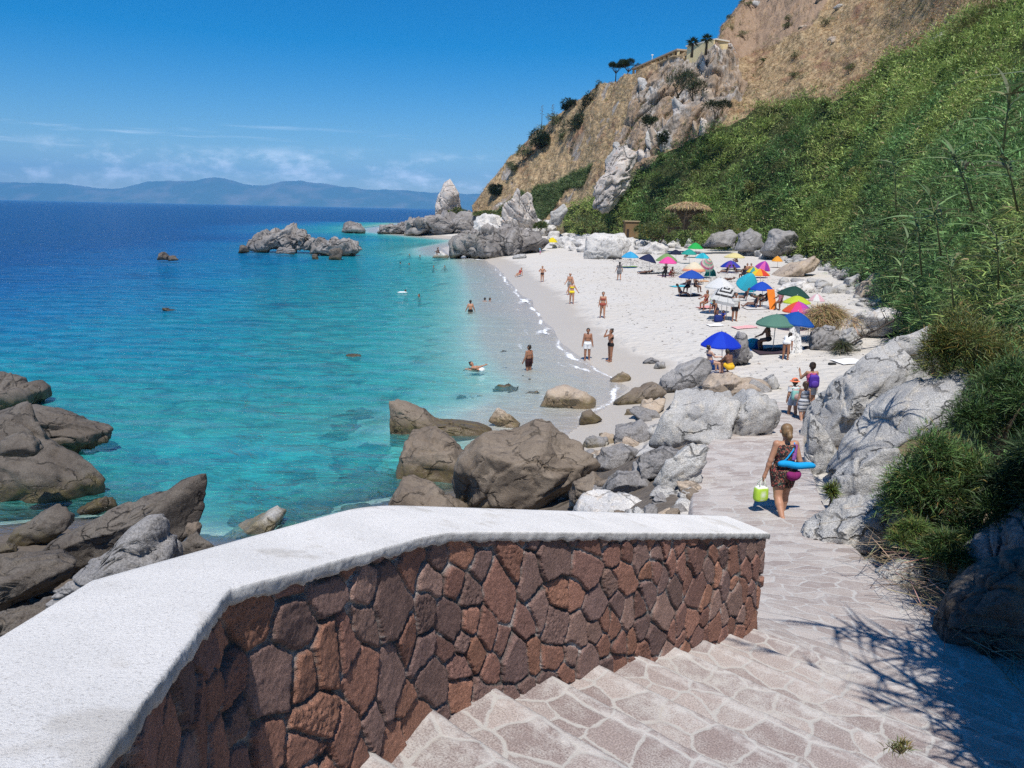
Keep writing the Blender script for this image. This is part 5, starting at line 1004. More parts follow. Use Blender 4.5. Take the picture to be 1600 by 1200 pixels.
# dry straw shrub and a fallen branch at the top of the beach
plant('straw_shrub', 'dead straw-coloured shrub behind the rainbow umbrellas', 'shrub', ground(1295, 535)+np.array([0, .6, 1.3]), (2.9, 2.2, 1.6), 4200, .55, .035, (.36, .27, .14), None, stems=9, base=ground(1295, 535)+np.array([0, .6, -.1]), mat='straw', droop=.5, bend=.6, stemcol=(.14, .11, .09), lumps=12)
g = ground(1312, 553); k = mpp(g); r = tag(empty('fallen_branch', g), 'fallen branch with a dark leafy tuft lying on the sand', 'branch'); s = MB()
s.tube([(0, 0, .25), (1.3, .6, .75), (3.1, 1.2, 1.6)], [.035, .045, .05], 6, (.06, .05, .045))
for j in range(16):
    a = RNG.uniform(.2, 2.9); p0 = np.array([1.3, .6, .75])+np.array([1.8, .6, .85])*RNG.uniform(-.5, .9); s.tube([p0, p0+np.array([RNG.normal(0, .35), RNG.normal(0, .2), RNG.uniform(.3, .7)]), p0+np.array([RNG.normal(0, .6), RNG.normal(0, .3), RNG.uniform(.6, 1.1)])], [.02, .013, .006], 5, (.10, .09, .08))
s.build('limb', M['bark'], r); n = 260; D = rdir(n, -.6, .8); V, Fq, C = blades(np.tile([.05, 0, .45], (n, 1))+D*.12, D, RNG.uniform(.4, .85, n), .04, cvar((.055, .06, .03), n, .4), .6, 3); mk('leaf_tuft', V, Fq, M['leaf'], r, col=C)
n = 2600; pp = np.array([ground(*q) for q in zip(np.linspace(930, 1120, 40), np.linspace(396, 440, 40))]); ii = RNG.integers(0, 40, n); P = pp[ii]+np.stack([RNG.normal(0, 1.6, n), RNG.normal(0, 2.2, n), 0*ii], 1); P = np.concatenate([P, np.stack([RNG.uniform(3, 30, n), RNG.uniform(26, 95, n), np.zeros(n)], 1)]); P = P[sdist(P[:, 0], P[:, 1]) > 4.5]; n = len(P)
P[:, 2] = T(P[:, 0], P[:, 1])+.02; D = rdir(n, .0, .12); V, Fq, C = blades(P, D, RNG.uniform(.06, .34, n), RNG.uniform(.03, .09, n), cvar((.12, .095, .07), n, .4), .0)
tag(mk('beach_debris', V, Fq, M['straw'], col=C), kind='stuff')
# thatched shelter and ochre hut under the green slope
g = atd(1074, 350, 122); k = mpp(g); r = tag(empty('thatched_shelter', g), 'open shelter with a straw thatched roof in the green slope', 'shelter')
n = 3400; a = RNG.uniform(0, 2*math.pi, n); q = np.sqrt(RNG.random(n)); P = np.stack([q*np.cos(a)*3.0, q*np.sin(a)*2.2, 2.6+.8*(1-q*q)], 1); D = np.stack([np.cos(a), np.sin(a), -.35*q-.1], 1)+RNG.normal(0, .2, (n, 3)); D /= np.linalg.norm(D, axis=1)[:, None]
V, Fq, C = blades(P, D, RNG.uniform(.4, .9, n), .12, cvar((.42, .32, .18), n, .3), .3); mk('roof', V, Fq, M['straw'], r, col=C)
for sx_ in (-2.4, -.8, .8, 2.4):
    s = MB(); s.tube([(sx_, -1.5, -1), (sx_, -1.5, 2.75)], .09, 6, (.13, .10, .07)); s.build('post', M['bark'], r)
s = MB(); s.box((0, 1.2, .9), (5.2, .15, 3.6), None, (.09, .07, .05)); s.build('back_wall', M['plaster'], r, smooth=False)
g = atd(987, 367, 152); k = mpp(g); r = tag(empty('stone_hut', g-[0, 0, .5]), 'small ochre hut half hidden in the bushes behind the beach', 'hut')
s = MB(); s.box((0, 1.4, 1.5), (2.6, 3, 3.0), None, (.20, .125, .06)); s.build('wall', M['plaster'], r, smooth=False); s = MB(); s.box((0, 1.4, 3.1), (3.0, 3.4, .18), None, (.36, .28, .17)); s.build('roof', M['plaster'], r, smooth=False)
s = MB(); s.box((-.8, -.12, .8), (.5, .06, 1.6), None, (.04, .03, .025)); s.build('door', M['plaster'], r, smooth=False)
for (px, py, w, h, d, lab) in [(925, 352, 60, 46, 160, 'low bush left of the ochre hut'), (1030, 362, 70, 40, 140, 'bright green bush between the ochre hut and the thatched shelter'), (1135, 355, 60, 40, 128, 'bush right of the thatched shelter'), (715, 333, 34, 16, 238, 'bush at the foot of the sea stack'), (765, 336, 50, 14, 222, 'low green scrub on the shelf behind the twin-pointed crag'), (845, 352, 26, 16, 166, 'small bush beside the twin-pointed crag'), (1046, 346, 40, 34, 118.5, 'bush hiding the left post of the thatched shelter'), (1098, 350, 44, 30, 118.5, 'bush hiding the right posts of the thatched shelter'), (1006, 362, 26, 26, 147, 'bush in front of the right corner of the ochre hut')]:
    pxplant('bush', lab, 'bush', px, py, w, h, d, 1800, (.10, .135, .045), 'bushes behind the beach', yellow=.15)
# ------------------------------------------------------------------ umbrellas
W_ = (.72, .72, .70)
def umbrella(label, px, pt, pr, w, cols, tilt=(0, 0), base=None, ring=None, rec=None, sag=.05, group='beach umbrellas'):
    bx, by = base if base else (px, pr+.62*w)
    g = ground(bx, by); k = mpp(g); R = w*k/2; top = atd(px, pt, g[1])-g; H = top[2]
    dep = math.atan2(CZ-g[2]-1.7, g[1]); hc = max((.24 if rec is None else .5)*R, (pr-pt)*k-R*math.sin(dep)); 
    r = tag(empty('beach_umbrella', g), label, 'umbrella', group); n = 48; nr = 8
    Rm = (Matrix.Rotation(tilt[0], 3, 'Y') @ Matrix.Rotation(tilt[1], 3, 'X')); Rn = np.array(Rm)
    hub = np.array([top[0], 0, H]); V = [(0, 0, 0)]; C = []; Fs = []
    for j in range(1, nr+1):
        f = j/nr
        for i in range(n):
            a = 2*math.pi*i/n; ph = abs(((a/(2*math.pi)*8) % 1)-.5)*2            # 1 at rib, 0 mid panel
            rr = R*f*(1-.035*(1-ph)*f) if rec is None else R*f*(1/max(abs(math.cos(a+.4)), abs(math.sin(a+.4))))*.78
            V.append((rr*math.cos(a), rr*math.sin(a), -hc*(f**1.55)-sag*R*(1-ph)**2*f*.0-.02*R*(1-ph)*f))
    def colr(i, f):
        if ring: return ring[min(len(ring)-1, int(f*len(ring)))]
        return cols[int(i/n*8+1e-6) % 8 % len(cols)]
    Vn = []; 
    for j in range(nr):                                    # separate rings/panels so colours stay crisp
        for i in range(n):
            i2 = (i+1) % n; c = colr(i, (j+.5)/nr)
            ids = [0, 1+i, 1+i2] if j == 0 else [1+(j-1)*n+i, 1+j*n+i, 1+j*n+i2, 1+(j-1)*n+i2]
            q = len(Vn); Vn += [V[t] for t in ids]; C += [c]*len(ids); Fs.append(tuple(range(q, q+len(ids))))
    if True:                                               # short valance
        for i in range(n):
            i2 = (i+1) % n; c = colr(i, .99); a_, b_ = np.array(V[1+(nr-1)*n+i]), np.array(V[1+(nr-1)*n+i2]); q = len(Vn); d_ = np.array([0, 0, -.07*R if rec is None else -.2*R]); Vn += [a_, b_, b_*1.005+d_, a_*1.005+d_]; C += [c]*4; Fs.append((q, q+1, q+2, q+3))
    Vn = np.array(Vn)@Rn.T+hub
    mk('canopy', Vn, Fs, M['canopy'], r, col=np.array(C), smooth=False)
    s = MB(); s.tube([(0, 0, -.15), hub*np.array([.5, 1, .6]), hub], .022, 6, (.6, .6, .6)); s.build('pole', M['metal'], r)
    s = MB(); tp = hub+Rn@np.array([0, 0, .09]); s.tube([hub, tp], [.03, .012], 5, (.5, .5, .52)); s.build('finial', M['metal'], r)
    s = MB()
    for q in range(8):
        a = 2*math.pi*q/8; e = hub+Rn@np.array([R*.97*math.cos(a), R*.97*math.sin(a), -hc*.96-.02]); m_ = hub+Rn@np.array([R*.5*math.cos(a), R*.5*math.sin(a), -hc*.36-.02]); s.tube([hub-[0, 0, .03], m_, e], .008, 4, (.55, .55, .55))
    s.build('ribs', M['metal'], r)
    return r, g, k, R, hub
NAVY, ROY, BLU, TUR, SKY = (.022, .03, .085), (.012, .035, .42), (.02, .085, .50), (.045, .50, .62), (.06, .40, .66)
U = umbrella
U('yellow umbrella among the rocks at the far end of the beach', 863, 371, 378, 17, [(.75, .62, .03)])
U('pale green umbrella beside the yellow one among the far rocks', 845, 376, 381, 18, [(.24, .34, .17)])
U('navy umbrella against the white cracked rock', 943, 380, 387, 20, [NAVY, (.03, .04, .13)], base=(943, 398))
U('light blue umbrella standing alone at the far left of the group', 985, 393, 402, 27, [SKY, (.05, .34, .62)])
U('dark navy umbrella between the light blue and the pink one', 1015, 397, 408, 28, [NAVY], tilt=(.25, 0))
U('pale green umbrella half hidden behind the pink one', 1042, 396, 407, 33, [(.22, .36, .14)])
U('hot pink umbrella with plain panels', 1044, 401, 411, 28, [(.80, .10, .36)], base=(1042, 431))
U('black-navy umbrella behind the pink one', 1056, 390, 397, 21, [(.018, .022, .05)])
U('teal umbrella below the bright green one', 1077, 389, 397, 24, [(.03, .34, .28)])
U('bright green umbrella, farthest back', 1087, 379, 388, 24, [(.03, .42, .09)])
U('turquoise umbrella left of the ringed one', 1098, 395, 403, 22, [TUR, (.03, .36, .46)])
U('pale yellow umbrella near the dark square boulder', 1148, 395, 402, 32, [(.70, .62, .30)])
U('umbrella with concentric pink, green and white rings, tipped to show its top', 1109, 405, 421, 24, None, tilt=(.15, .75), ring=[(.7, .2, .1), (.7, .6, .5), (.25, .45, .3), (.7, .3, .35), (.3, .5, .35), (.75, .65, .55), (.6, .15, .28), (.3, .5, .4)])
U('cream umbrella with a peach-red rim', 1085, 409, 423, 36, None, ring=[(.74, .66, .50)]*5+[(.74, .6, .42), (.72, .32, .2)])
U('dark blue umbrella with purple edges', 1142, 407, 417, 31, [(.05, .06, .40), (.02, .05, .38), (.12, .05, .35)], base=(1140, 426))
U('royal blue umbrella over two people in low chairs', 1081, 422, 434, 39, [(.025, .09, .42)], base=(1079, 464))
U('small orange umbrella at the back near the flat tan rock', 1215, 400, 408, 17, [(.78, .36, .05)])
U('purple and pink striped umbrella near the flat tan rock', 1196, 408, 420, 24, [(.30, .05, .38), (.7, .12, .4)], tilt=(.2, .25))
U('small yellow and teal umbrella behind the rainbow one', 1178, 417, 425, 22, [(.75, .55, .04), (.06, .32, .32)])
U('flat rainbow umbrella in yellow, orange and red', 1188, 420, 430, 31, [(.75, .60, .04), (.8, .35, .04), (.65, .06, .04), (.8, .45, .04)])
U('turquoise umbrella tipped forward behind the one with the orange towel', 1175, 427, 451, 35, [TUR, (.05, .46, .58)], tilt=(.1, .6), base=(1178, 462))
U('blue umbrella with an orange towel hung from its rim', 1191, 440, 453, 36, [BLU], base=(1191, 480))
U('white umbrella behind the striped one', 1126, 434, 450, 46, [W_, (.66, .67, .68)], base=(1128, 490))
uS = U('square black-and-white striped umbrella with a fringe', 1136, 449, 468, 48, None, ring=[W_, (.04, .04, .045), W_, (.04, .04, .045), W_, (.04, .04, .045), W_, W_], rec=True, base=(1135, 500), tilt=(.05, .3))
U('dark bottle-green umbrella left of the straw shrub', 1243, 447, 463, 50, [(.025, .075, .06)], tilt=(.12, 0), base=(1245, 497))
U('lime yellow umbrella under the bottle-green one', 1246, 462, 474, 42, [(.50, .60, .05)], base=(1250, 503))
U('pinwheel umbrella in purple, red, orange and yellow', 1248, 471, 488, 47, [(.22, .08, .40), (.78, .55, .03), (.72, .62, .04), (.78, .35, .03), (.72, .10, .05), (.7, .06, .25), (.5, .07, .42), (.12, .09, .42)], base=(1250, 516))
U('pink-flowered white umbrella showing through the straw shrub', 1277, 459, 470, 26, [(.7, .45, .5), W_], base=(1278, 500))
uB = U('big blue umbrella overlapping the sage green one', 1247, 487, 508, 57, [(.015, .10, .42)], tilt=(.12, 0), base=(1240, 547))
uG = U('big sage green umbrella with a short valance', 1214, 491, 508, 62, [(.115, .25, .19)], tilt=(-.05, .05), base=(1207, 549))
uR = U('bright royal blue umbrella nearest the path, over a seated pair', 1128, 518, 543, 62, [(.012, .045, .55), (.015, .06, .60)], base=(1128, 575))
# ------------------------------------------------------------------ beach things
def sheet(name, label, cat, A_, B_, C_, D_, col, waves=3, amp=.05, stripes=None, group=None, nu=20, nv=20):
    """hanging or lying cloth between four corners"""
    u, v = np.meshgrid(np.linspace(0, 1, nu), np.linspace(0, 1, nv)); A_, B_, C_, D_ = [np.array(q, float) for q in (A_, B_, C_, D_)]
    P = (1-v)[..., None]*((1-u)[..., None]*A_+u[..., None]*B_)+v[..., None]*((1-u)[..., None]*D_+u[..., None]*C_)
    nn = np.cross(B_-A_, D_-A_); nn /= np.linalg.norm(nn); P = P+nn*(amp*(np.sin(u*waves*6.28+v*2)*(.4+.6*v)+.4*perlin(np.stack([u.ravel()*4, v.ravel()*4, 0*u.ravel()+A_[0]], 1)).reshape(u.shape)))[..., None]
    c = np.tile(col, (u.size, 1)).astype(float)
    if stripes is not None: c = stripes(u.ravel(), v.ravel(), c)
    P = P.reshape(-1, 3); lo = P.mean(0); lo[2] = P[:, 2].min(); n = len(P); f1 = grid_faces(nv, nu)
    P2 = np.concatenate([P, P-nn*.006]); Fq = np.concatenate([f1, f1[:, ::-1]+n]); o = mk(name, P2, Fq, M['cloth'], loc=lo, col=np.concatenate([c, c])); return tag(o, label, cat, group)
def pt(px, py, d): return atd(px, py, d)
d1 = ground(1206, 482)[1]
sheet('towel', 'orange towel hanging from the rim of a blue umbrella', 'towel', pt(1198, 452, d1-.6), pt(1210, 452, d1-.5), pt(1214, 484, d1-.7), pt(1203, 484, d1-.8), (.78, .22, .03), 1, .03)
d1 = ground(1248, 552)[1]
def leafy(u, v, c): 
    m_ = perlin(np.stack([u*9, v*14, 0*u], 1)) > .12; c[m_] = (.30, .31, .32); return c
sheet('sheet', 'white leaf-patterned sheet hanging from the big blue umbrella', 'cloth', pt(1233, 511, d1), pt(1249, 509, d1+.2), pt(1253, 552, d1), pt(1236, 556, d1-.2), (.70, .69, .67), 1.5, .05, leafy, nu=40, nv=60)
def lying(label, px, py, w, l, col, rot=0, stripes=None, name='towel', group='towels on the sand'):
    g = ground(px, py)+[0, 0, .05]; k = mpp(g); u_ = np.array([math.cos(rot), math.sin(rot)]); v_ = np.array([-u_[1], u_[0]]); hw, hl = w*k/2, l/2
    q = [g+np.append(a*u_*hw+b*v_*hl, 0) for a, b in ((-1, -1), (1, -1), (1, 1), (-1, 1))]
    for c in q: c[2] = T(np.array([c[0]]), np.array([c[1]]))[0]+.05
    return sheet(name, label, 'towel', *q, col, 1.2, .02, stripes, group)
lying('white towel spread alone on the sand right of the path', 1325, 566, 40, 1.1, (.74, .74, .74), .2)
lying('red and white striped towel behind the bright royal blue umbrella', 1163, 512, 34, 1.0, (.6, .3, .28), .15, lambda u, v, c: np.where((np.sin(v*30) > 0)[:, None], np.array([.62, .12, .14]), np.array([.7, .6, .58])))
lying('white cloth lying on the sand left of the red striped towel', 1117, 509, 22, .9, (.76, .74, .72), .1)
lying('turquoise towel left of the royal blue umbrella', 1060, 448, 24, 1.2, (.07, .42, .52), .3)
lying('orange towel right of the royal blue umbrella', 1096, 440, 22, .9, (.70, .38, .18), 0)
lying('green mat under the light blue umbrella', 984, 417, 22, 1.2, (.20, .34, .10), 0)
lying('pink towel under the striped umbrella', 1104, 481, 26, 1.2, (.62, .28, .26), .4)
lying('grey-white towel under the blue umbrella with the orange towel', 1184, 482, 42, 1.3, (.55, .53, .50), .05)
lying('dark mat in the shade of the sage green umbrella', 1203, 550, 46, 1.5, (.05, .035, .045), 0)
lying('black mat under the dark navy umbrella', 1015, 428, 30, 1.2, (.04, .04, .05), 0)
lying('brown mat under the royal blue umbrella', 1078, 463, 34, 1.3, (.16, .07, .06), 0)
def tent(label, px, pb, w, h, c1, c2, flip=1):
    g = ground(px, pb); k = mpp(g); W2, Hh = w*k/2, h*k; V = []; C = []; nu_, nv_ = 22, 12
    for j in range(nv_):
        for i in range(nu_):
            a = math.pi*i/(nu_-1); b = .5*math.pi*j/(nv_-1); q = .5+.5*math.cos(b)
            V.append((flip*(-W2*math.cos(a)*(1-.12*math.sin(b))), W2*.9*math.sin(b)*(1 if math.sin(a) > -1 else 1)*.9, Hh*math.sin(a)*math.cos(b)**.7)); C.append(c1 if i < nu_*.62 else c2)
    V = np.array(V); n = len(V); f1 = grid_faces(nv_, nu_); r = tag(empty('beach_tent', g), label, 'tent')
    mk('shell', np.concatenate([V, V*np.array([.985, .985, .985])]), np.concatenate([f1, f1[:, ::-1]+n]), M['canopy'], r, col=np.array(C+C))
    s = MB(); s.box((0, W2*.4, .015), (W2*1.9, W2*.9, .03), None, c2); s.build('ground_sheet', M['cloth'], r, smooth=False)
    return r
tent('turquoise and blue pop-up tent beside the sage green umbrella', 1176, 548, 34, 20, (.03, .40, .62), (.015, .14, .42))
tent('small teal pop-up tent below the cream umbrella', 1110, 432, 18, 13, (.06, .40, .38), (.04, .22, .22))
def bag(name, label, cat, loc, size, col, col2=None, rz=0, handles=False, straps=False, parent=None, tiltx=0, group=None):
    D, Fs = ico(3); e = .45; V = np.sign(D)*np.abs(D)**e; V = V/np.abs(V).max()*np.array(size)/2; V[:, 0] *= 1+.12*(V[:, 2] < 0)*0-.12*(V[:, 2]/size[2]); V += .02*min(size)*perlin(D*3)[:, None]*3
    V[:, 2] += size[2]/2; r = tag(empty(name, loc, rz), label, cat, group); r.rotation_euler[0] = tiltx
    c = np.tile(col, (len(V), 1)).astype(float)
    if col2 is not None: c[np.abs(V[:, 0]) < size[0]*.10] = col2; c[V[:, 2] > size[2]*.88] = col2
    mk('body', V, Fs, M['cloth'], r, col=c)
    if handles:
        for y in (-size[1]*.3, size[1]*.3):
            s = MB(); s.tube([(-size[0]*.28, y, size[2]*.9), (-size[0]*.16, y*.5, size[2]*1.35), (0, 0, size[2]*1.52), (size[0]*.16, y*.5, size[2]*1.35), (size[0]*.28, y, size[2]*.9)], .009, 6, col2 if col2 is not None else col); s.build('handle', M['cloth'], r)
    if straps:
        D2, F2 = ico(2); p = np.sign(D2)*np.abs(D2)**.6*np.array([size[0]*.34, size[1]*.2, size[2]*.24])+np.array([0, -size[1]*.5, size[2]*.32]); mk('front_pocket', p, F2, M['cloth'], r, col=np.tile(col2 if col2 is not None else col, (len(p), 1)))
        for x in (-size[0]*.3, size[0]*.3):
            s = MB(); s.tube([(x, size[1]*.3, size[2]*.15), (x*1.15, size[1]*.9, size[2]*.45), (x*1.1, size[1]*1.0, size[2]*.95), (x*.8, size[1]*.35, size[2]*1.06), (x*.7, 0, size[2]*.92)], .013, 6, col); s.build('strap', M['cloth'], r)
    return r
# ------------------------------------------------------------------ people
def surface_net(f, lo, hi, h):
    n = [int(math.ceil((hi[i]-lo[i])/h))+1 for i in range(3)]
    ax = [lo[i]+h*np.arange(n[i]) for i in range(3)]; Gx = np.stack(np.meshgrid(*ax, indexing='ij'), -1).reshape(-1, 3)
    v = f(Gx).reshape(n); s = v < 0
    cnt = sum(s[a:n[0]-1+a, b:n[1]-1+b, c:n[2]-1+c].astype(int) for a in (0, 1) for b in (0, 1) for c in (0, 1)); act = (cnt > 0) & (cnt < 8)
    acc = np.zeros((*act.shape, 3)); num = np.zeros(act.shape); cs = [(a, b, c) for a in (0, 1) for b in (0, 1) for c in (0, 1)]
    sl = lambda c: v[c[0]:n[0]-1+c[0], c[1]:n[1]-1+c[1], c[2]:n[2]-1+c[2]]
    for a in cs:
        for k in range(3):
            if a[k] == 0:
                b = list(a); b[k] = 1; va, vb = sl(a), sl(b); cr = (va < 0) != (vb < 0); t = np.where(cr, va/(va-vb+1e-12), 0)
                p = np.zeros((*act.shape, 3)); p[...] = a; p[..., k] = t; acc += p*cr[..., None]; num += cr
    idx = -np.ones(act.shape, int); w = np.argwhere(act); idx[act] = np.arange(len(w))
    V = np.array(lo)+h*(w+acc[act]/num[act][:, None]); Fs = []
    for k in range(3):
        i, j = [(1, 2), (2, 0), (0, 1)][k]; d = [0, 0, 0]; d[k] = 1
        A_ = s[:n[0]-d[0], :n[1]-d[1], :n[2]-d[2]]; B_ = s[d[0]:, d[1]:, d[2]:]; e = np.argwhere(A_ != B_)
        e = e[(e[:, i] > 0) & (e[:, j] > 0) & (e[:, i] < n[i]-1) & (e[:, j] < n[j]-1)]
        o = np.zeros((4, 3), int); o[1, i] = o[2, i] = -1; o[2, j] = o[3, j] = -1
        q = np.stack([idx[tuple((e+o[m]).T)] for m in range(4)], 1); flip = A_[tuple(e.T)]; q[~flip] = q[~flip][:, ::-1]; Fs.append(q)
    Fs = np.concatenate(Fs); return V, Fs[(Fs >= 0).all(1)]
def cones(pr, P, k=.012, want=False):
    out = np.full(len(P), 9.); best = np.full(len(P), 9.); who = np.zeros(len(P), int); tp = np.zeros(len(P))
    for m, (tg_, a, b, ra, rb) in enumerate(pr):
        ab = b-a; L = ab@ab; t = np.clip((P-a)@ab/L, 0, 1) if L > 1e-12 else np.zeros(len(P)); d = np.linalg.norm(P-a-t[:, None]*ab, axis=1)-(ra+(rb-ra)*t)
        if want: c = d < best; best = np.where(c, d, best); who = np.where(c, m, who); tp = np.where(c, t, tp)
        hh = np.clip(.5+.5*(out-d)/k, 0, 1); out = np.where(np.abs(out-d) > k*4, np.minimum(out, d), out*(1-hh)+d*hh-k*hh*(1-hh))
    return (out, who, tp) if want else out
def mesh_cones(pr, h, k=.012):
    lo = np.min([np.minimum(a-ra, b-rb) for _, a, b, ra, rb in pr], 0)-2.2*h; hi = np.max([np.maximum(a+ra, b+rb) for _, a, b, ra, rb in pr], 0)+2.2*h
    return surface_net(lambda P: cones(pr, P, k), lo, hi, h)
def vnormals(V, Fs):
    n = np.cross(V[Fs[:, 1]]-V[Fs[:, 0]], V[Fs[:, 3]]-V[Fs[:, 0]]); o = np.zeros_like(V)
    for c in range(4): np.add.at(o, Fs[:, c], n)
    return o/(np.linalg.norm(o, axis=1)[:, None]+1e-12)
def skeleton(lean=0, slean=0, hp=0, hy=0, L=(0, .04, 0, 0), R=(0, .04, 0, 0), aL=(0, .14, .15, 0), aR=(0, .14, .15, 0), child=False):
    J = {}; u = np.array([math.sin(slean), math.sin(lean), math.cos(lean)]); u /= np.linalg.norm(u); r = np.array([1., 0, 0]); r -= u*(r@u); r /= np.linalg.norm(r); f = np.cross(u, r)
    J['u'], J['r'], J['f'] = u, r, f; tl = .29 if not child else .29
    J['neck'] = u*tl; J['sh'] = {}; 
    for sd, nm, lg, ar in ((-1, 'L', L, aL), (1, 'R', R, aR)):
        hip = r*sd*.05-u*.015; a, b, kn, an = lg
        d1 = np.array([sd*math.sin(b), math.sin(a)*math.cos(b), -math.cos(a)*math.cos(b)]); knee = hip+d1*.245
        d2 = np.array([sd*math.sin(b)*.4, math.sin(a-kn), -math.cos(a-kn)]); d2 /= np.linalg.norm(d2); ank = knee+d2*.232
        fa_ = a-kn+an; toe = ank+np.array([sd*.16, math.cos(fa_), math.sin(fa_)])*.085+np.array([0, -math.sin(fa_)*-.0, 0])+d2*.018; heel = ank+d2*.016-np.array([0, math.cos(fa_), math.sin(fa_)])*.018
        J[nm] = dict(hip=hip, knee=knee, ank=ank, toe=toe, heel=heel, d2=d2)
        a, b, e, c = ar; sh = u*(tl-.022)+r*sd*.092
        d1 = r*sd*math.sin(b)+(f*math.sin(a)-u*math.cos(a))*math.cos(b); el = sh+d1*.17; g_ = b-c
        d2 = r*sd*math.sin(g_)+(f*math.sin(a+e)-u*math.cos(a+e))*math.cos(g_); wr = el+d2*.142; hd = wr+d2*.042
        J[nm].update(sh=sh, el=el, wr=wr, hd=hd, ad=d2)
    hu = u*math.cos(hp)+f*math.sin(hp); hf = f*math.cos(hp)-u*math.sin(hp); hf = hf*math.cos(hy)+r*math.sin(hy); J['hu'], J['hf'] = hu, hf
    J['jaw'] = J['neck']+hu*.068+hf*.024; J['cran'] = J['neck']+hu*.112+hf*.004
    return J
def body_prims(J, sex='m', fat=1., headk=1.):
    u, r, f = J['u'], J['r'], J['f']; P = []; w = fat
    pr = .074 if sex == 'f' else .066; P.append(('pel', r*-.034-u*.012, r*.034-u*.012, pr*w, pr*w))
    P.append(('waist', u*.07-r*.026, u*.07+r*.026, .058*w, .058*w)); P.append(('waist', u*.12-r*.026, u*.12+r*.026, (.053 if sex == 'f' else .06)*w, (.053 if sex == 'f' else .06)*w))
    cr = .058 if sex == 'f' else .064; P.append(('chest', u*.19-r*.042, u*.19+r*.042, cr*w, cr*w)); P.append(('chest', u*.235-r*.055, u*.235+r*.055, .05*w, .05*w))
    if sex == 'f':
        for s in (-1, 1): P.append(('chest', u*.188+f*.042+r*.036*s, u*.188+f*.044+r*.036*s, .032, .032))
    P.append(('neck', u*.27, J['neck']+J['hu']*.045, .034, .030)); h = headk
    P.append(('head', J['jaw'], J['jaw']+J['hu']*.01, .033*h, .036*h)); P.append(('head', J['cran']-J['hf']*.008, J['cran']+J['hu']*.012-J['hf']*.004, .052*h, .054*h)); P.append(('head', J['cran']+J['hf']*.03, J['cran']+J['hf']*.028-J['hu']*.02, .026*h, .028*h))
    nz = J['cran']+J['hf']*.06*h-J['hu']*.028; P.append(('head', nz+J['hu']*.016-J['hf']*.006, nz, .006, .010))
    rr = np.cross(J['hf'], J['hu'])
    for s in (-1, 1): P.append(('head', J['cran']+rr*s*.055*h-J['hu']*.02, J['cran']+rr*s*.057*h-J['hu']*.002, .009, .011))
    for s, nm in ((-1, 'L'), (1, 'R')):
        g = J[nm]; m = .92 if sex == 'f' else 1.05; m *= w**.5
        P += [('shou', u*.255+r*s*.05, g['sh'], .040*m, .037*m), ('armU', g['sh'], g['el'], .036*m, .027*m), ('armF', g['el'], g['el']*.65+g['wr']*.35, .027*m, .026*m), ('armF', g['el']*.65+g['wr']*.35, g['wr'], .026*m, .0165*m), ('hand', g['wr'], g['hd'], .0165, .021)]
        th = .066 if sex == 'f' else .061; P += [('thigh', g['hip'], g['knee'], th*w, .038*w**.5), ('shin', g['knee'], g['knee']*.66+g['ank']*.34, .037*w**.5, .037*w**.5), ('shin', g['knee']*.66+g['ank']*.34, g['ank'], .037*w**.5, .021), ('foot', g['heel'], g['heel']*.3+g['toe']*.7, .021, .019), ('foot', g['heel']*.3+g['toe']*.7, g['toe']+(g['toe']-g['heel'])*.22, .019, .012)]
    return P
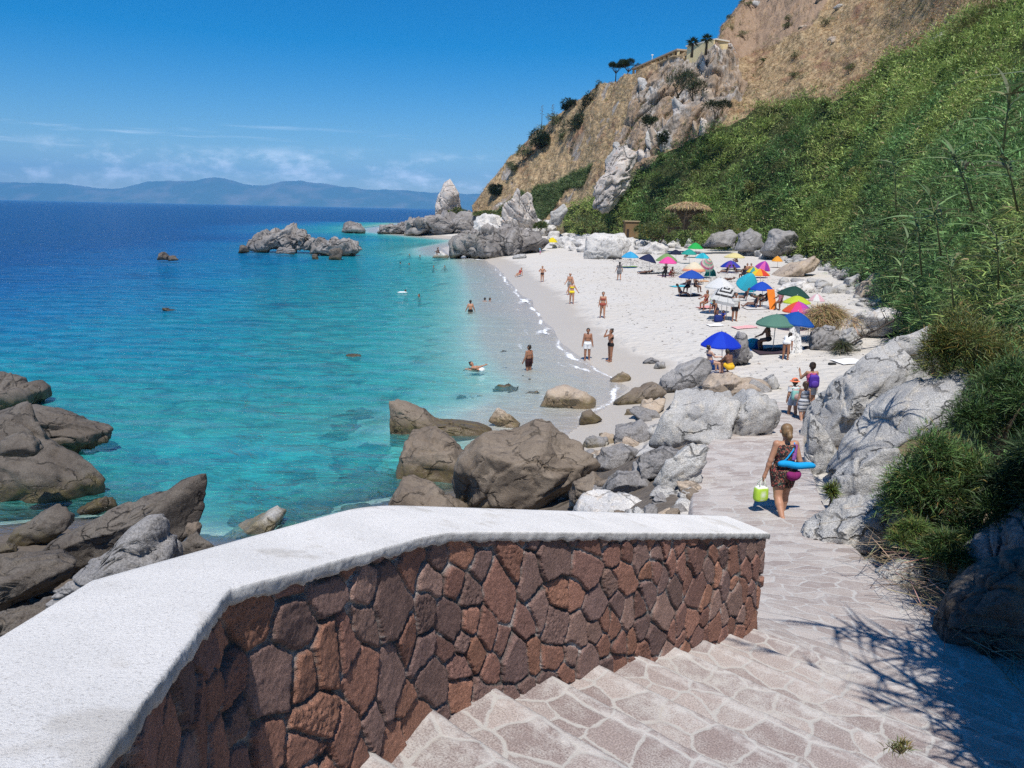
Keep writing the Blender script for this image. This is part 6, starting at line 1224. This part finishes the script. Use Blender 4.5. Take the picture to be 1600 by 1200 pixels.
def person(label, loc, rz, H, J, skin=(.42, .23, .15), sex='m', hair=None, hairc=(.02, .014, .01), wear=(), res=.0125, fat=1., headk=1., group=None, sink=0., lowest=True, hat=None, cat='person', shoes=None):
    pr = body_prims(J, sex, fat, headk); V, Fs = mesh_cones(pr, res); _, who, tp = cones(pr, V, .012, True)
    zmin = V[:, 2].min() if lowest else 0.; off = np.array([0, 0, -zmin-sink]); tags = np.array([p[0] for p in pr])[who]
    root = tag(empty('person', loc, rz), label, cat, group); C = np.tile(skin, (len(V), 1)).astype(float)*(1+.05*perlin(V*30))[:, None]
    ey = J['cran']+J['hf']*.05*headk-J['hu']*.006; rr = np.cross(J['hf'], J['hu'])
    for s in (-1, 1):
        d = np.linalg.norm(V-(ey+rr*s*.021), axis=1); C[d < .0125] *= .22
    C[np.linalg.norm((V-(J['jaw']+J['hf']*.036+J['hu']*.006))*np.array([.6, 1, 1.4]), axis=1) < .012] *= np.array([.8, .45, .45])
    # fingers: four of unequal length, and a thumb leaving the side of the palm
    mb = MB(); mb.V.append(V); mb.F += [tuple(int(q) for q in f_) for f_ in Fs]; mb.n = len(V); mb.C.append(C)
    for s, nm in ((-1, 'L'), (1, 'R')):
        g = J[nm]; d = g['ad']; pl = np.cross(d, J['r']*s); pl = pl/np.linalg.norm(pl) if np.linalg.norm(pl) > .1 else J['f']; sdv = np.cross(pl, d)
        cur = -J['r']*s*.35
        for q, ln in enumerate((.036, .044, .042, .033)):
            b = g['hd']+pl*(.0135-.009*q)+d*.008; e1 = b+d*ln*.55; e2 = e1+(d*.8+cur)/1.0*ln*.5; mb.tube([b, e1, e2], [.0062, .0056, .0042], 5, skin)
        b = g['wr']*.5+g['hd']*.5+pl*.014; mb.tube([b, b+pl*.016+d*.014, b+pl*.02+d*.034], [.007, .0065, .005], 5, skin)
    Vb = (np.concatenate(mb.V)+off)*H; mk('body', Vb, mb.F, M['skin'], root, col=np.concatenate(mb.C))
    N_ = vnormals(V, Fs); u = J['u']; tau = (V@u)/.29
    def garment(name, sel, col, o=.010, paint=None):
        fs = Fs[sel[Fs].all(1)]
        if len(fs) < 4: return
        ids = np.unique(fs); mp_ = -np.ones(len(V), int); mp_[ids] = np.arange(len(ids)); c = np.tile(col, (len(ids), 1)).astype(float)
        if paint is not None: c = paint(V[ids], c)
        mk(name, (V[ids]+N_[ids]*o+off)*H, mp_[fs], M['cloth'], root, col=c)
    tor = np.isin(tags, ['pel', 'waist', 'chest', 'shou', 'neck'])
    for w in wear:
        k, c = w[0], w[1]; paint = w[2] if len(w) > 2 else None
        if k == 'brief': garment('briefs', ((tags == 'pel') | (tor & (tau < .22)) | ((tags == 'thigh') & (tp < .16))) & (tau < .2), c, .006, paint)
        if k == 'shorts': garment('shorts', (((tags == 'pel') | (tor & (tau < .32))) & (tau < .3)) | ((tags == 'thigh') & (tp < .62)), c, .014, paint)
        if k == 'trousers': garment('trousers', (((tags == 'pel') | (tor & (tau < .32))) & (tau < .3)) | (tags == 'thigh') | ((tags == 'shin')), c, .012, paint)
        if k == 'bra': garment('bikini_top', tor & (tau > .53) & (tau < .78), c, .006, paint)
        if k == 'suit': garment('swimsuit', (tor & (tau < .82)) | ((tags == 'thigh') & (tp < .1)), c, .006, paint)
        if k == 'vest': garment('vest', tor & (tau > .02) & (tau < .93) & (tags != 'shou'), c, .012, paint)
        if k == 'shirt': garment('shirt', (tor & (tau > -.05) & (tau < .99)) | ((tags == 'armU') & (tp < .62)), c, .015, paint)
        if k == 'skirt':
            a = u*.13; hm = (J['L']['knee']+J['R']['knee'])/2*w[3]+J['u']*0; q = [('s', u*.11-J['r']*.025, u*.11+J['r']*.025, .066*fat, .066*fat), ('s', -J['r']*.04, J['r']*.04, .086*fat, .086*fat), ('s', J['L']['hip'], J['L']['hip']*(1-w[3])+J['L']['knee']*w[3], .084*fat, .075*fat), ('s', J['R']['hip'], J['R']['hip']*(1-w[3])+J['R']['knee']*w[3], .084*fat, .075*fat), ('s', a*0, hm, .085*fat, .07*fat)]
            v2, f2 = mesh_cones(q, res, .03); c2 = np.tile(c, (len(v2), 1)).astype(float)
            if paint is not None: c2 = paint(v2, c2)
            mk('skirt', (v2+off)*H, f2, M['cloth'], root, col=c2)
        if k == 'shoes': garment('shoe', (tags == 'foot'), c, .008)
    if hair:
        hu, hf = J['hu'], J['hf']; c = J['cran']; h = headk; q = [('h', c+hu*.016-hf*.012, c-hu*.012-hf*.020, .0575*h, .054*h)]
        bk = c-hf*.055-hu*.02
        if hair == 'long': q += [('h', c-hf*.03, J['neck']-hf*.045-hu*.03, .05, .034), ('h', J['neck']-hf*.045-hu*.03, J['neck']-J['u']*.10-J['f']*.065, .038, .026)]
        if hair == 'pony': q += [('h', bk+hu*.01, bk-hf*.018, .02, .024), ('h', bk-hf*.02, bk-hf*.032-hu*.03, .026, .027), ('h', bk-hf*.032-hu*.03, bk-hf*.026-hu*.075, .026, .012)]
        if hair == 'bun': q += [('h', c+hu*.05-hf*.045, c+hu*.055-hf*.055, .024, .024)]
        if hair == 'bob': q += [('h', c-hf*.02, c-hf*.026-hu*.05, .056, .044)]
        v2, f2 = mesh_cones(q, min(res, .009), .01); hc = np.tile(hairc, (len(v2), 1)).astype(float)
        st = perlin(np.stack([v2@np.cross(hf, hu)*160, v2@hu*18, v2@hf*60], 1)); hc *= (1+.5*st)[:, None]; mk('hair', (v2+off)*H, f2, M['hair'], root, col=np.clip(hc, .004, .9))
    if hat is not None:
        c = J['cran']; hu = J['hu']; s = MB(); s.ball(np.zeros(3), .064*headk, 16, 10, hat); vv = s.V[0]; vv[:, 2] = np.maximum(vv[:, 2]*.9, 0)
        n = 24; ring = []; 
        for rr_, zz in ((.06, .004), (.082, -.006), (.098, -.016), (.098, -.021), (.06, -.004)): ring += [(rr_*headk*math.cos(6.2832*i/n), rr_*headk*math.sin(6.2832*i/n), zz) for i in range(n)]
        s.add(ring, [(a*n+i, a*n+(i+1) % n, (a+1)*n+(i+1) % n, (a+1)*n+i) for a in range(4) for i in range(n)], hat); vv = np.concatenate(s.V)
        B_ = np.stack([J['r'], J['hf'], hu], 1); vv = vv@B_.T+c+hu*.022; mk('hat', (vv+off)*H, s.F, M['cloth'], root, col=np.tile(hat, (len(vv), 1)))
    return root, off, H
TAN, BRN, PALE, DRK = (.40, .20, .12), (.29, .135, .078), (.55, .34, .25), (.15, .075, .05)
def px_h(px, pf, ph): g = ground(px, pf); return g, (pf-ph)*mpp(g)*1.02
AW, TO = 0., math.pi
# woman in front, walking away down the ramp
g = ground(1216, 818); Hm = (820-668)*mpp(g)*1.02
Jm = skeleton(lean=.05, L=(-.22, .03, .55, -.5), R=(.20, .03, .10, .0), aL=(-.02, .30, .12, .05), aR=(-.22, .26, .95, .25), hp=.12)
def floral(v, c):
    n = perlin(v*np.array([70, 70, 70])); n2 = perlin(v*95+30); c[n > .18] = (.30, .07, .06); c[n2 > .25] = (.34, .22, .14); c[(n < -.3)] = (.05, .10, .08); return c
wm, off, Hm = person('woman with a blonde ponytail seen from behind, walking barefoot down the ramp with beach bags', g+np.array([0, 0, .03]), .06, Hm, Jm, (.40, .205, .125), 'f', 'pony', (.19, .115, .055), [('vest', (.035, .026, .026), floral), ('shorts', (.030, .022, .022), floral)], .0066, 1.12)
wl_ = lambda p: g+np.array([0, 0, .03])+np.array(Matrix.Rotation(.06, 3, 'Z'))@((np.array(p)+off)*Hm)
u, f, r = Jm['u'], Jm['f'], Jm['r']
hl = wl_(Jm['L']['hd']+Jm['L']['ad']*.02); bag('beach_bag', 'lime green and white cooler bag in the walking woman\'s left hand', 'bag', hl-[.02, 0, .40], (.24, .15, .27), (.40, .60, .06), (.74, .78, .66), .3, handles=True)
def roll(name, label, a, b, rad, col, cat, strap=None, sc=(.8, .8, .8)):
    a, b = np.array(a), np.array(b); o = (a+b)/2; rt = tag(empty(name, o), label, cat); s = MB(); ts = np.linspace(0, 1, 14); pts = a[None]+(b-a)[None]*ts[:, None]-o; pts[:, 2] += .012*np.sin(ts*9); s.tube(pts, rad*np.array([.55, .85, 1, .95, 1, 1.03, .97, 1, 1.02, .98, 1, .97, .85, .55]), 14, col); s.build('body', M['cloth'], rt)
    if strap is not None:
        s = MB(); s.tube(np.array(strap)-o, .014, 6, col); s.build('strap', M['cloth'], rt)
    return rt
bk = lambda x, z, y=-.098: wl_(u*z+r*x+f*y)
roll('mat_bag', 'bright blue roll bag slung across the walking woman\'s back', bk(-.10, .092, -.09), bk(.27, .065, -.085), .058, (.012, .30, .62), 'bag', [bk(-.07, .10), bk(-.01, .15, -.085), bk(.045, .225, -.075), bk(.072, .285, -.03), bk(.075, .29, .02)])
sheet('scarf', 'pink and purple scarf over the walking woman\'s right shoulder', 'scarf', bk(.055, .285, -.052), bk(.098, .27, -.05), bk(.075, .13, -.085), bk(.035, .13, -.092), (.30, .06, .24), 1, .006, lambda a, b, c: np.where((perlin(np.stack([a*7, b*16, 0*a], 1)) > .05)[:, None], np.array([.42, .08, .22]), np.array([.10, .08, .30])))
roll('beach_mat', 'purple rolled mat under the walking woman\'s right arm', wl_(r*-.005-u*.035-f*.105), wl_(r*.135-u*.03-f*.06), .075, (.20, .02, .11), 'mat')
s = MB(); p = wl_(Jm['L']['wr']); s.tube([p+np.array([.024*math.cos(a), .024*math.sin(a), .004*math.sin(3*a)]) for a in np.linspace(0, 6.28, 13)], .005, 5, (.75, .72, .68)); tag(s.build('bracelet', M['cloth'], None, loc=p), 'white bracelet on the walking woman\'s left wrist', 'bracelet')
# three children further down
g1, h1 = px_h(1236, 657, 592); Jk = skeleton(L=(.10, .04, .05, 0), R=(-.12, .04, .25, 0), aL=(-.1, .2, .3, .1), aR=(.1, .16, .25, .0), hp=.05)
c1, o1, h1 = person('small child in an orange sun hat with a mint green backpack', g1, .05, h1, Jk, (.36, .19, .12), 'm', 'short', (.05, .03, .02), [('shirt', (.62, .62, .62)), ('shorts', (.30, .36, .46)), ('shoes', (.25, .25, .27))], .0105, 1.0, 1.22, 'children on the ramp', hat=(.75, .20, .10))
bag('backpack', 'mint green backpack with a picture panel on the child in the orange hat', 'backpack', g1+np.array([0, -.16*h1, .545*h1]), (.21*h1, .11*h1, .25*h1), (.28, .58, .50), (.45, .30, .28), .05, straps=True)
g2, h2 = px_h(1252, 664, 598); Jk = skeleton(L=(-.15, .04, .4, -.3), R=(.14, .04, .05, 0), aL=(.05, .12, .1, 0), aR=(-.1, .14, .2, 0))
def stripes_(v, c): 
    q = (np.floor(v[:, 2]*34) % 3); c[q == 0] = (.06, .07, .09); c[q == 1] = (.36, .38, .42); return c
person('little girl in a striped black and white dress beside the child in the hat', g2, .0, h2, Jk, (.42, .23, .15), 'm', 'pony', (.10, .055, .03), [('vest', (.62, .62, .62), stripes_), ('skirt', (.62, .62, .62), stripes_, .62), ('shoes', (.16, .15, .14))], .0105, 1.0, 1.2, 'children on the ramp')
g3, h3 = px_h(1262, 645, 567); Jk = skeleton(L=(.1, .04, .1, 0), R=(-.1, .04, .2, 0), aL=(.55, .5, 1.9, .5), aR=(.05, .14, .15, 0), hp=.1)
c3, o3, h3 = person('girl in a pink vest with a purple backpack, hand raised to her head', g3, .0, h3, Jk, (.36, .185, .11), 'f', 'bun', (.03, .018, .012), [('vest', (.55, .10, .22)), ('shorts', (.40, .42, .45))], .0105, .94, 1.08, 'children on the ramp')
bag('backpack', 'purple backpack on the girl in the pink vest', 'backpack', g3+np.array([0, -.14*h3, .54*h3]), (.19*h3, .10*h3, .25*h3), (.07, .03, .28), (.10, .05, .33), 0, straps=True)
# bathers standing
GS = 'bathers standing on the wet sand'
def stander(label, px, pf, ph, rz, sex='m', skin=TAN, hair='short', hairc=(.02, .015, .01), wear=(), group=None, sea=None, **k):
    hk = {q: k.pop(q) for q in ('hat', 'fat', 'headk') if q in k}
    if sea is None: g_, h_ = px_h(px, pf, ph)
    else: g_ = atz(px, pf, 0); h_ = 1.72; 
    return person(label, g_, rz, h_ if sea is None else sea[0], skeleton(**k), skin, sex, hair, hairc, wear, .0125, group=group, sink=0 if sea is None else sea[1], **hk)
stander('man in white shorts standing ankle-deep at the water edge', 917, 563, 513, TO, 'm', BRN, wear=[('shorts', (.72, .72, .72))], aL=(.05, .2, .12, 0), aR=(.05, .2, .12, 0), hp=.2)
stander('woman in a black bikini, hand raised to her head, facing the man in white shorts', 953, 565, 514, 1.9, 'f', BRN, 'bun', wear=[('bra', (.015, .015, .017)), ('brief', (.015, .015, .017))], aR=(1.2, .35, 2.3, .4), aL=(1.0, .3, 2.3, .4), fat=1.05)
stander('woman in a red-brown bikini walking towards the path', 941, 497, 457, TO, 'f', TAN, 'short', wear=[('bra', (.30, .07, .05)), ('brief', (.30, .07, .05))], L=(.18, .03, .1, 0), R=(-.15, .03, .3, 0), aL=(.15, .18, .2, 0), aR=(-.15, .18, .2, 0))
stander('woman in a yellow swimsuit walking at the water edge', 893, 475, 440, TO, 'f', TAN, 'bun', (.10, .06, .03), [('bra', (.75, .58, .03)), ('brief', (.75, .58, .03))], aL=(.1, .55, .3, 0), aR=(.1, .45, .3, 0), L=(.15, .04, .1, 0), R=(-.1, .04, .2, 0))
stander('grey-haired man with his arms out, behind the woman in yellow', 890, 461, 427, TO-.5, 'm', TAN, 'short', (.45, .43, .40), [('shorts', (.25, .24, .23))], aL=(.3, .5, .4, 0), aR=(.2, .25, .5, 0))
stander('bather in dark trunks with both hands on hips', 847, 441, 416, TO, 'm', TAN, 'short', (.2, .15, .1), [('brief', (.05, .03, .03))], aL=(-.3, .75, 1.2, 1.6), aR=(-.3, .75, 1.2, 1.6))
stander('dark-haired woman in a grey cover-up walking away up the beach', 967, 438, 410, .1, 'f', TAN, 'long', (.012, .01, .01), [('shirt', (.16, .16, .17)), ('skirt', (.17, .17, .18), None, .5)], L=(.15, .03, .05, 0), R=(-.15, .03, .3, 0), aL=(.1, .3, .3, 0), aR=(-.1, .3, .3, 0))
stander('man in black and red shorts standing knee-deep and looking out to sea', 826, 577, 0, .75, 'm', BRN, 'short', wear=[('shorts', (.03, .012, .014))], sea=(1.72, .27), aL=(.1, .2, .3, 0), aR=(-.1, .2, .3, 0), hy=-.4)
stander('man in black trunks standing hip-deep with his back to us', 735, 487, 0, .15, 'm', TAN, 'short', wear=[('brief', (.015, .015, .018))], sea=(1.75, .47), aL=(.1, .35, .3, 0), aR=(.1, .35, .3, 0))
# sitting, lying, swimming
def other(label, px, py, rz, kind, sex='m', skin=DRK, hair='short', hairc=(.02, .015, .01), wear=(), H=1.68, up=0., group=None, z0=None, **k):
    g_ = (ground(px, py) if z0 is None else atz(px, py, z0))+np.array([0, 0, up]); hk = {q: k.pop(q) for q in ('hat', 'fat', 'headk') if q in k}
    ps = dict(sit=dict(lean=-.12, L=(1.25, .12, 1.35, .1), R=(1.35, .12, 1.5, .1), aL=(.75, .15, .5, 0), aR=(.75, .15, .5, 0)), recline=dict(lean=-.55, L=(1.5, .1, .35, -.3), R=(1.62, .12, .8, -.2), aL=(-.35, .3, .1, 0), aR=(-.35, .3, .1, 0)),
              chair=dict(lean=-.2, L=(1.45, .12, 1.3, 0), R=(1.4, .12, 1.2, 0), aL=(.5, .2, .9, 0), aR=(.5, .2, .9, 0)), bend=dict(lean=1.15, L=(.05, .06, .1, 0), R=(-.05, .06, .05, 0), aL=(.9, .1, .3, 0), aR=(.7, .1, .3, 0), hp=-.2),
              hug=dict(lean=.35, L=(1.9, .12, 2.1, .2), R=(1.9, .12, 2.1, .2), aL=(1.1, .1, .5, .3), aR=(1.1, .1, .5, .3), hp=.1), prone=dict(lean=-1.35, L=(-1.5, .1, .1, -.8), R=(-1.5, .12, .15, -.8), aL=(2.4, .4, .6, 0), aR=(2.2, .4, .6, 0), hp=.9),
              lie=dict(lean=-1.35, L=(1.5, .1, .15, -.3), R=(1.6, .1, .4, -.3), aL=(.1, .25, .3, 0), aR=(.1, .3, .3, 0), hp=.2), tread=dict(lean=.15, L=(.5, .2, .9, -.4), R=(.2, .2, .7, -.4), aL=(.9, .5, .3, 0), aR=(.9, .5, .3, 0)))[kind].copy(); ps.update(k)
    J = skeleton(**ps); sink = 0.
    if kind == 'prone':
        rx = person(label, g_, rz, H, J, skin, sex, hair, hairc, wear, .0125, group=group, sink=.10, **hk)
    elif kind == 'tread': rx = person(label, g_, rz, H, J, skin, sex, hair, hairc, wear, .0125, group=group, lowest=False, sink=.30, **hk)
    else: rx = person(label, g_, rz, H, J, skin, sex, hair, hairc, wear, .0125, group=group, **hk)
    return rx
other('woman sitting in the wash at the water edge', 812, 432, 2.6, 'recline', 'f', TAN, 'long', wear=[('suit', (.30, .05, .05))])
other('swimmer with a hair bun lying flat in the shallows', 752, 578, 4.3, 'prone', 'f', TAN, 'bun', (.05, .03, .02), [('brief', (.7, .7, .7))], z0=0, aL=(.3, .3, .3, 0), aR=(.3, .3, .3, 0))
SW = 'swimmers in the bay'
for (px, py, lab, hc) in [(757, 470, 'left swimmer of the pair right of the hip-deep man', (.02, .015, .01)), (764, 470, 'right swimmer of the pair right of the hip-deep man', (.06, .04, .02)), (656, 464, 'swimmer right of the one on the white float', (.05, .03, .02)), (625, 412, 'swimmer farthest left below the islet', (.02, .015, .01)), (640, 414, 'swimmer just right of the farthest left one', (.02, .015, .01)), (657, 401, 'swimmer nearest the small pale rock, on its left', (.02, .015, .01)), (677, 418, 'left swimmer of the pair in front of the small pale rock', (.03, .02, .01)), (695, 418, 'right swimmer of the pair in front of the small pale rock', (.02, .015, .01)), (640, 399, 'swimmer left of the small pale rock, farther out', (.06, .04, .02)), (685, 388, 'swimmer in the cove behind the small pale rock', (.02, .015, .01))]:
    other(lab, px, py, RNG.uniform(0, 6), 'tread', 'm', TAN, 'short', hc, [('brief', (.05, .05, .1))], z0=0, group=SW)
other('swimmer leaning on a white float', 634, 457, .4, 'tread', 'm', TAN, 'short', (.04, .03, .02), [('brief', (.05, .05, .1))], z0=0)
gq = atz(630, 457, 0); s = MB(); s.tube([gq+[-.5, -.3, .02], gq+[-.25, -.25, .04], gq+[.2, -.2, .04], gq+[.4, -.15, .03]], [.03, .08, .08, .03], 10, (.75, .75, .74)); tag(s.build('float', M['cloth'], None, loc=gq), 'white float board under a swimmer', 'float')
other('bather sitting on the small pale rock in the water', 686, 398, 2., 'hug', 'm', DRK, 'short', z0=.9, wear=[('brief', (.02, .02, .03))])
other('bather sitting hunched beside the grey slab under the navy umbrella', 927, 404, 2.2, 'hug', 'f', TAN, 'short', (.05, .03, .02), [('brief', (.4, .08, .06))], H=1.7)
g_, h_ = px_h(844, 398, 388); person('toddler in a light blue sun hat at the far end of the beach', g_, 2.5, 1.0, skeleton(lean=.3), PALE, 'm', None, wear=[('shorts', (.4, .06, .3)), ('shirt', (.4, .5, .6))], hat=(.10, .42, .62), headk=1.25)
other('dark figure lying under the dark navy umbrella', 1009, 428, 1.5, 'lie', 'f', DRK, 'long', wear=[('suit', (.02, .02, .025))])
other('person in black sitting under the hot pink umbrella', 1039, 433, 2.7, 'sit', 'f', DRK, 'long', wear=[('shirt', (.012, .012, .014)), ('trousers', (.012, .012, .014))])
other('person in red sitting under the hot pink umbrella', 1047, 433, -2.4, 'hug', 'f', DRK, 'short', wear=[('suit', (.40, .02, .04))])
other('left person in a low chair under the royal blue umbrella', 1074, 461, 2.5, 'chair', 'm', DRK, 'short', wear=[('shorts', (.02, .02, .03))], up=.2)
other('right person in a low chair under the royal blue umbrella', 1086, 460, -2.6, 'chair', 'f', DRK, 'bob', wear=[('suit', (.03, .02, .02))], up=.2)
other('person stretched out at the feet of the pair in low chairs', 1064, 463, -1.9, 'recline', 'm', BRN, 'short', wear=[('brief', (.02, .03, .08))])
other('child in a lime green top sitting by the striped umbrella', 1112, 483, 2.8, 'sit', 'm', BRN, 'short', H=1.15, wear=[('shirt', (.35, .62, .10)), ('shorts', (.03, .22, .55))], headk=1.2)
other('dark-haired woman sitting left of the child in lime green', 1102, 484, 2.2, 'sit', 'f', BRN, 'long', wear=[('suit', (.30, .06, .05))])
stander('woman stooping under the striped umbrella on its left', 1118, 502, 466, 2.2, 'f', BRN, 'bob', wear=[('suit', (.03, .03, .05))], lean=.55, aL=(.8, .1, .3, 0), aR=(.8, .1, .3, 0))
stander('man in black shorts whose head is hidden by the striped umbrella', 1147, 502, 458, TO, 'm', BRN, 'short', wear=[('shorts', (.015, .015, .02)), ('shirt', (.5, .5, .48))])
other('toddler in blue crouching between the legs under the striped umbrella', 1130, 501, 2.7, 'hug', 'm', BRN, 'short', H=1.05, wear=[('shirt', (.02, .06, .35)), ('shorts', (.02, .05, .25))], headk=1.25)
for (px, py, rz, lab, kd) in [(1178, 481, 1.4, 'dark figure lying under the blue umbrella with the orange towel', 'recline'), (1196, 481, 1.2, 'dark figure sitting behind the orange towel', 'sit'), (1162, 470, 1.5, 'figure lying in the shade of the tipped turquoise umbrella', 'recline'), (1185, 469, -1.3, 'figure in green lying next to the one under the turquoise umbrella', 'lie'), (1134, 428, 1.5, 'left figure lying under the dark blue umbrella with purple edges', 'recline'), (1150, 428, -1.5, 'right figure lying under the dark blue umbrella with purple edges', 'recline'), (1161, 437, .5, 'person sitting in the open left of the small yellow and teal umbrella', 'sit'), (1098, 426, 2.0, 'person sitting under the ringed umbrella', 'sit'), (1151, 412, 2.0, 'person sitting under the pale yellow umbrella', 'hug'), (1073, 406, 2.2, 'person sitting under the teal umbrella', 'sit'), (1136, 440, 1.5, 'dark figure lying on the sand below the dark blue umbrella', 'lie'), (1218, 484, 2.4, 'person in pink sitting left of the pinwheel umbrella', 'sit')]:
    other(lab, px, py, rz, kd, 'f' if px % 2 else 'm', DRK, 'short', wear=[('suit', (.42, .16, .2) if 'pink' in lab else (.06, .12, .04) if 'green' in lab else (.02, .02, .03))], group='sunbathers in the shade')
for (px, lab) in [(1166, 'left of two people standing behind the small yellow and teal umbrella'), (1172, 'right of two people standing behind the small yellow and teal umbrella')]:
    stander(lab, px, 436, 412, TO, 'm', TAN, 'short', wear=[('shorts', (.05, .06, .1))])
other('dark seated person reaching up to hold the sage green umbrella', 1199, 549, .9, 'sit', 'm', (.10, .05, .035), 'short', wear=[('brief', (.02, .02, .03))], H=1.85, aR=(2.3, .3, .5, 0), lean=.2)
other('woman in a white T-shirt bending forward beside the patterned sheet', 1227, 562, -.55, 'bend', 'f', BRN, 'long', wear=[('shirt', (.74, .74, .74)), ('brief', (.7, .7, .7))], H=1.62)
other('woman in a bikini sitting on the boulder under the bright royal blue umbrella', 1108, 586, -1.2, 'chair', 'f', PALE, 'bun', (.03, .02, .015), [('bra', (.05, .06, .16)), ('brief', (.05, .07, .2))], up=.12, H=1.66)
other('dark-haired man hunched under the bright royal blue umbrella in yellow shorts', 1140, 585, .5, 'hug', 'm', (.17, .085, .055), 'short', wear=[('shorts', (.70, .42, .03))], up=.02, H=1.75)
bag('beach_bag', 'yellow bag beside the seated woman under the bright royal blue umbrella', 'bag', ground(1098, 584)+np.array([-.1, .1, .15]), (.32, .2, .42), (.70, .56, .10), (.72, .66, .4), .2, handles=True)
bag('beach_bag', 'dark blue bag standing under the striped umbrella', 'bag', ground(1122, 503), (.5, .35, .45), (.02, .035, .16), None, .2, handles=True)
bag('beach_bag', 'small dark bag on the sand right of the patterned sheet', 'bag', ground(1262, 545), (.4, .25, .14), (.03, .03, .035), None, .3)
bag('beach_bag', 'small black bag at the end of the white towel', 'bag', ground(1300, 570), (.35, .2, .1), (.03, .03, .03), None, .1)
for k, (px, py, lab) in enumerate([(960, 406, 'left of two dark bags near the light blue umbrella'), (969, 405, 'right of two dark bags near the light blue umbrella')]): bag('beach_bag', lab, 'bag', ground(px, py), (.45, .3, .25), (.03, .03, .035), None, .3*k)
